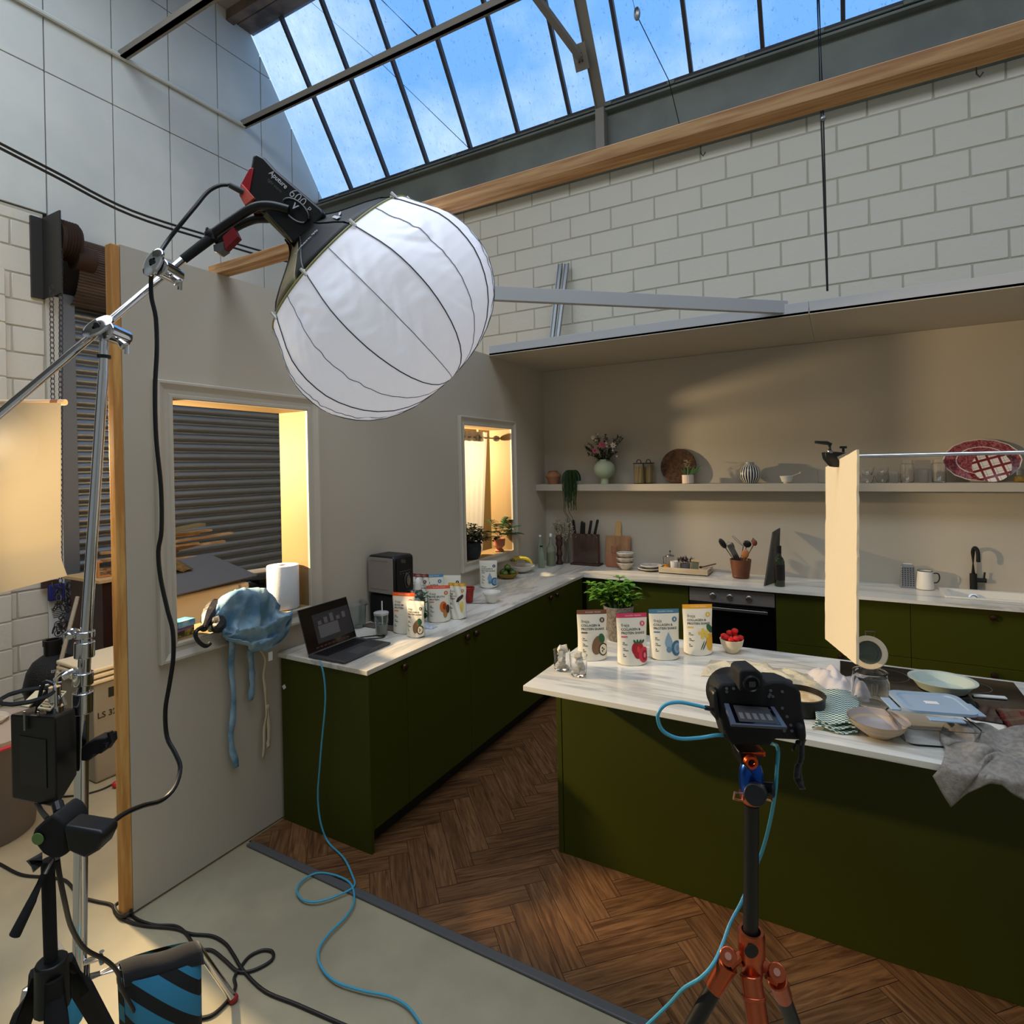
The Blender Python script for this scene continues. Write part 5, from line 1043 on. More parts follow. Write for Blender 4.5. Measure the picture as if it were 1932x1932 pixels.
MB().lathe([(0, .002), (.056, .002), (.058, .008), (.046, .135), (.044, .135), (.055, .012), (0, .010)], n=36).build('body', m_ceram, parent=t); MB().lathe([(.044, .135), (.046, .138), (.048, .135), (.046, .132)], n=36).build('rim', m_black, parent=t); MB().tube(smoothpath([(.050, 0, .118), (.080, 0, .118), (.088, 0, .085), (.075, 0, .055), (.054, 0, .05)], 5), .0045, 8).build('handle', m_black, parent=t)

# ================================================================ ISLAND THINGS
t = thing('herb_pot', 'leafy green herb plant in a rough grey conical pot behind the pouches', 'potted plant', V((-1.085, 3.10, WZ)))
MB().lathe([(0, 0), (.055, 0), (.058, .004), (.082, .175), (.085, .19), (.078, .19), (.06, .03), (0, .15)], n=36).build('pot', M('rough_grey_stone', (128, 120, 112), .9, c2=(98, 92, 86), ns=70, bump=.3, bs=90), parent=t)
ms = MB(); ml = MB(); rk = random.Random(21)
for k in range(30):
    x, y = rk.uniform(-.17, .10), rk.uniform(-.09, .09); z = rk.uniform(.02, .14)*(1-.3*abs(x)/.17)+.19; P = smoothpath([(x*.25, y*.25, .15), (x*.6, y*.6, .19+(z-.19)*.7), (x, y, z)], 4); ms.tube(P, .002, 4)
    for i in range(3, len(P)):
        for s in (-1, 1): ml.leaf(P[i], (s*rk.uniform(.3, 1), rk.uniform(-1, 1), rk.uniform(-.1, .8)), (0, 0, 1), rk.uniform(.038, .060), rk.uniform(.026, .038), .25, 3)
for x, z in ((-.155, .30), (.02, .345)):
    for s in range(6): a = 2*pi*s/6; ml.leaf((x, -.03, z), (cos(a), sin(a)*.5, .35), (0, 0, 1), .045, .024, .2, 3)
    ms.tube([(x*.3, 0, .17), (x, -.03, z)], .002, 4)
ms.build('stems', m_leafm, parent=t); ml.build('leaves', M('leaf_fresh', (78, 128, 34), .5, c2=(110, 156, 50), ns=20), parent=t)
t = thing('berry_bowl', 'small cream bowl standing on the island, filled with strawberries', 'bowl', V(on(1381, 1231)))
MB().lathe([(0, 0), (.026, 0), (.030, .004), (.052, .040), (.058, .068), (.0545, .068), (.047, .040), (.025, .010), (0, .010)], n=36).build('bowl', M('cream_glaze', (228, 212, 182), .4), parent=t)
c = V(t.location); m_berry = M('strawberry', (206, 22, 30), .35, bump=.2, bs=160)
bl = ['strawberry on top of the bowl heap', 'strawberry at the front left of the bowl', 'strawberry at the front right of the bowl', 'strawberry at the far left rim of bowl', 'strawberry at the far right rim of bowl', 'strawberry at the back of the bowl', 'strawberry in the front middle of the bowl', 'strawberry just left below the top one']
for k, (x, y, z) in enumerate(((.016, 0, .108), (-.022, -.020, .075), (.025, -.022, .076), (-.038, .008, .074), (.040, .008, .074), (.006, .030, .080), (.002, -.032, .070), (-.010, .006, .094))):
    s = thing('strawberry', 'red '+bl[k], 'strawberry', c+V((x, y, z)), k, 'strawberries in the bowl'); MB().lathe([(0, -.020), (.009, -.014), (.017, .0), (.016, .009), (.008, .014), (0, .015)], n=14).build('berry', m_berry, parent=s)
    mb = MB(); [mb.leaf((0, 0, .014), (cos(2*pi*i/5), sin(2*pi*i/5), .1), (0, 0, 1), .011, .005, .1, 2) for i in range(5)]; mb.build('calyx', m_leaf, parent=s)
# two ice glasses
m_ice = M('ice', (240, 236, 222), .2, trans=.35, ior=1.31)
for i, (x, y, lab) in enumerate(((1060, 1264, 'left glass of ice at the island corner, ice standing above its rim'), (1092, 1275, 'right glass of ice at the island corner, front one'))):
    t = thing('ice_glass', lab, 'glass', V(on(x, y)), 0, 'glasses of ice at the island corner')
    MB().lathe([(0, .001), (.032, .001), (.036, .006), (.041, .095), (.039, .095), (.033, .016), (0, .014)], n=32).build('glass', m_glass, parent=t); rk = random.Random(i+4); mb = MB()
    for k in range(13):
        z = .03+.006*k; r = .016*rk.random(); a = rk.uniform(0, 6.3); X_ = Matrix.Rotation(rk.uniform(0, 3), 3, V((rk.random(), rk.random(), 1))); h = .0115; mb.obox((r*cos(a), r*sin(a), z), X_ @ V((h, 0, 0)), X_ @ V((0, h, 0)), X_ @ V((0, 0, h)))
    if i == 0: mb.obox((.012, 0, .10), (.018, 0, .006), (0, .006, 0), (-.004, 0, .018))
    mb.build('ice', m_ice, parent=t, bevel=.002)['kind'] = 'stuff'
# crumpled film behind the camera
p = PZ(1480, 1285, .9); t = MB().grid(40, 18, lambda u, v: (p.x-.34+.50*u, p.y-.10+.24*v+.03*sin(u*5), .902+(.012+.05*max(0, noise.noise(V((u*7, v*4, 2)))+.15))*sin(pi*u)**.4*sin(pi*v)**.5)).build('cling_film', M('film_creamy', (224, 214, 184), .25, bump=1, bs=30, trans=.25), solid=.001, ang=20)
tag(t, 'crumpled creamy plastic film on the island behind the camera', 'film')
# black pot with lid-like cream inside
t = thing('black_pan', 'small black round pan with creamy food just right of the camera', 'pan', V((-.158, 2.52, WZ)))
MB().lathe([(0, 0), (.085, 0), (.092, .006), (.095, .062), (.098, .064), (.092, .066), (.088, .010), (0, .008)], n=44).build('pan', m_black, parent=t); MB().lathe([(0, .050), (.06, .049), (.089, .044)], n=36).build('food', M('creamy_food', (226, 204, 164), .6, c2=(196, 164, 112), ns=18, bump=.4, bs=40), parent=t)
# tea towels
def check():
    m = bpy.data.materials.new('green_gingham'); m.use_nodes = True; nt = m.node_tree; p = nt.nodes['Principled BSDF']; N = nt.nodes.new; L = nt.links.new; uv = N('ShaderNodeTexCoord'); mp = N('ShaderNodeMapping'); mp.inputs['Scale'].default_value = (95, 95, 95); ck = N('ShaderNodeTexChecker'); ck.inputs['Scale'].default_value = 1; ck.inputs['Color1'].default_value = lin((66, 104, 94)); ck.inputs['Color2'].default_value = lin((204, 212, 200)); L(uv.outputs['Object'], mp.inputs[0]); mp.inputs['Location'].default_value = (0, 0, .5)
    sp = N('ShaderNodeSeparateXYZ'); cb = N('ShaderNodeCombineXYZ'); L(mp.outputs[0], sp.inputs[0]); L(sp.outputs['X'], cb.inputs['X']); L(sp.outputs['Y'], cb.inputs['Y']); cb.inputs['Z'].default_value = .5; L(cb.outputs[0], ck.inputs[0]); L(ck.outputs['Color'], p.inputs['Base Color']); p.inputs['Roughness'].default_value = .9; return m
A, B, C_, D_ = PZ(1532, 1378, .9), PZ(1618, 1390, .9), PZ(1625, 1318, .9), PZ(1552, 1312, .9)
def quad(u, v): return (A*(1-u)+B*u)*(1-v)+(D_*(1-u)+C_*u)*v
t = thing('gingham_towel', 'folded green and white checked tea towel at the island edge', 'tea towel', quad(.5, .5))
for k in range(3): MW(t).grid(20, 16, lambda u, v: quad(.02*k+u*(1-.05*k), .03*k+v*(1-.04*k))+V((.006*sin(v*9+k), .006*sin(u*8+k), .004+.009*k+.006*(1+sin(u*7+v*3+k))*(1 if v < .5 else .5)))).build('fold', check(), solid=.003) if k == 0 else MW(t).grid(20, 16, lambda u, v: quad(.02*k+u*(1-.05*k), .03*k+v*(1-.04*k))+V((.006*sin(v*9+k), .006*sin(u*8+k), .004+.010*k+.005*(1+sin(u*7+v*3+k))))).build('fold', bpy.data.materials['green_gingham'], solid=.003)
p = PZ(1590, 1300, .9); t = MB().grid(40, 40, lambda u, v: (p.x-.13+.22*u+.015*sin(v*5), p.y-.09+.24*v+.02*sin(u*6), .903+sin(pi*u)**.4*sin(pi*v)**.4*(.018+.055*abs(noise.noise(V((u*3.1, v*3.1, 8))))+.045*max(0, 1-((u-.35)**2+(v-.4)**2)*9)+.01*noise.noise(V((u*9, v*9, 1)))))).build('white_towel', M('white_cotton', (216, 206, 200), .9, c2=(196, 188, 184), ns=6, bump=.1), solid=.003, ang=180)
tag(t, 'crumpled white cotton cloth left of the open glass jar', 'cloth')
# clip top jar with open lid
t = thing('clip_top_jar', 'clear glass clip-top jar with its lid standing open', 'jar', V((.088, 2.69, .9075)))
MB().lathe([(0, .002), (.062, .002), (.066, .008), (.066, .095), (.060, .108), (.058, .125), (.062, .128), (.058, .130), (.055, .125), (.056, .108), (.062, .094), (.062, .010), (0, .008)], n=36).build('glass', m_glass, parent=t)
lc = V((-.0, .055, .185)); a, bb, d = frame(V((-.15, -1, .35)))
lid = MB(); lid.lathe([(.044, 0), (.046, .010), (.064, .010), (.066, .004), (.064, -.004), (.044, -.006)], lc, 34, a, bb, d); lid = lid.build('seal', M('rubber_cream', (226, 206, 176), .6), parent=t)
MB().lathe([(0, .004), (.044, .004), (.047, 0), (.044, -.004), (0, -.004)], lc, 34, a, bb, d).build('lid_glass', M('lid_glass', (120, 132, 124), .05, trans=.7), parent=t)
MB().lathe([(.030, .005), (.032, .007), (.034, .005)], lc, 30, a, bb, d).build('lid_ring', M('lid_glass'), parent=t)
for w_ in ([lc+bb*.06+a*-.015, lc+bb*.085+a*-.02, lc+bb*.082+a*.015, lc+bb*.06+a*.012], [(-.03, .058, .115), (-.02, .06, .135), (.02, .06, .135), (.03, .058, .115)], [(.0, -.064, .12), (.022, -.070, .10), (.020, -.072, .055), (.006, -.072, .055), (.004, -.070, .10)]): MB().tube(w_, .0022, 6).build('wire_clasp', m_steel, parent=t)
# pinkish bowl at the edge
t = thing('stoneware_bowl', 'beige stoneware bowl with pinkish grey inside at the island front edge', 'bowl', V((.10, 2.405, WZ)))
MB().lathe([(.093, .056), (.096, .061), (.090, .052), (.075, .030), (.045, .008), (.036, 0), (0, 0)], n=48).build('bowl', M('beige_stone', (190, 166, 134), .6), parent=t); MB().lathe([(.0925, .060), (.080, .036), (.050, .013), (0, .008)], n=48).build('glaze', M('pink_grey_glaze', (168, 154, 146), .35), parent=t)
# enamel dish
t = thing('enamel_dish', 'pale blue-green oval enamel dish on the hob', 'dish', V((.355, 2.985, .907)))
MB().lathe([(0, .002), (.075, .002), (.098, .038), (.108, .041), (.108, .044), (.096, .042), (.072, .008), (0, .007)], n=48, sx=1.12).build('dish', M('pale_enamel', (196, 208, 196), .3), parent=t)
tag(MB().obox((.505, 2.965, .9105), (.055, .012, 0), (-.002, .012, 0), (0, 0, .0035)).build('clear_spatula', m_white, bevel=.002), 'clear flat spatula end beside the enamel dish', 'spatula')
# glass box with blue lid
t = thing('glass_container', 'clear rectangular glass food container with loose pale blue clip lid', 'food container', V((.262, 2.47, WZ)), .30)
mb = MB(); rings = [mb.vs(rr(0, 0, .105, .080, .03, .001)), mb.vs(rr(0, 0, .120, .092, .035, .062)), mb.vs(rr(0, 0, .126, .098, .035, .066)), mb.vs(rr(0, 0, .116, .088, .033, .060)), mb.vs(rr(0, 0, .100, .075, .028, .007))]
for A_, B_ in zip(rings, rings[1:]): mb.bridge(A_, B_)
mb.bm.faces.new(rings[0][::-1]); mb.bm.faces.new(rings[-1]); mb.build('glass_base', m_glass, parent=t)
m_lidb = M('lid_blue_clear', (186, 208, 226), .25, trans=.35)
lx = basis((.03, .07, .088), (.98, .0, -.02), (0, .99, .03), (.02, -.03, 1)); mb = MB(); mb.X = lx; A_ = mb.vs(rr(0, 0, .118, .088, .035, 0)); B_ = mb.vs(rr(0, 0, .118, .088, .035, .010)); C2 = mb.vs(rr(0, 0, .098, .070, .03, .010)); D2 = mb.vs(rr(0, 0, .095, .067, .03, .006)); mb.bridge(A_, B_); mb.bridge(B_, C2); mb.bridge(C2, D2); mb.bm.faces.new(D2); mb.bm.faces.new(A_[::-1]); lid = mb.build('lid', m_lidb, parent=t)
for s, ax in ((-1, 0), (1, 0), (-1, 1), (1, 1)):
    mb = MB(); mb.X = lx; mb.box(s*.118, s*.150, -.05, .05, -.012, -.006) if ax == 0 else mb.box(-.055, .055, s*.088, s*.118, -.012, -.006); mb.build('clip', m_lidb, parent=lid, bevel=.002)
mb = MB(); mb.X = lx; mb.box(-.022, .022, -.012, .012, .0065, .0075); mb.build('label', m_white, parent=lid, smooth=False)
# red checked towel at the right edge and grey linen cloth
t = MB().grid(26, 20, lambda u, v: (.50+.34*u, 2.58+.26*v+.02*sin(u*6), .910+.022*sin(pi*u)**.5*sin(pi*v)**.5+.010*noise.noise(V((u*6, v*6, 3))))).build('dark_checked_cloth', pat('dark_check', 'plaid'), solid=.003, ang=180)
nd = bpy.data.materials['dark_check'].node_tree.nodes
for n_ in nd:
    if n_.type == 'MIX':
        for s_ in n_.inputs:
            if s_.type == 'RGBA' and not s_.is_linked: s_.default_value = lin((88, 66, 54)) if s_.name == 'A' else lin((92, 24, 26)) if n_.inputs[0].links[0].from_node.type == 'MATH' and any(q.is_linked for q in n_.inputs if q.type == 'RGBA') else lin((60, 44, 38))
tag(t, 'dark brown and red checked cloth at the far right of the hob', 'cloth')
def lin_cloth(u, v):   # drapes from the worktop over the front edge
    f = 2.262; ext = .10*max(0, 1-abs(u-.13)/.16)+.018+.035*max(0, sin(u*19))*(u > .2); L = .34+ext; d = L*v
    x = .235+.55*u+(.10*(1-v) if u < .5 else .10*(1-v))-.02*sin(v*6+u*9); top = .908+.055*abs(noise.noise(V((u*4, v*4, 4))))+.045*max(0, noise.noise(V((u*8+v*4, v*5, 2))))
    y = f+(.34-d)
    if d > .34: over = d-.34; k = over/.12; return V((x-.01*k, f-.014-.012*abs(sin(u*16)), .903-over))
    return V((x, y-.012*max(0, 1-(y-f)/.03), .902+(top-.902)*min(1, (y-f)/.05)))
tag(MB().grid(70, 60, lin_cloth).build('linen_cloth', m_linen, solid=.004, ang=180), 'rumpled grey linen cloth hanging over the island front edge', 'cloth')
# ================================================================ LIGHTING AND CAMERA GEAR
def plate(mb, poly, w, th, sh=0):   # outline with real thickness, standing upright at distance w
    return mb.prism(poly, lambda p: PD(p[0], p[1], w), lambda p: PD(p[0], p[1], w)+FW*th)
# ---- lantern
LC = PD(645, 503, 2.2); ax = (RT*.70-UP*.70+FW*.22).normalized(); la, lb, _ = frame(ax, FW)
lt = thing('lantern_softbox', 'huge glowing white ribbed lantern softbox hanging above the kitchen', 'softbox', LC)
prof0 = [(0, .346), (.03, .366), (.072, .390), (.115, .415), (.16, .435), (.20, .445), (.242, .450), (.29, .449), (.33, .444), (.375, .430), (.42, .408), (.46, .382), (.50, .346), (.54, .296), (.57, .240), (.59, .185), (.603, .12), (.611, .05), (.613, 0)]
prof = []
for (z0, r0), (z1, r1) in zip(prof0, prof0[1:]):
    K_ = max(1, int((z1-z0)/.0065)); prof += [((z0+(z1-z0)*i/K_)*.945, r0+(r1-r0)*i/K_) for i in range(K_)]
prof.append((prof0[-1][0]*.945, 0))
NR = 10
def scallop(th, z): 
    k = th*NR/(2*pi); s = abs(sin(pi*k)); env = min(1, max(0, z/.05))
    return 1-.022*s*env+.004*env*noise.noise(V((k*3, z*22, 1)))*s+.026*env*s*noise.noise(V((k*1.1, z*34+2.5*sin(k*5), 3)))*(.5+max(0, noise.noise(V((int(k)*3.1, z*4, 7))))*2.2)
def lan_mat():
    m = bpy.data.materials.new('lantern_cloth'); m.use_nodes = True; nt = m.node_tree; p = nt.nodes['Principled BSDF']; N = nt.nodes.new; L = nt.links.new
    p.inputs['Base Color'].default_value = lin((236, 238, 244)); p.inputs['Roughness'].default_value = .55; p.inputs['Emission Color'].default_value = lin((238, 240, 255)); p.inputs['Emission Strength'].default_value = .30; return m
m_lan = lan_mat()
mb = MW(lt); mb.lathe([(r, z) for z, r in prof], LC, 200, la, lb, ax, rf=scallop); mb.build('diffuser', m_lan, ang=180)
m_rib = M('lantern_seam', (120, 124, 134), .6); m_ribd = M('lantern_seam_dark', (70, 72, 80), .6)
for k in range(NR*2):
    th = 2*pi*(k*.5)/NR; e = la*cos(th)+lb*sin(th); P = [LC+ax*z+e*(r*(scallop(th, z))+.002) for z, r in prof[:-1]]
    MW(lt).tube(P, .0022 if k % 2 == 0 else .0015, 5).build('rib_seam', m_ribd if k % 2 == 0 else m_rib)
mb = MW(lt); mb.lathe([(.347, -.004), (.352, 0), (.348, .006)], LC, 90, la, lb, ax, rf=scallop); mb.build('rim_piping', M('piping_olive', (150, 146, 92), .6))
sk = [(-.002, .347), (-.03, .312), (-.06, .262), (-.09, .205), (-.12, .150), (-.15, .105), (-.18, .082), (-.205, .076)]
thg = [a_ for a_ in range(360)]
# the tan gore sits on the lower left: find its angle from the image-left direction
best = max(range(72), key=lambda i: (la*cos(2*pi*i/72)+lb*sin(2*pi*i/72)).dot(-RT*.75-UP*.65-FW*.9)); tg = 2*pi*best/72
def skr(th, z): return 1-.05*abs(sin(th*NR/2))*min(1, max(0, (-z-.0)/.06))
MW(lt).lathe([(r, z) for z, r in sk], LC, 90, la, lb, ax, t0=tg+.42, t1=tg+2*pi-.42, rf=skr).build('black_skirt', M('skirt_black', (10, 11, 11), .55), solid=.002)
MW(lt).lathe([(r, z) for z, r in sk], LC, 16, la, lb, ax, t0=tg-.42, t1=tg+.42, rf=skr).build('tan_gore', M('skirt_tan', (150, 138, 104), .7, c2=(104, 94, 70), ns=8), solid=.002)
for k in range(NR):
    th = 2*pi*(k+.0)/NR; e = la*cos(th)+lb*sin(th); MW(lt).tube([LC+ax*-.004+e*.345, LC+ax*.012+e*.362, LC-ax*.012+e*.358], .006, 6).build('clip', m_white)
    P = [LC+ax*z+e*(r*skr(th, z)+.003) for z, r in sk]; MW(lt).tube(P, .003, 5).build('rod', m_black)
# lettering on the skirt facing the camera
fc = max(range(72), key=lambda i: (la*cos(2*pi*i/72)+lb*sin(2*pi*i/72)).dot(-FW+.25*UP+.3*RT)); tf = 2*pi*fc/72; ef = la*cos(tf)+lb*sin(tf); tt = ax.cross(ef).normalized(); sd = (ef*.5+ (-ax)*.85).normalized()
def onskirt(u, v):   # u along rim direction, v along slope from rim
    z = -.045-v; r = .28-v*1.75; thx = tf+u/max(r, .05); e = la*cos(thx)+lb*sin(thx)
    rr_ = None
    for (z0, r0), (z1, r1) in zip(sk, sk[1:]):
        if z1 <= z <= z0: rr_ = r0+(r1-r0)*(z-z0)/(z1-z0)
    rr_ = rr_ or .2
    return LC+ax*z+e*(rr_*skr(thx, z)+.006)-ax*.004-wloc(lt)
mud = 1 if (la*-sin(tf)+lb*cos(tf)).dot(RT) > 0 else -1
m_print = M('gear_print', (196, 196, 200), .5)
put_text('Lantern 90', .026, lambda x, y: onskirt(mud*(x-.16), .045+y*.5), m_print, lt, 'lettering', .0003)
mb = MB()
for pts, mt in (([(-.0, .0), (.018, .0), (.040, .052), (.026, .052)], 0), ([(.030, .022), (.040, .022), (.075, .052), (.062, .052)], 0)): mb.face([onskirt(mud*(x+.00), .015+y*.7) for x, y in pts])
mb.build('logo', m_print, parent=lt, smooth=False)
# ---- lamp head
hd = thing('lamp_head', 'black studio lamp head with red accents at the back of the lantern', 'studio lamp', PD(560, 380, 2.12))
out = [(483, 288), (499, 297), (520, 320), (607, 394), (612, 404), (590, 430), (552, 459), (528, 436), (500, 404), (478, 390), (456, 345), (472, 316), (476, 294)]
plate(MW(hd), out, 2.06, .17).build('housing', m_black, bevel=.008)
plate(MW(hd), [(470, 318), (478, 316), (466, 384), (455, 372), (453, 350)], 2.055, .12).build('red_back', M('accent_red', (170, 24, 34), .4), bevel=.002)
plate(MW(hd), [(456, 346), (480, 373), (462, 388), (451, 368)], 2.05, .10).build('sunlit_corner', M('accent_red_sunlit', (220, 100, 84), .4), bevel=.002)  # corner of the red back, sunlight put into its coral colour
mb = MW(hd); plate(mb, [(503, 403), (548, 460), (528, 440), (512, 424), (496, 408)], 2.05, .1)
for k in range(11): plate(mb, [(500+k*4.2, 401+k*4.6), (503+k*4.2, 400+k*4.6), (520+k*3.2, 424+k*3.2), (517+k*3.2, 425+k*3.2)], 2.052, .005)
mb.build('vent_grille', M('vent_brown', (120, 108, 80), .5, .5), smooth=False)
a_t = (PD(575, 385, 2.05)-PD(506, 320, 2.05)).normalized(); b_t = (-FW).cross(a_t).normalized()
def onhead(x0, y0, w=2.057): o = PD(x0, y0, w)-wloc(hd); return lambda x, y: o+a_t*x+b_t*y
put_text('Aputure', .024, onhead(507, 327), m_print, hd, 'lettering', .0005); put_text('light storm', .015, onhead(504, 340), m_inkg, hd, 'lettering'); 
put_text('600', .046, onhead(543, 366), m_print, hd, 'lettering', -.0005); put_text('P', .026, onhead(577, 396), m_print, hd, 'lettering')
mb = MW(hd); c = PD(558, 398, 2.05); A_, B_ = a_t, b_t
mb.tube([c+A_*(.055*cos(t_))+B_*(.03*sin(t_)) for t_ in [2*pi*k/20 for k in range(20)]], .005, 6, closed=True); mb.build('yoke_pivot', m_black)
put_text('V', .03, onhead(549, 390, 2.045), m_print, hd, 'logo', .001)
for s in (0, 1): mb = MW(hd); mb.tube(smoothpath([PD(398+8*s, 444+14*s, 2.03+.10*s), PD(440, 415+16*s, 2.03+.10*s), PD(478, 392+22*s, 2.03+.10*s), PD(510, 388+24*s, 2.03+.10*s), PD(545, 396+12*s, 2.04+.10*s)], 5), .016, 12); mb.build('yoke_arm', m_black)
plate(MW(hd), [(420, 446), (440, 428), (449, 446), (425, 470)], 2.02, .03).build('red_tag', M('tag_red', (130, 16, 26), .5), smooth=False)
plate(MW(hd), [(402, 462), (422, 455), (424, 470), (412, 478), (403, 474)], 2.03, .04).build('spigot_lock', M('lock_grey', (110, 110, 112), .4, .6), bevel=.002)
mb = MW(hd); mb.cyl(PD(345, 490, 1.99), PD(400, 448, 2.03), .015, .017, 14); mb.ball(PD(398, 444, 2.03), .022, 12, 8); mb.tube([PD(390, 432, 2.02), PD(400, 440, 2.02), PD(402, 452, 2.02)], .008, 6); mb.build('spigot_grip', m_blackm)
mb = MW(hd); mb.cyl(PD(458, 362, 2.05), PD(432, 349, 2.02), .011, .009, 12); mb.build('power_plug', M('plug_grey', (60, 60, 62), .4))
# ---- C-stand
cs = thing('light_stand', 'tall chrome light stand with boom arm at the left edge', 'light stand', (-2.0, .87, 0))
def pd(x, y, w=1.75): return PD(x, y, w)
MW(cs).cyl(pd(150, 1850), pd(155, 1345), .0185, n=20).build('lower_tube', m_chrome)
MW(cs).cyl(pd(155, 1350), pd(160, 1235), .0165, n=18).build('middle_tube', m_chrome)
MW(cs).cyl(pd(159, 1250), pd(195, 700), .0155, .0135, n=18).build('upper_tube', m_chrome)
MW(cs).cyl(pd(195, 705), pd(197, 640), .012, n=16).build('top_spigot', m_chrome)
for (x0, y0, x1, y1) in ((157, 1268, 156.5, 1292), (156.5, 1305, 156, 1345), (160, 1190, 159.8, 1203), (159.8, 1210, 159, 1240)):
    mb = MW(cs); mb.cyl(pd(x0, y0), pd(x1, y1), .0265, n=24); mb.build('collar', m_chrome, bevel=.003)
for (y, x) in ((1272, 118), (1196, 131)):
    mb = MW(cs); mb.tube(smoothpath([pd(150, y+2), pd(140, y-4, 1.74), pd(128, y+1, 1.73), pd(x, y+6, 1.72)], 4), .0085, 8, flat=1.3); mb.build('lever', m_chrome)
MW(cs).cyl(pd(196, 670), pd(196, 676), .018, n=16).build('collar', m_black)
# grip heads
def grip(x, y, w, dr, name='grip_head'):
    c = PD(x, y, w); a_, b_, d_ = frame(-FW+RT*-.2+UP*.1, dr); g = None
    L_ = dr.normalized(); S_ = L_.cross(-FW).normalized()
    m1 = MW(cs); m1.X = m1.X @ Matrix.Identity(4)
    rings = []
    for r, z in ((.001, 0), (.020, 0), (.024, .004), (.024, .012), (.020, .016), (.007, .016)):
        rings.append(m1.vs([c-FW*z+L_*(2.05*r*cos(t_))+S_*(r*sin(t_)) for t_ in [2*pi*k/30 for k in range(30)]]))
    for A1, B1 in zip(rings, rings[1:]): m1.bridge(A1, B1)
    g = m1.build(name, m_chrome)
    q = MW(cs); q.cyl(c-FW*.017, c-FW*.012, .010, n=14); o_ = q.build('bolt_recess', m_black)
    q = MW(cs); q.cyl(c+FW*.002+RT*.012-UP*.010, c+FW*.075+RT*.03-UP*.02, .030, .026, 24); q.cyl(c+FW*.02+RT*.04-UP*.035, c+FW*.02+RT*.062-UP*.055, .008, .014, 10); q.build('clamp_body', m_chrome, bevel=.004)
    q = MW(cs); q.tube([c+FW*.03+RT*.045-UP*.045, c+FW*.03+RT*.062-UP*.050, c+FW*.03+RT*.060-UP*.075], .007, 8); q.build('wing_nut', m_chrome)
bd = (PD(430, 440, 2.05)-PD(190, 620, 1.77)).normalized()
grip(189, 617, 1.74, bd); grip(293, 497, 1.83, (PD(310, 470, 1.9)-PD(278, 530, 1.88)))
B0 = PD(190, 620, 1.79); B1 = PD(345, 489, 1.99); dB = (B1-B0)
MW(cs).cyl(B0-dB*1.6, B1+dB*.02, .0115, n=16).build('boom_arm', m_chrome)
# legs
ft = PZ(440, 1884, .012); el = PD(372, 1786, 1.99); base = PD(152, 1850, 1.76)
MW(cs).tube([base, PD(225, 1823, 1.82), el, ft], .0125, 12).build('leg', m_chrome)
MW(cs).tube([base+V((0, 0, -.01)), PD(90, 1842, 1.66), PD(52, 1866, 1.62), V((PD(20, 1925, 1.55).x-.03, PD(20, 1925, 1.55).y, .23)), PD(16, 1990, 1.62)], .0125, 12).build('leg', m_chrome)
MW(cs).tube([base+V((0, 0, -.02)), base+V((-.30, .06, -.05)), base+V((-.45, .10, -.33))], .0125, 12).build('leg', m_chrome)
MW(cs).ball(ft, .017, 12, 8).build('foot_cap', M('red_cap', (150, 40, 34), .6))
MW(cs).cyl(base-V((0, 0, .06)), base+V((0, 0, .05)), .024, n=18).build('leg_hub', m_chrome)
mb = MW(cs); mb.cyl(PD(160, 1815, 1.75), PD(190, 1806, 1.74), .009, n=8); mb.tube([PD(192, 1795, 1.74), PD(190, 1806, 1.74), PD(193, 1818, 1.74)], .007, 8); mb.build('wing_nut', m_chrome)
# black clamp on the column
t = thing('super_clamp', 'black clamp with ratchet handle on the light stand column', 'clamp', PD(170, 1420, 1.72))
plate(MW(t), [(152, 1412), (160, 1404), (178, 1395), (200, 1392), (201, 1408), (190, 1423), (176, 1424), (166, 1437), (152, 1436)], 1.70, .05).build('jaw', m_blackm, bevel=.004)
MW(t).tube([PD(198, 1403, 1.71), PD(207, 1406, 1.70), PD(212, 1398, 1.70), PD(207, 1380, 1.70)], .008, 8).build('handle', m_black)
MW(t).cyl(PD(196, 1404, 1.705), PD(203, 1405, 1.70), .007, n=10).build('thread', m_chrome)
# ---- power cable of the lamp
pts = [PD(432, 349, 2.02), PD(414, 350, 2.0), PD(392, 362, 1.98), (370, 388, 1.95), (345, 418, 1.92), (318, 452, 1.90), (300, 480, 1.86), (289, 505, 1.84), (285, 530, 1.84), (286, 562, 1.84), (294, 600, 1.84), (296, 660, 1.84), (293, 720, 1.84), (293, 780, 1.84), (296, 840, 1.84), (304, 920, 1.84), (305, 1000, 1.84), (299, 1040, 1.84), (303, 1090, 1.84), (316, 1150, 1.84), (326, 1190, 1.84), (327, 1240, 1.84), (320, 1290, 1.84), (312, 1340, 1.84), (315, 1390, 1.84), (330, 1420, 1.82), (340, 1448, 1.8), (330, 1485, 1.75), (305, 1510, 1.7), (270, 1520, 1.6), (235, 1535, 1.5), (205, 1557, 1.4), (186, 1572, 1.32)]
pts = [p if isinstance(p, V) else PD(*p) for p in pts]
tag(MB().tube(smoothpath(pts, 4), .0065, 8).build('power_cable', m_black), 'thick black power cable hanging from the lamp head down past the flat', 'cable')
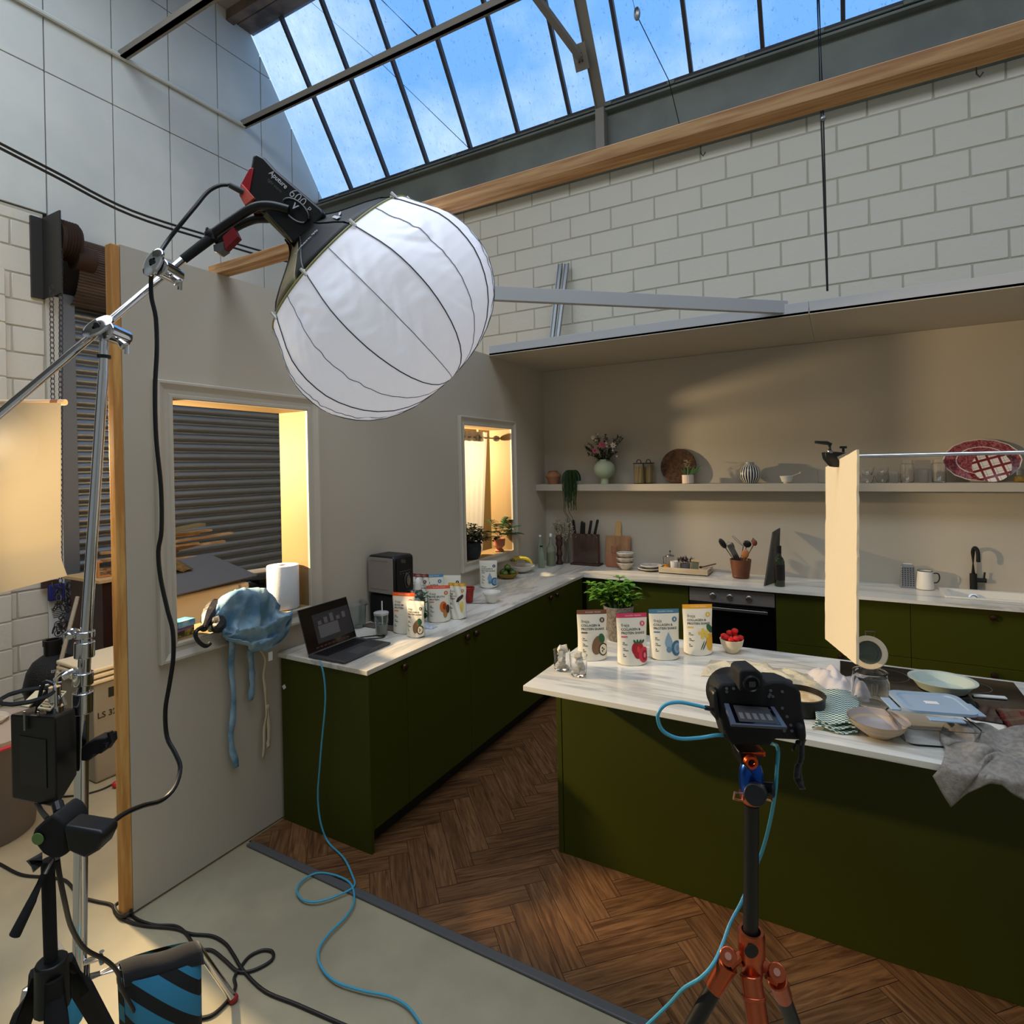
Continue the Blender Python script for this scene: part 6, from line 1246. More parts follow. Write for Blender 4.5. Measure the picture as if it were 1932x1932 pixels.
# ---- controller box on small tripod
t = thing('control_unit', 'black lamp control box with ribbed ring handle at the lower left', 'control box', PD(90, 1517, 1.58))
P0, P1, P2 = PD(19, 1347, 1.60), PD(104, 1352, 1.55), PD(143, 1336, 1.72); P3 = P0+(P2-P1); Hh = .245
f = lambda p: p-U0*0
mb = MW(t); mb.prism([P0, P1, P2, P3], lambda p: p, lambda p: V((p.x, p.y, P1.z-Hh))); mb.build('housing', m_black, smooth=False, bevel=.006)
cc = (P0+P1+P2+P3)/4; ex = (P1-P0).normalized(); ey = (P2-P1).normalized(); ex.z = ey.z = 0
mb = MW(t); o_ = V((cc.x, cc.y, P1.z+.006)); mb.obox(o_+ex*.034, ex*.024, ey*.075, (0, 0, .002)); mb.obox(o_-ex*.040, ex*.016, ey*.075, (0, 0, .002)); mb.build('label_plate', M('label_cream', (206, 190, 150), .6), smooth=False)
mb = MW(t)
for k in range(7): mb.obox(o_+ex*.034-ey*(.06-.02*k)+V((0, 0, .003)), ex*.020, ey*.004, (0, 0, .0006))
mb.build('label_print', m_black, smooth=False)
mb = MW(t)
for x in (46, 72): q = PD(x, 1352, 1.575); mb.obox(q-V((0, 0, .012)), ex*.004, ey*.002, (0, 0, .026))
mb.build('mount_tab', m_steel, smooth=False)
mb = MW(t)
for dx, dz in ((.02, .0), (.06, 0)): q = P0.lerp(P1, .25)-ey*.001; mb.obox(P0.lerp(P1, .5)-ey*.0012-V((0, 0, .125)), ex*.050, ey*.001, (0, 0, .065)); break
mb.build('front_panel', M('panel_dark', (22, 22, 24), .3), smooth=False)
c = PD(51, 1313, 1.58); MW(t).lathe([(.056, -.006), (.062, 0), (.056, .006), (.050, 0), (.056, -.006)], c, 40, RT, FW, V((0, 0, 1)), rf=lambda th_, z: 1+.02*sin(th_*30)).build('ring_handle', m_blackm)
mb = MW(t); q = PD(104, 1343, 1.62); mb.cyl(q, q+V((0, 0, .07)), .014, n=16); mb.cyl(q+V((0, 0, .0)), q+V((0, 0, .015)), .020, n=16); mb.tube([q+V((0, 0, .07)), q+V((.0, 0, .09)), q+RT*.03+V((0, 0, .115))], .004, 6); mb.tube([q+V((0, 0, .03)), q+RT*.024+V((0, 0, .04)), q+RT*.03+V((0, 0, .02))], .005, 6); mb.build('spigot', m_chrome)
MW(t).tube(smoothpath([q+V((0, 0, .075)), q-RT*.03+V((0, 0, .08)), q-RT*.05+V((0, 0, .0)), q-RT*.055-V((0, 0, .05)), q-RT*.06-V((0, 0, .12))], 4), .005, 8).build('safety_cord', m_black)
tp = thing('small_tripod', 'black video tripod with pan handle at the lower left corner', 'tripod', PD(95, 1700, 1.27))
plate(MW(tp), [(98, 1537), (112, 1545), (124, 1562), (126, 1612), (112, 1620), (98, 1622), (80, 1612), (57, 1583), (63, 1566), (78, 1552)], 1.24, .07).build('pan_head', m_blackm, bevel=.006)
plate(MW(tp), [(118, 1558), (186, 1569), (195, 1575), (194, 1586), (184, 1607), (160, 1621), (126, 1606)], 1.23, .05).build('tilt_plate', m_black, bevel=.006)
MW(tp).lathe([(0, .001), (.012, .001), (.013, 0)], PD(71, 1583, 1.236), 16, RT, UP, -FW).build('spirit_level', M('level_green', (96, 128, 70), .3))
MW(tp).tube([PD(110, 1545, 1.26), PD(112, 1530, 1.27), PD(108, 1515, 1.28)], .011, 10).build('mount_post', m_black)
MW(tp).tube([PD(74, 1636, 1.24), PD(62, 1624, 1.24), PD(80, 1618, 1.25)], .012, 8).build('tilt_knob', m_black)
MW(tp).cyl(PD(98, 1621, 1.26), PD(84, 1650, 1.24), .004, n=10).build('handle_rod', m_steel)
MW(tp).tube([PD(83, 1648, 1.24), PD(60, 1700, 1.22), PD(28, 1764, 1.20)], [.007, .010, .0125], 12, flat=.8).build('pan_handle', m_blackm)
MW(tp).cyl(PD(90, 1622, 1.27), PD(97, 1845, 1.27), .0125, n=16).build('center_column', m_blackm)
hub = PD(98, 1850, 1.27)
MW(tp).cyl(hub+V((0, 0, .045)), hub-V((0, 0, .06)), .030, .034, 14).build('spider', m_black, bevel=.004)
for k, (dx, dy) in enumerate(((.075, -.02), (-.10, -.06), (-.03, .12))):
    a1 = hub+V((dx, dy, 0)).normalized()*.03+V((0, 0, .02)); b1 = V((hub.x+dx*2.6, hub.y+dy*2.6, .01))
    mb = MW(tp); mb.tube([a1, a1.lerp(b1, .12), a1.lerp(b1, .45), b1], [.016, .022, .018, .011], 8); mb.build('leg', m_blackm)
c = PD(60, 1880, 1.2); 
# ---- sandbag on the stand leg
def sandmat():
    m = bpy.data.materials.new('sandbag_stripes'); m.use_nodes = True; nt = m.node_tree; p = nt.nodes['Principled BSDF']; N = nt.nodes.new; L = nt.links.new
    uv = N('ShaderNodeUVMap'); uv.uv_map = 'UVMap'; sp = N('ShaderNodeSeparateXYZ'); L(uv.outputs[0], sp.inputs[0])
    ad = N('ShaderNodeMath'); ad.operation = 'SUBTRACT'; L(sp.outputs['Y'], ad.inputs[0]); m2 = N('ShaderNodeMath'); m2.operation = 'MULTIPLY'; m2.inputs[1].default_value = .62; L(sp.outputs['X'], m2.inputs[0]); L(m2.outputs[0], ad.inputs[1])
    sc_ = N('ShaderNodeMath'); sc_.operation = 'MULTIPLY_ADD'; sc_.inputs[1].default_value = 2.75; sc_.inputs[2].default_value = 10.12; L(ad.outputs[0], sc_.inputs[0]); fr = N('ShaderNodeMath'); fr.operation = 'FRACT'; L(sc_.outputs[0], fr.inputs[0]); g = N('ShaderNodeMath'); g.operation = 'LESS_THAN'; g.inputs[1].default_value = .42; L(fr.outputs[0], g.inputs[0])
    mx = N('ShaderNodeMix'); mx.data_type = 'RGBA'; mx.inputs['A'].default_value = lin((44, 124, 158)); mx.inputs['B'].default_value = lin((10, 11, 12)); L(g.outputs[0], mx.inputs['Factor']); L(mx.outputs['Result'], p.inputs['Base Color']); p.inputs['Roughness'].default_value = .8; return m
m_sb = sandmat()
sb = thing('sandbag', 'blue and black diagonally striped sandbag slung over the stand leg', 'sandbag', PD(300, 1800, 1.86))
def bag(TL, TR, out, Hb, nm):
    bm = bmesh.new(); uvl = bm.loops.layers.uv.new('UVMap'); NU, NV = 16, 18; vv = []; off = wloc(sb)
    for s in (1, -1):
        g = []
        for i in range(NU+1):
            row = []
            for j in range(NV+1):
                u, v = i/NU, j/NV; p = TL.lerp(TR, u)+V((0, 0, -Hb*v)); th_ = (.055*sin(pi*min(1, .08+v*.95))**.7)*(sin(pi*u)**.4 if 0 < u < 1 else 0)+.004
                p = p+out*(.02*v+s*th_)+(TR-TL)*(.04*(v-.3)*(1-2*u)) ; row.append((bm.verts.new(p-off), (u, v)))
            g.append(row)
        for i in range(NU):
            for j in range(NV):
                q = [g[i][j], g[i+1][j], g[i+1][j+1], g[i][j+1]]; f_ = bm.faces.new([a_[0] for a_ in q])
                for l, a_ in zip(f_.loops, q): l[uvl].uv = a_[1]
                f_.smooth = True
    bmesh.ops.remove_doubles(bm, verts=bm.verts, dist=.009) if False else None
    bmesh.ops.recalc_face_normals(bm, faces=bm.faces); me = bpy.data.meshes.new(nm); bm.to_mesh(me); bm.free(); me.materials.append(m_sb); o = bpy.data.objects.new(nm, me); COL.objects.link(o); o.parent = sb
TLb, TRb = PD(229, 1838, 1.80), PD(372, 1796, 1.95); ob = (TRb-TLb).cross(V((0, 0, 1))).normalized(); ob = -ob if ob.dot(FW) > 0 else ob
bag(TLb+ob*.03, TRb+ob*.03, ob, .30, 'front_pouch'); bag(TLb-ob*.05, TRb-ob*.05, -ob, .26, 'back_pouch')
mb = MW(sb); a1, a2 = PD(228, 1832, 1.80), PD(376, 1792, 1.95); mb.grid(14, 14, lambda u, v: a1.lerp(a2, u)+ob*(.046*cos(pi*v))+V((0, 0, -.022+.040*sin(pi*v)+.004*sin(u*9)))); mb.build('handle_band', m_blackf, solid=.006)
# blue and black strap of another bag behind the tripod
tag(MB().obox(PD(137, 1900, 1.62), RT*.02, FW*.02, UP*.05).build('sandbag', M('bag_blue', (60, 150, 190), .8), bevel=.01), 'sliver of a second blue sandbag behind the small tripod legs', 'sandbag')
# ---- warm lamp and hanging diffusion paper at the left edge
t = thing('globe_lamp', 'glowing white lamp partly out of frame behind the hanging diffusion sheet', 'studio lamp', PD(-14, 836, 3.0))
MW(t).ball(PD(-16, 838, 3.02), .19, 24, 14).build('globe', M('globe_glow', (250, 246, 236), .5, emit=(255, 240, 214), es=1.6)); MW(t).cyl(PD(-30, 838, 3.1), PD(-60, 835, 3.5), .08, n=18).build('housing', m_black)
MW(t).cyl(V((PD(-50, 838, 3.3).x, PD(-50, 838, 3.3).y, 0)), PD(-50, 838, 3.3), .015, n=10).build('stand_pole', m_chrome)
dp = bpy.data.materials.new('diffusion_paper'); dp.use_nodes = True; nt = dp.node_tree; nt.nodes.clear(); N = nt.nodes.new; L = nt.links.new
d1 = N('ShaderNodeBsdfDiffuse'); d1.inputs[0].default_value = lin((190, 174, 146)); d2 = N('ShaderNodeBsdfTranslucent'); d2.inputs[0].default_value = lin((244, 226, 190)); d3 = N('ShaderNodeBsdfTransparent'); mx1 = N('ShaderNodeMixShader'); mx1.inputs[0].default_value = .07; mx2 = N('ShaderNodeMixShader'); mx2.inputs[0].default_value = .02; o_ = N('ShaderNodeOutputMaterial')
L(d1.outputs[0], mx1.inputs[1]); L(d2.outputs[0], mx1.inputs[2]); L(mx1.outputs[0], mx2.inputs[1]); L(d3.outputs[0], mx2.inputs[2]); L(mx2.outputs[0], o_.inputs[0])
t = thing('diffusion_sheet', 'large cream diffusion sheet hanging from a wooden dowel at the left edge', 'diffusion sheet', PD(40, 760, 2.45))
def dsheet(u, v):
    x = -150+u*265; yb = 1120-(x+10)*.27; y = 760+(yb-760)*v; w_ = 2.42+.02*sin(u*5)+(.10*max(0, v-.75)*4*(1 if u > 0 else 1))*.3
    if v > .9: x += (v-.9)*120*u
    return PD(x, y, w_-.25*max(0, v-.8))
MW(t).grid(20, 24, dsheet).build('paper', dp); MW(t).cyl(PD(-150, 760, 2.44), PD(98, 759, 2.44), .0125, n=14).build('dowel', M('dowel_wood', (220, 190, 150), .5)); MW(t).cyl(PD(98, 759, 2.44), PD(112, 759, 2.44), .0128, n=14).build('tape', M('tape_brown', (140, 96, 64), .5)); MW(t).cyl(PD(112, 759, 2.44), PD(124, 759, 2.44), .0125, n=14).build('dowel_end', M('dowel_wood'))
# ---- foam card on its arm
t = thing('foam_card', 'narrow white foam reflector card hanging above the island', 'reflector card', PD(1590, 1230, 2.4))
A_, B_, C2, D2 = PD(1560, 881, 2.70), PD(1619, 848, 2.17), PD(1618, 1254, 2.17), PD(1558, 1205, 2.70); nn_ = (B_-A_).cross(D2-A_).normalized()*.004
mb = MW(t)
K = 30; rk = random.Random(1)
def jag(P, Q): return [P.lerp(Q, i/K)+V((rk.uniform(-.0015, .0015), rk.uniform(-.0015, .0015), 0)) for i in range(K)]
poly = jag(A_, B_)+jag(B_, C2)+jag(C2, D2)+jag(D2, A_); mb.prism(poly, lambda p: p-nn_, lambda p: p+nn_); mb.build('card', M('foam_white', (238, 222, 190), .85, bump=.05), smooth=False)
q = PD(1583, 1008, 2.47)-FW*.012; MW(t).tube([q, q+V((0, 0, .02)), q+V((.003, 0, .035))], .0018, 5).build('mark', M('mark_brown', (150, 130, 100), .8))
t = thing('grip_arm', 'thin steel rod with black clamp holding the foam card from the right', 'clamp arm', PD(1600, 860, 2.45))
MW(t).cyl(PD(1600, 861, 2.46), PD(2050, 851, 2.05), .0075, n=12).build('rod', m_chrome)
plate(MW(t), [(1557, 853), (1576, 852), (1598, 854), (1580, 862), (1586, 872), (1583, 882), (1572, 880), (1560, 866)], 2.44, .035).build('clamp_jaw', m_black, bevel=.004)
MW(t).tube([PD(1566, 852, 2.45), PD(1566, 838, 2.45), PD(1560, 836, 2.45), PD(1538, 834, 2.45)], [.010, .010, .009, .006], 8).build('clamp_handle', m_black)
mb = MW(t); mb.cyl(PD(1591, 853, 2.45), PD(1591, 846, 2.45), .005, n=8); mb.cyl(PD(1591, 846, 2.45), PD(1591, 842, 2.45), .014, n=12); mb.build('thumb_screw', m_black)
MW(t).cyl(PD(1566, 850, 2.45), PD(1566, 855, 2.45), .012, n=14).build('washer', m_steel)
# ---- camera on tripod
w0 = 1.10
ct = thing('camera_tripod', 'black carbon tripod with copper joints and blue ball head in the foreground', 'tripod', PD(1417, 1700, w0))
MW(ct).cyl(PD(1418, 1518, w0), PD(1416, 1775, w0), .0137, n=24).build('center_column', M('carbon_black', (20, 19, 18), .45))
m_or = M('orange_anodised', (222, 84, 42), .3, .85)
MW(ct).obox(PD(1415, 1414, w0), RT*.021, FW*.02, UP*.004).build('release_plate', m_or, bevel=.001)
plate(MW(ct), [(1394, 1418), (1443, 1420), (1444, 1430), (1437, 1434), (1437, 1446), (1398, 1444)], w0-.02, .045).build('plate_clamp', m_black, bevel=.003)
c = PD(1416, 1437, w0-.03); MW(ct).lathe([(.006, -.004), (.0115, -.004), (.0135, 0), (.0115, .006), (.007, .006), (.006, 0)], c, 26, RT, UP, -FW).build('lock_ring', m_or)
hb = PD(1418, 1498, w0); up_ = V((0, 0, 1))
MW(ct).lathe([(.0, -.0), (.018, 0), (.0215, .012), (.0225, .030), (.021, .045), (.0165, .058), (.010, .066), (0, .068)], hb, 32).build('ball_head', m_blue)
MW(ct).cyl(PD(1428, 1494, w0-.012), PD(1424, 1500, w0-.058), .019, .0185, 22).build('lock_knob', m_black, bevel=.002)
MW(ct).cyl(PD(1436, 1486, w0), PD(1461, 1491, w0-.012), .010, .0135, 16).build('pan_knob', m_black, bevel=.002)
MW(ct).lathe([(0, -.016), (.016, -.016), (.021, -.010), (.0225, .002), (.0, .004)], hb, 30).build('pan_base', m_copper)
for x in (1394, 1450): q = PD(x, 1503, w0-.01); MW(ct).tube([q+RT*.008+UP*.006, q-RT*.008+UP*.008, q-RT*.010-UP*.004, q+RT*.006-UP*.008], .0022, 6, closed=True).build('strap_loop', M('rose_gold', (224, 164, 146), .3, .8))
hu = PD(1418, 1800, w0)
MW(ct).lathe([(.017, .045), (.022, .045), (.0245, .038), (.024, .0), (.020, -.010), (.019, -.04), (.0, -.04)], hu, 32).build('collar', m_copper, ang=30)
MW(ct).lathe([(0, .001), (.012, .001), (.013, 0)], PD(1418, 1795, w0-.0245), 20, RT, UP, -FW).build('collar_badge', m_black)
for s, (x, y) in enumerate(((1374, 1818), (1466, 1848))):
    m_ = MW(ct); m_.tube([PD(1418+(-22, 22)[s], 1815+10*s, w0), PD((1395, 1448)[s], (1804, 1838)[s], w0), PD(x, y, w0-.005)], [.012, .009, .012], 10); m_.build('shoulder', m_copper)
    m_ = MW(ct); m_.cyl(PD(x, y-14, w0-.016), PD(x, y-14, w0+.018), .0155, n=20); m_.build('pivot', m_copper, bevel=.002)
    m_ = MW(ct); m_.cyl(PD(x, y-14, w0-.020), PD(x, y-14, w0-.016), .006, n=14); m_.build('pivot_screw', M('rose_gold'))
    foot = V((PD(x, y, w0).x, PD(x, y, w0).y, 0)); end = foot + (RT*(-.50, .34)[s]+FW*(.05, .30)[s]); end.z = .01; st = PD(x, y, w0)
    m_ = MW(ct); m_.cyl(st, st.lerp(end, .055), .0185, .0165, 18); m_.build('leg_socket', m_copper, bevel=.002)
    lg = MW(ct); lg.cyl(st.lerp(end, .05), end, .0145, n=18); lg.build('leg', M('carbon_black'))
st = PD(1416, 1838, w0-.01); end = V((st.x, st.y, 0))-FW*.42; end.z = .01
MW(ct).cyl(st, st.lerp(end, .18), .0195, .019, 20).build('leg_socket', m_copper, bevel=.002); MW(ct).cyl(st.lerp(end, .17), end, .0145, n=18).build('leg', M('carbon_black'))
for k in (.03, .075, .115): MW(ct).cyl(st.lerp(end, k), st.lerp(end, k+.006), .0215, n=20).build('leg_ring', m_copper, bevel=.001)
cm = thing('mirrorless_camera', 'black camera seen from behind on the copper-jointed tripod', 'camera', PD(1430, 1390, w0))
out = [(1352, 1302), (1362, 1288), (1392, 1289), (1396, 1268), (1402, 1262), (1424, 1261), (1437, 1270), (1444, 1288), (1458, 1284), (1480, 1285), (1506, 1296), (1513, 1310), (1516, 1345), (1522, 1372), (1524, 1395), (1510, 1398), (1462, 1396), (1455, 1409), (1384, 1407), (1372, 1398), (1362, 1365)]
plate(MW(cm), out, w0-.02, .05).build('body', m_blackm, bevel=.006)
plate(MW(cm), [(1506, 1372), (1520, 1368), (1524, 1398), (1510, 1402)], w0-.035, .07).build('grip', m_blackm, bevel=.006)
plate(MW(cm), [(1395, 1268), (1402, 1263), (1428, 1263), (1440, 1275), (1443, 1306), (1396, 1306)], w0-.04, .035).build('viewfinder', m_blackm, bevel=.004)
c = PD(1417, 1290, w0-.040); MW(cm).lathe([(.011, .001), (.013, .004), (.0155, .002), (.0165, -.002), (.011, -.002)], c, 26, RT, UP, -FW).build('eyecup', m_black); MW(cm).obox(PD(1419, 1291, w0-.042), RT*.006, FW*.001, UP*.005).build('eyepiece', M('eyepiece_grey', (58, 58, 62), .2), smooth=False)
sc_ = [(1366, 1326), (1461, 1333), (1486, 1372), (1380, 1366)]
def sp(p, w_): return PD(p[0], p[1], w_)
q4 = [sp(sc_[0], w0-.025), sp(sc_[1], w0-.025), sp(sc_[2], w0-.075), sp(sc_[3], w0-.075)]
n4 = (q4[1]-q4[0]).cross(q4[3]-q4[0]).normalized(); n4 = n4 if n4.dot(FW) > 0 else -n4
mb = MW(cm); mb.prism(q4, lambda p: p, lambda p: p+n4*.006); lcd = mb.build('monitor', M('monitor_edge', (70, 76, 92), .3), smooth=False, bevel=.001)
def q4p(u, v): return (q4[0]*(1-u)+q4[1]*u)*(1-v)+(q4[3]*(1-u)+q4[2]*u)*v
def inq(u0_, u1_, v0_, v1_, off): return [q4p(a_, b_)-n4*off for a_, b_ in ((u0_, v0_), (u1_, v0_), (u1_, v1_), (u0_, v1_))]
def onl(name, mat, quads):
    m_ = MB(); off = wloc(lcd)
    for q_ in quads: m_.face([p-off for p in q_])
    return m_.build(name, mat, parent=lcd, smooth=False)
onl('monitor_glass', M('screen_black'), [inq(.09, .91, .0, .93, .0006)])
onl('monitor_image', m_sc2, [inq(.16, .84, .10, .88, .0010)]); onl('monitor_image', m_sc1, [inq(.2+.13*k, .28+.13*k, .45, .75, .0014) for k in range(5)])
mb = MW(cm)
for x, y in ((1371, 1299), (1371, 1305), (1384, 1299), (1454, 1303), (1453, 1310), (1451, 1314), (1458, 1314), (1476, 1305), (1476, 1336), (1485, 1352), (1492, 1368), (1480, 1379), (1494, 1379)): mb.cyl(PD(x, y, w0-.022), PD(x, y, w0-.0205), .0028, n=10)
mb.build('buttons', M('button_grey', (70, 70, 72), .4))['kind'] = 'stuff'
mb = MW(cm); mb.cyl(PD(1478, 1290, w0+.005), PD(1478, 1284, w0+.005), .016, n=20); mb.build('top_dial', m_black)
ld = (FW+RT*.26-UP*.26).normalized(); a_, b_, _ = frame(ld); lc_ = PD(1394, 1322, w0+.03)
MW(cm).lathe([(.0, 0), (.036, 0), (.040, .02), (.040, .06), (.043, .064), (.043, .10), (.046, .115), (.052, .14), (.050, .14), (.044, .115), (.040, .10), (0, .10)], lc_, 40, a_, b_, ld).build('lens', m_black, ang=25)
plate(MW(cm), [(1346, 1310), (1352, 1302), (1358, 1345), (1356, 1362), (1349, 1356)], w0-.03, .03).build('port_cover', m_black, bevel=.003)
mb = MW(cm); mb.cyl(PD(1352, 1339, w0-.02), PD(1330, 1335, w0-.02), .005, .0042, 10); mb.build('cable_plug', m_black)
def ribbon(mb, pts, wd, dirn): 
    P = smoothpath(pts, 5); mb.grid(len(P)-1, 1, lambda u, v: P[round(u*(len(P)-1))]+dirn*((v-.5)*wd)+FW*(.003*sin(u*14))); return mb
ribbon(MW(cm), [PD(1516, 1396, w0), PD(1512, 1420, w0), PD(1510, 1440, w0), PD(1507, 1462, w0), PD(1514, 1488, w0)], .010, RT).build('strap', m_blackf, solid=.002)
ribbon(MW(cm), [PD(1515, 1398, w0), PD(1505, 1402, w0-.01), PD(1496, 1413, w0-.01)], .010, UP).build('strap_end', m_blackf, solid=.002)
ribbon(MW(cm), [PD(1510, 1440, w0-.004), PD(1502, 1460, w0-.004), PD(1508, 1478, w0-.004), PD(1516, 1490, w0-.004)], .011, RT).build('strap_end', m_blackf, solid=.002)
MW(cm).tube([PD(1368, 1380, w0-.03), PD(1385, 1412, w0-.03), PD(1400, 1436, w0-.035), PD(1423, 1462, w0-.035)], .0017, 6).build('thin_cord', m_black)
# ---- cables
def air_or_floor(pts):
    o = []
    for p in pts:
        if len(p) == 2: q = PZ(p[0], p[1], .006)
        else: q = PD(*p)
        o.append(q)
    return smoothpath(o, 6)
def ep(x, y):  # hangs just in front of the green end panel plane
    return PY(x, y, 2.06)
P = [V((PZ(600, 1249, .905).x, 2.09, .903)), ep(606, 1254)]+[ep(x, y) for x, y in ((611, 1275), (614, 1310), (612, 1350), (607, 1400), (603, 1450), (600, 1490), (601, 1525), (607, 1560))]+[PZ(x, y, .0165) for x, y in ((620, 1590), (648, 1618), (664, 1650), (668, 1672), (640, 1688), (600, 1701), (572, 1698), (560, 1680), (572, 1660), (600, 1647), (635, 1652), (662, 1668), (668, 1700), (652, 1730), (622, 1760), (602, 1790), (604, 1820), (630, 1850), (680, 1868), (735, 1880), (770, 1900), (797, 1936), (830, 1975))]
tag(MB().tube(smoothpath(P, 6), .0045, 8).build('tether_cable', m_cablet), 'light blue cable hanging from laptop and looping on the pale floor', 'cable')
P = [PD(1331, 1335, w0-.02), PD(1310, 1330, w0-.02), PD(1280, 1325, w0-.02), PD(1255, 1330, w0-.02), PD(1241, 1350, w0-.02), PD(1250, 1378, w0-.02), PD(1280, 1393, w0-.02), PD(1320, 1392, w0-.02), PD(1355, 1387, w0-.02), PD(1385, 1390, w0+.03), PD(1430, 1398, w0+.04), PD(1462, 1405, w0+.02), PD(1468, 1418, w0), PD(1466, 1450, w0), PD(1463, 1490, w0), PD(1455, 1540, w0+.02), PD(1440, 1600, w0+.05), PD(1420, 1650, w0+.06), PD(1400, 1700, w0+.05), PD(1378, 1742, w0+.04), PD(1362, 1785, w0+.02), PD(1345, 1820, w0), PD(1322, 1845, w0), PD(1290, 1865, w0+.02), PD(1262, 1895, w0+.05), PD(1215, 1940, w0+.08)]
tag(MB().tube(smoothpath(P, 5), .0035, 8).build('tether_cable', m_cablet), 'light blue cable looping from the camera down behind the tripod', 'cable')
m_cb = M('cable_brown_black', (26, 22, 20), .5)
def fl(lab, pts, r=.006): P = smoothpath([PZ(x, y, r+.001+(k % 3)*.0) for k, (x, y) in enumerate(pts)], 6); return tag(MB().tube(P, r, 8).build('floor_cable', m_cb), lab, 'cable', None)
fl('black floor cable running from left edge past the flat corner under the sandbag', [(-40, 1610), (0, 1630), (40, 1650), (90, 1655), (125, 1662), (150, 1690), (180, 1700), (210, 1707), (218, 1722), (235, 1735), (270, 1746), (330, 1752), (360, 1762), (400, 1766), (425, 1780), (440, 1800), (460, 1832), (500, 1870), (560, 1895), (640, 1930), (700, 1955)])
fl('black cable crossing the first one and looping on the pale floor right of sandbag', [(240, 1710), (255, 1732), (290, 1745), (330, 1747), (352, 1762), (372, 1790), (400, 1793), (425, 1812), (450, 1833), (480, 1830), (512, 1812), (514, 1796), (495, 1793), (470, 1805), (452, 1828), (442, 1845), (444, 1862), (432, 1885), (400, 1915), (365, 1922), (330, 1928)])
P = [PZ(232+15*cos(a)+1.5*sin(a*3), 1716+13*sin(a), .02+.004*sin(a*2)) for a in [2*pi*k/12*1.0 for k in range(26)]]
tag(MB().tube(smoothpath([p+V((0, 0, .006*(i/26))) for i, p in enumerate(P)], 3), .006, 8).build('cable_coil', m_cb), 'small coil of black cable at the foot of the flat', 'cable')
tag(MB().tube(smoothpath([PD(108, 1620, 1.29), PD(112, 1650, 1.30), PD(122, 1700, 1.35), PD(135, 1750, 1.45), PD(160, 1790, 1.55), PD(200, 1812, 1.62), PD(222, 1835, 1.68), PD(232, 1870, 1.72), PZ(300, 1985, .01)], 6), .0055, 8).build('power_cable', m_cb), 'black cable hanging from the video tripod head to the floor by the sandbag', 'cable')
tag(MB().tube(smoothpath([PD(70, 1515, 1.6), PD(78, 1530, 1.5), PD(90, 1545, 1.35)], 4), .006, 8).build('power_cable', m_cb), 'short black cable under the control box', 'cable')
for k, (lab, pts) in enumerate((('thin cable on the floor behind the control box, upper one', [(-40, 1520), (20, 1514), (90, 1505), (150, 1500), (190, 1490), (215, 1478)]), ('thin cable on the floor behind the control box, lower one', [(-40, 1548), (0, 1538), (40, 1528), (75, 1515)]), ('thin cable loop on the floor at the far left edge', [(-30, 1440), (5, 1435), (18, 1440), (0, 1450), (-30, 1455)]))): fl(lab, pts, .005)
tag(MB().ball(PZ(218, 1480, .02), (.02, .02, .02), 10, 6).build('red_connector', M('connector_red', (170, 30, 40), .5)), 'red connector at the end of the thin floor cable', 'connector')

# ================================================================ BEHIND THE FLAT
# brown cabinet with timber offcuts
t = thing('storage_cabinet', 'dark red-brown wooden cabinet by the roller shutter', 'cabinet', (-5.25, 2.9, 0))
MW(t).box(-5.6, -5.1, 2.42, 3.25, .004, 1.02).build('body', M('mahogany', (66, 34, 26), .5, c2=(50, 26, 20), ns=5, stretch=(1, 1, .2)), smooth=False)
MW(t).box(-5.64, -5.06, 2.38, 3.29, 1.022, 1.045).build('top', M('ply_edge', (196, 160, 108), .6), smooth=False)
rk = random.Random(31); m_off = M('offcut_wood', (186, 150, 104), .7, c2=(154, 114, 72), ns=6)
for k in range(13):
    x, y, z = rk.uniform(-5.4, -5.2), rk.uniform(2.82, 3.2), 1.048+.021*k; L_ = rk.uniform(.16, .5); a = rk.uniform(1.2, 1.9)
    tag(MB().obox((x, y, z+.010), (cos(a)*L_, sin(a)*L_, rk.uniform(0, .01)), (-sin(a)*.03, cos(a)*.03, 0), (0, 0, .009)).build('timber_offcut', m_off, smooth=False), 'pale timber offcut in the pile on the dark brown cabinet', 'timber offcut', 'timber offcuts piled on the brown cabinet')
t = thing('wooden_crate', 'small open orange wooden crate among the offcuts', 'crate', (-5.25, 2.60, 1.048))
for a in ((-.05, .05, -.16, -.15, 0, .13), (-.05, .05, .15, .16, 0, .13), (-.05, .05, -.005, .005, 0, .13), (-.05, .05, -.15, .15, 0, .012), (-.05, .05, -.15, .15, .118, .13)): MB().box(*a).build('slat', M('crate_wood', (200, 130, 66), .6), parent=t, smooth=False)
tag(MB().obox((-5.3, 3.0, 1.35), (.05, .35, .04), (.06, 0, 0), (0, 0, .012)).build('offcut_panel', M('olive_board', (120, 106, 70), .7), smooth=False), 'olive grey board lying on top of the offcuts', 'board')
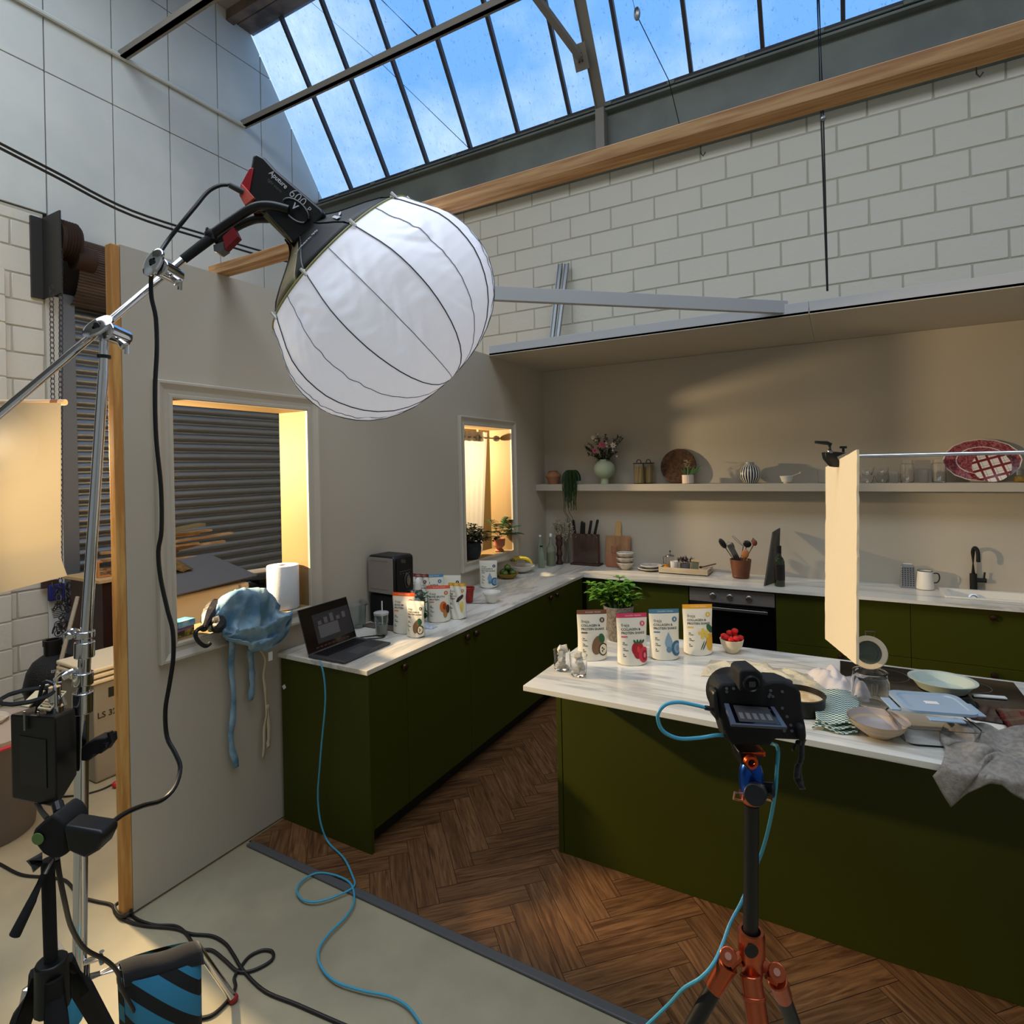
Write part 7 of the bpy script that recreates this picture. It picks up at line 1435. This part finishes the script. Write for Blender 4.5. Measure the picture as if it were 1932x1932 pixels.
# cream box with grey mat, seen through the large window
t = thing('cream_chest', 'cream boxy chest seen through the large window', 'chest', (-4.3, 2.75, 0))
MW(t).box(-4.62, -4.12, 2.30, 3.02, .004, 1.0).build('body', M('cream_vinyl', (206, 184, 150), .6), bevel=.02)
MW(t).box(-4.63, -4.11, 2.92, 2.935, .02, .99).build('side_seam', M('cream_seam', (150, 130, 100), .7), smooth=False)
mb = MB(); mb.obox((-4.36, 2.66, 1.10), (.27, .03, -.075), (-.03, .40, .01), (.002, 0, .006)); tag(mb.build('floor_mat', M('mat_grey', (84, 84, 86), .7), smooth=False, bevel=.003), 'dark grey rubber mat lying on the cream chest', 'mat')
tag(MB().grid(16, 12, lambda u, v: (-4.60+.22*v, 2.30+.42*u, 1.19-.06*v+.07*sin(pi*u)*sin(pi*v)+.02*noise.noise(V((u*8, v*8, 2))))).build('hessian_cloth', M('hessian', (110, 84, 40), .95, c2=(80, 64, 34), ns=30, bump=.4), solid=.004), 'brown hessian cloth heaped on the grey mat', 'cloth')
for k in range(4): tag(MB().obox((-5.13, 3.03+.01*k, 1.057+.019*k), (.02, .20-.02*k, .0), (.03, 0, 0), (0, 0, .009)).build('timber_offcut', m_off, smooth=False), 'timber batten stacked behind the hessian cloth', 'timber offcut', 'battens behind the hessian cloth')
tag(MB().obox((-4.35, 3.22, 1.03), (.03, .14, 0), (.06, 0, 0), (0, 0, .008)).build('white_board', M('board_white', (220, 200, 170), .6), smooth=False), 'small white board edge beside the cream chest', 'board')
rk = random.Random(17)
t = thing('equipment_table', 'dark low table holding black stand bags beyond the large window', 'table', (-4.35, 3.75, 0)); MW(t).box(-4.6, -4.1, 3.15, 4.5, .86, .89).build('tabletop', m_black, smooth=False)
for x in (-4.58, -4.12):
    for y in (3.17, 4.48): MW(t).box(x-.015, x+.015, y-.015, y+.015, .003, .86).build('leg', m_black, smooth=False)
for k in range(6):
    y = 3.22+.16*k; A_ = V((-4.50+.02*k, y, .935)); B_ = A_+V((.16, .42, .06*(k % 2)))
    tag(MB().tube([A_, A_.lerp(B_, .3), A_.lerp(B_, .7), B_], [.03, .045, .035, .02], 8).build('stand_bag', M('bag_charcoal', (40, 38, 38), .7)), 'folded black stand lying on the dark table beyond the large window', 'folded stand', 'folded stands on the dark table')
# kamado barbecue
t = thing('kamado_barbecue', 'black egg-shaped barbecue standing by the block pier', 'barbecue', (-5.1, 2.08, 0)); t.scale = (.6, .6, .8); m_bbq = M('bbq_black', (12, 12, 12), .35, bump=.4, bs=60)
MW(t).lathe([(0, .10), (.15, .12), (.25, .22), (.29, .38), (.29, .41)], (-5.1, 2.08, 0), 40).build('base', m_bbq); MW(t).lathe([(.292, .415), (.29, .46), (.26, .56), (.20, .64), (.11, .69), (0, .70)], (-5.1, 2.08, 0), 40).build('lid', M('bbq_tiles', (12, 12, 12), .5, bump=.8, bs=90))
MW(t).lathe([(.302, .395), (.302, .43)], (-5.1, 2.08, 0), 40).build('band', m_black); mb = MW(t); mb.lathe([(.09, .68), (.09, .78), (.10, .78), (.10, .83), (.07, .83), (.07, .80), (0, .80)], (-5.1, 2.08, 0), 24); mb.build('chimney_vent', m_black)
c = V((-5.1, 2.08, 0)); dr = (V((0, 0, 0))-V((c.x, c.y, 0))).normalized(); sd_ = V((-dr.y, dr.x, 0))
mb = MW(t); mb.cyl(c+dr*.35+sd_*.13+V((0, 0, .49)), c+dr*.35-sd_*.13+V((0, 0, .49)), .012, n=10); mb.build('handle', m_steel)
put_text('EST', .03, lambda x, y: c+dr*(.262-y*.5)+sd_*(x-.02)*1+V((0, 0, .575+y))-wloc(t), m_print, t, 'lettering')
for k in range(3): a = 2*pi*k/3; MW(t).cyl(c+V((.16*cos(a), .16*sin(a), .13)), c+V((.24*cos(a), .24*sin(a), .003)), .02, n=8).build('leg', m_black)
t = thing('round_barbecue', 'second black round barbecue cut by the left frame edge', 'barbecue', (-5.15, 1.50, 0)); c = V(t.location)
MB().lathe([(0, .12), (.16, .16), (.235, .3), (.24, .42), (.23, .50), (.17, .60), (.08, .64), (0, .65)], n=36).build('bowl', m_bbq, parent=t); MB().cyl((0, 0, .64), (0, 0, .74), .05, n=16).build('chimney_vent', m_black, parent=t)
for k in range(3): a = 2*pi*k/3; MB().cyl((.12*cos(a), .12*sin(a), .16), (.2*cos(a), .2*sin(a), .003), .018, n=8).build('leg', m_black, parent=t)
# grey bucket with lid in the left foreground of that corner
t = thing('storage_tub', 'grey plastic tub with pale lid and pink liner at the left edge', 'tub', (-3.95, 1.28, 0))
MB().lathe([(0, .003), (.22, .003), (.27, .50), (.275, .52)], n=36).build('tub', M('tub_grey', (86, 82, 82), .5), parent=t); MB().lathe([(.285, .52), (.29, .545), (.24, .57), (0, .585)], n=36).build('lid', M('lid_grey', (160, 150, 140), .6), parent=t); MB().lathe([(.278, .50), (.292, .515), (.288, .525)], n=36).build('liner', M('pink_liner', (190, 60, 84), .6), parent=t); MB().lathe([(.10, .576), (.12, .60), (.08, .60), (.07, .578)], n=24).build('lid_handle', m_stone, parent=t)
# stacked lidded crates
t = thing('lidded_crate', 'pale grey plastic crate with cream lids stacked, beside the pine stud', 'crate', (-4.16, 2.02, 0)); t.scale = (.72, 1, 1)
A_ = V((-3.95, 1.90, 0)); m_cr = M('crate_grey', (138, 132, 120), .5); m_cl = M('crate_lid', (224, 208, 176), .5)
MB().box(-.28, .28, -.20, .20, .004, .60).build('body', m_cr, parent=t, bevel=.012)
for k in range(3): MB().box(-.30, .30, -.22, .22, .603+.035*k, .628+.035*k).build('lid', m_cl, parent=t, bevel=.008)
MB().box(.2805, .282, -.12, .12, .50, .56).build('hand_slot', m_black, parent=t, smooth=False)
put_text('LS 32', .05, lambda x, y: V((.2835, -.185+x, .39+y)), m_ink, t, 'lettering', .001)
t = thing('broom', 'broom with pale pole leaning by the brown cabinet', 'broom', (-4.8, 2.2, 0)); MW(t).cyl(PX(104, 1290, -4.72), PX(140, 1125, -5.0)+V((.05, 0, .0)), .014, n=10).build('pole', M('pole_grey', (150, 140, 120), .5))
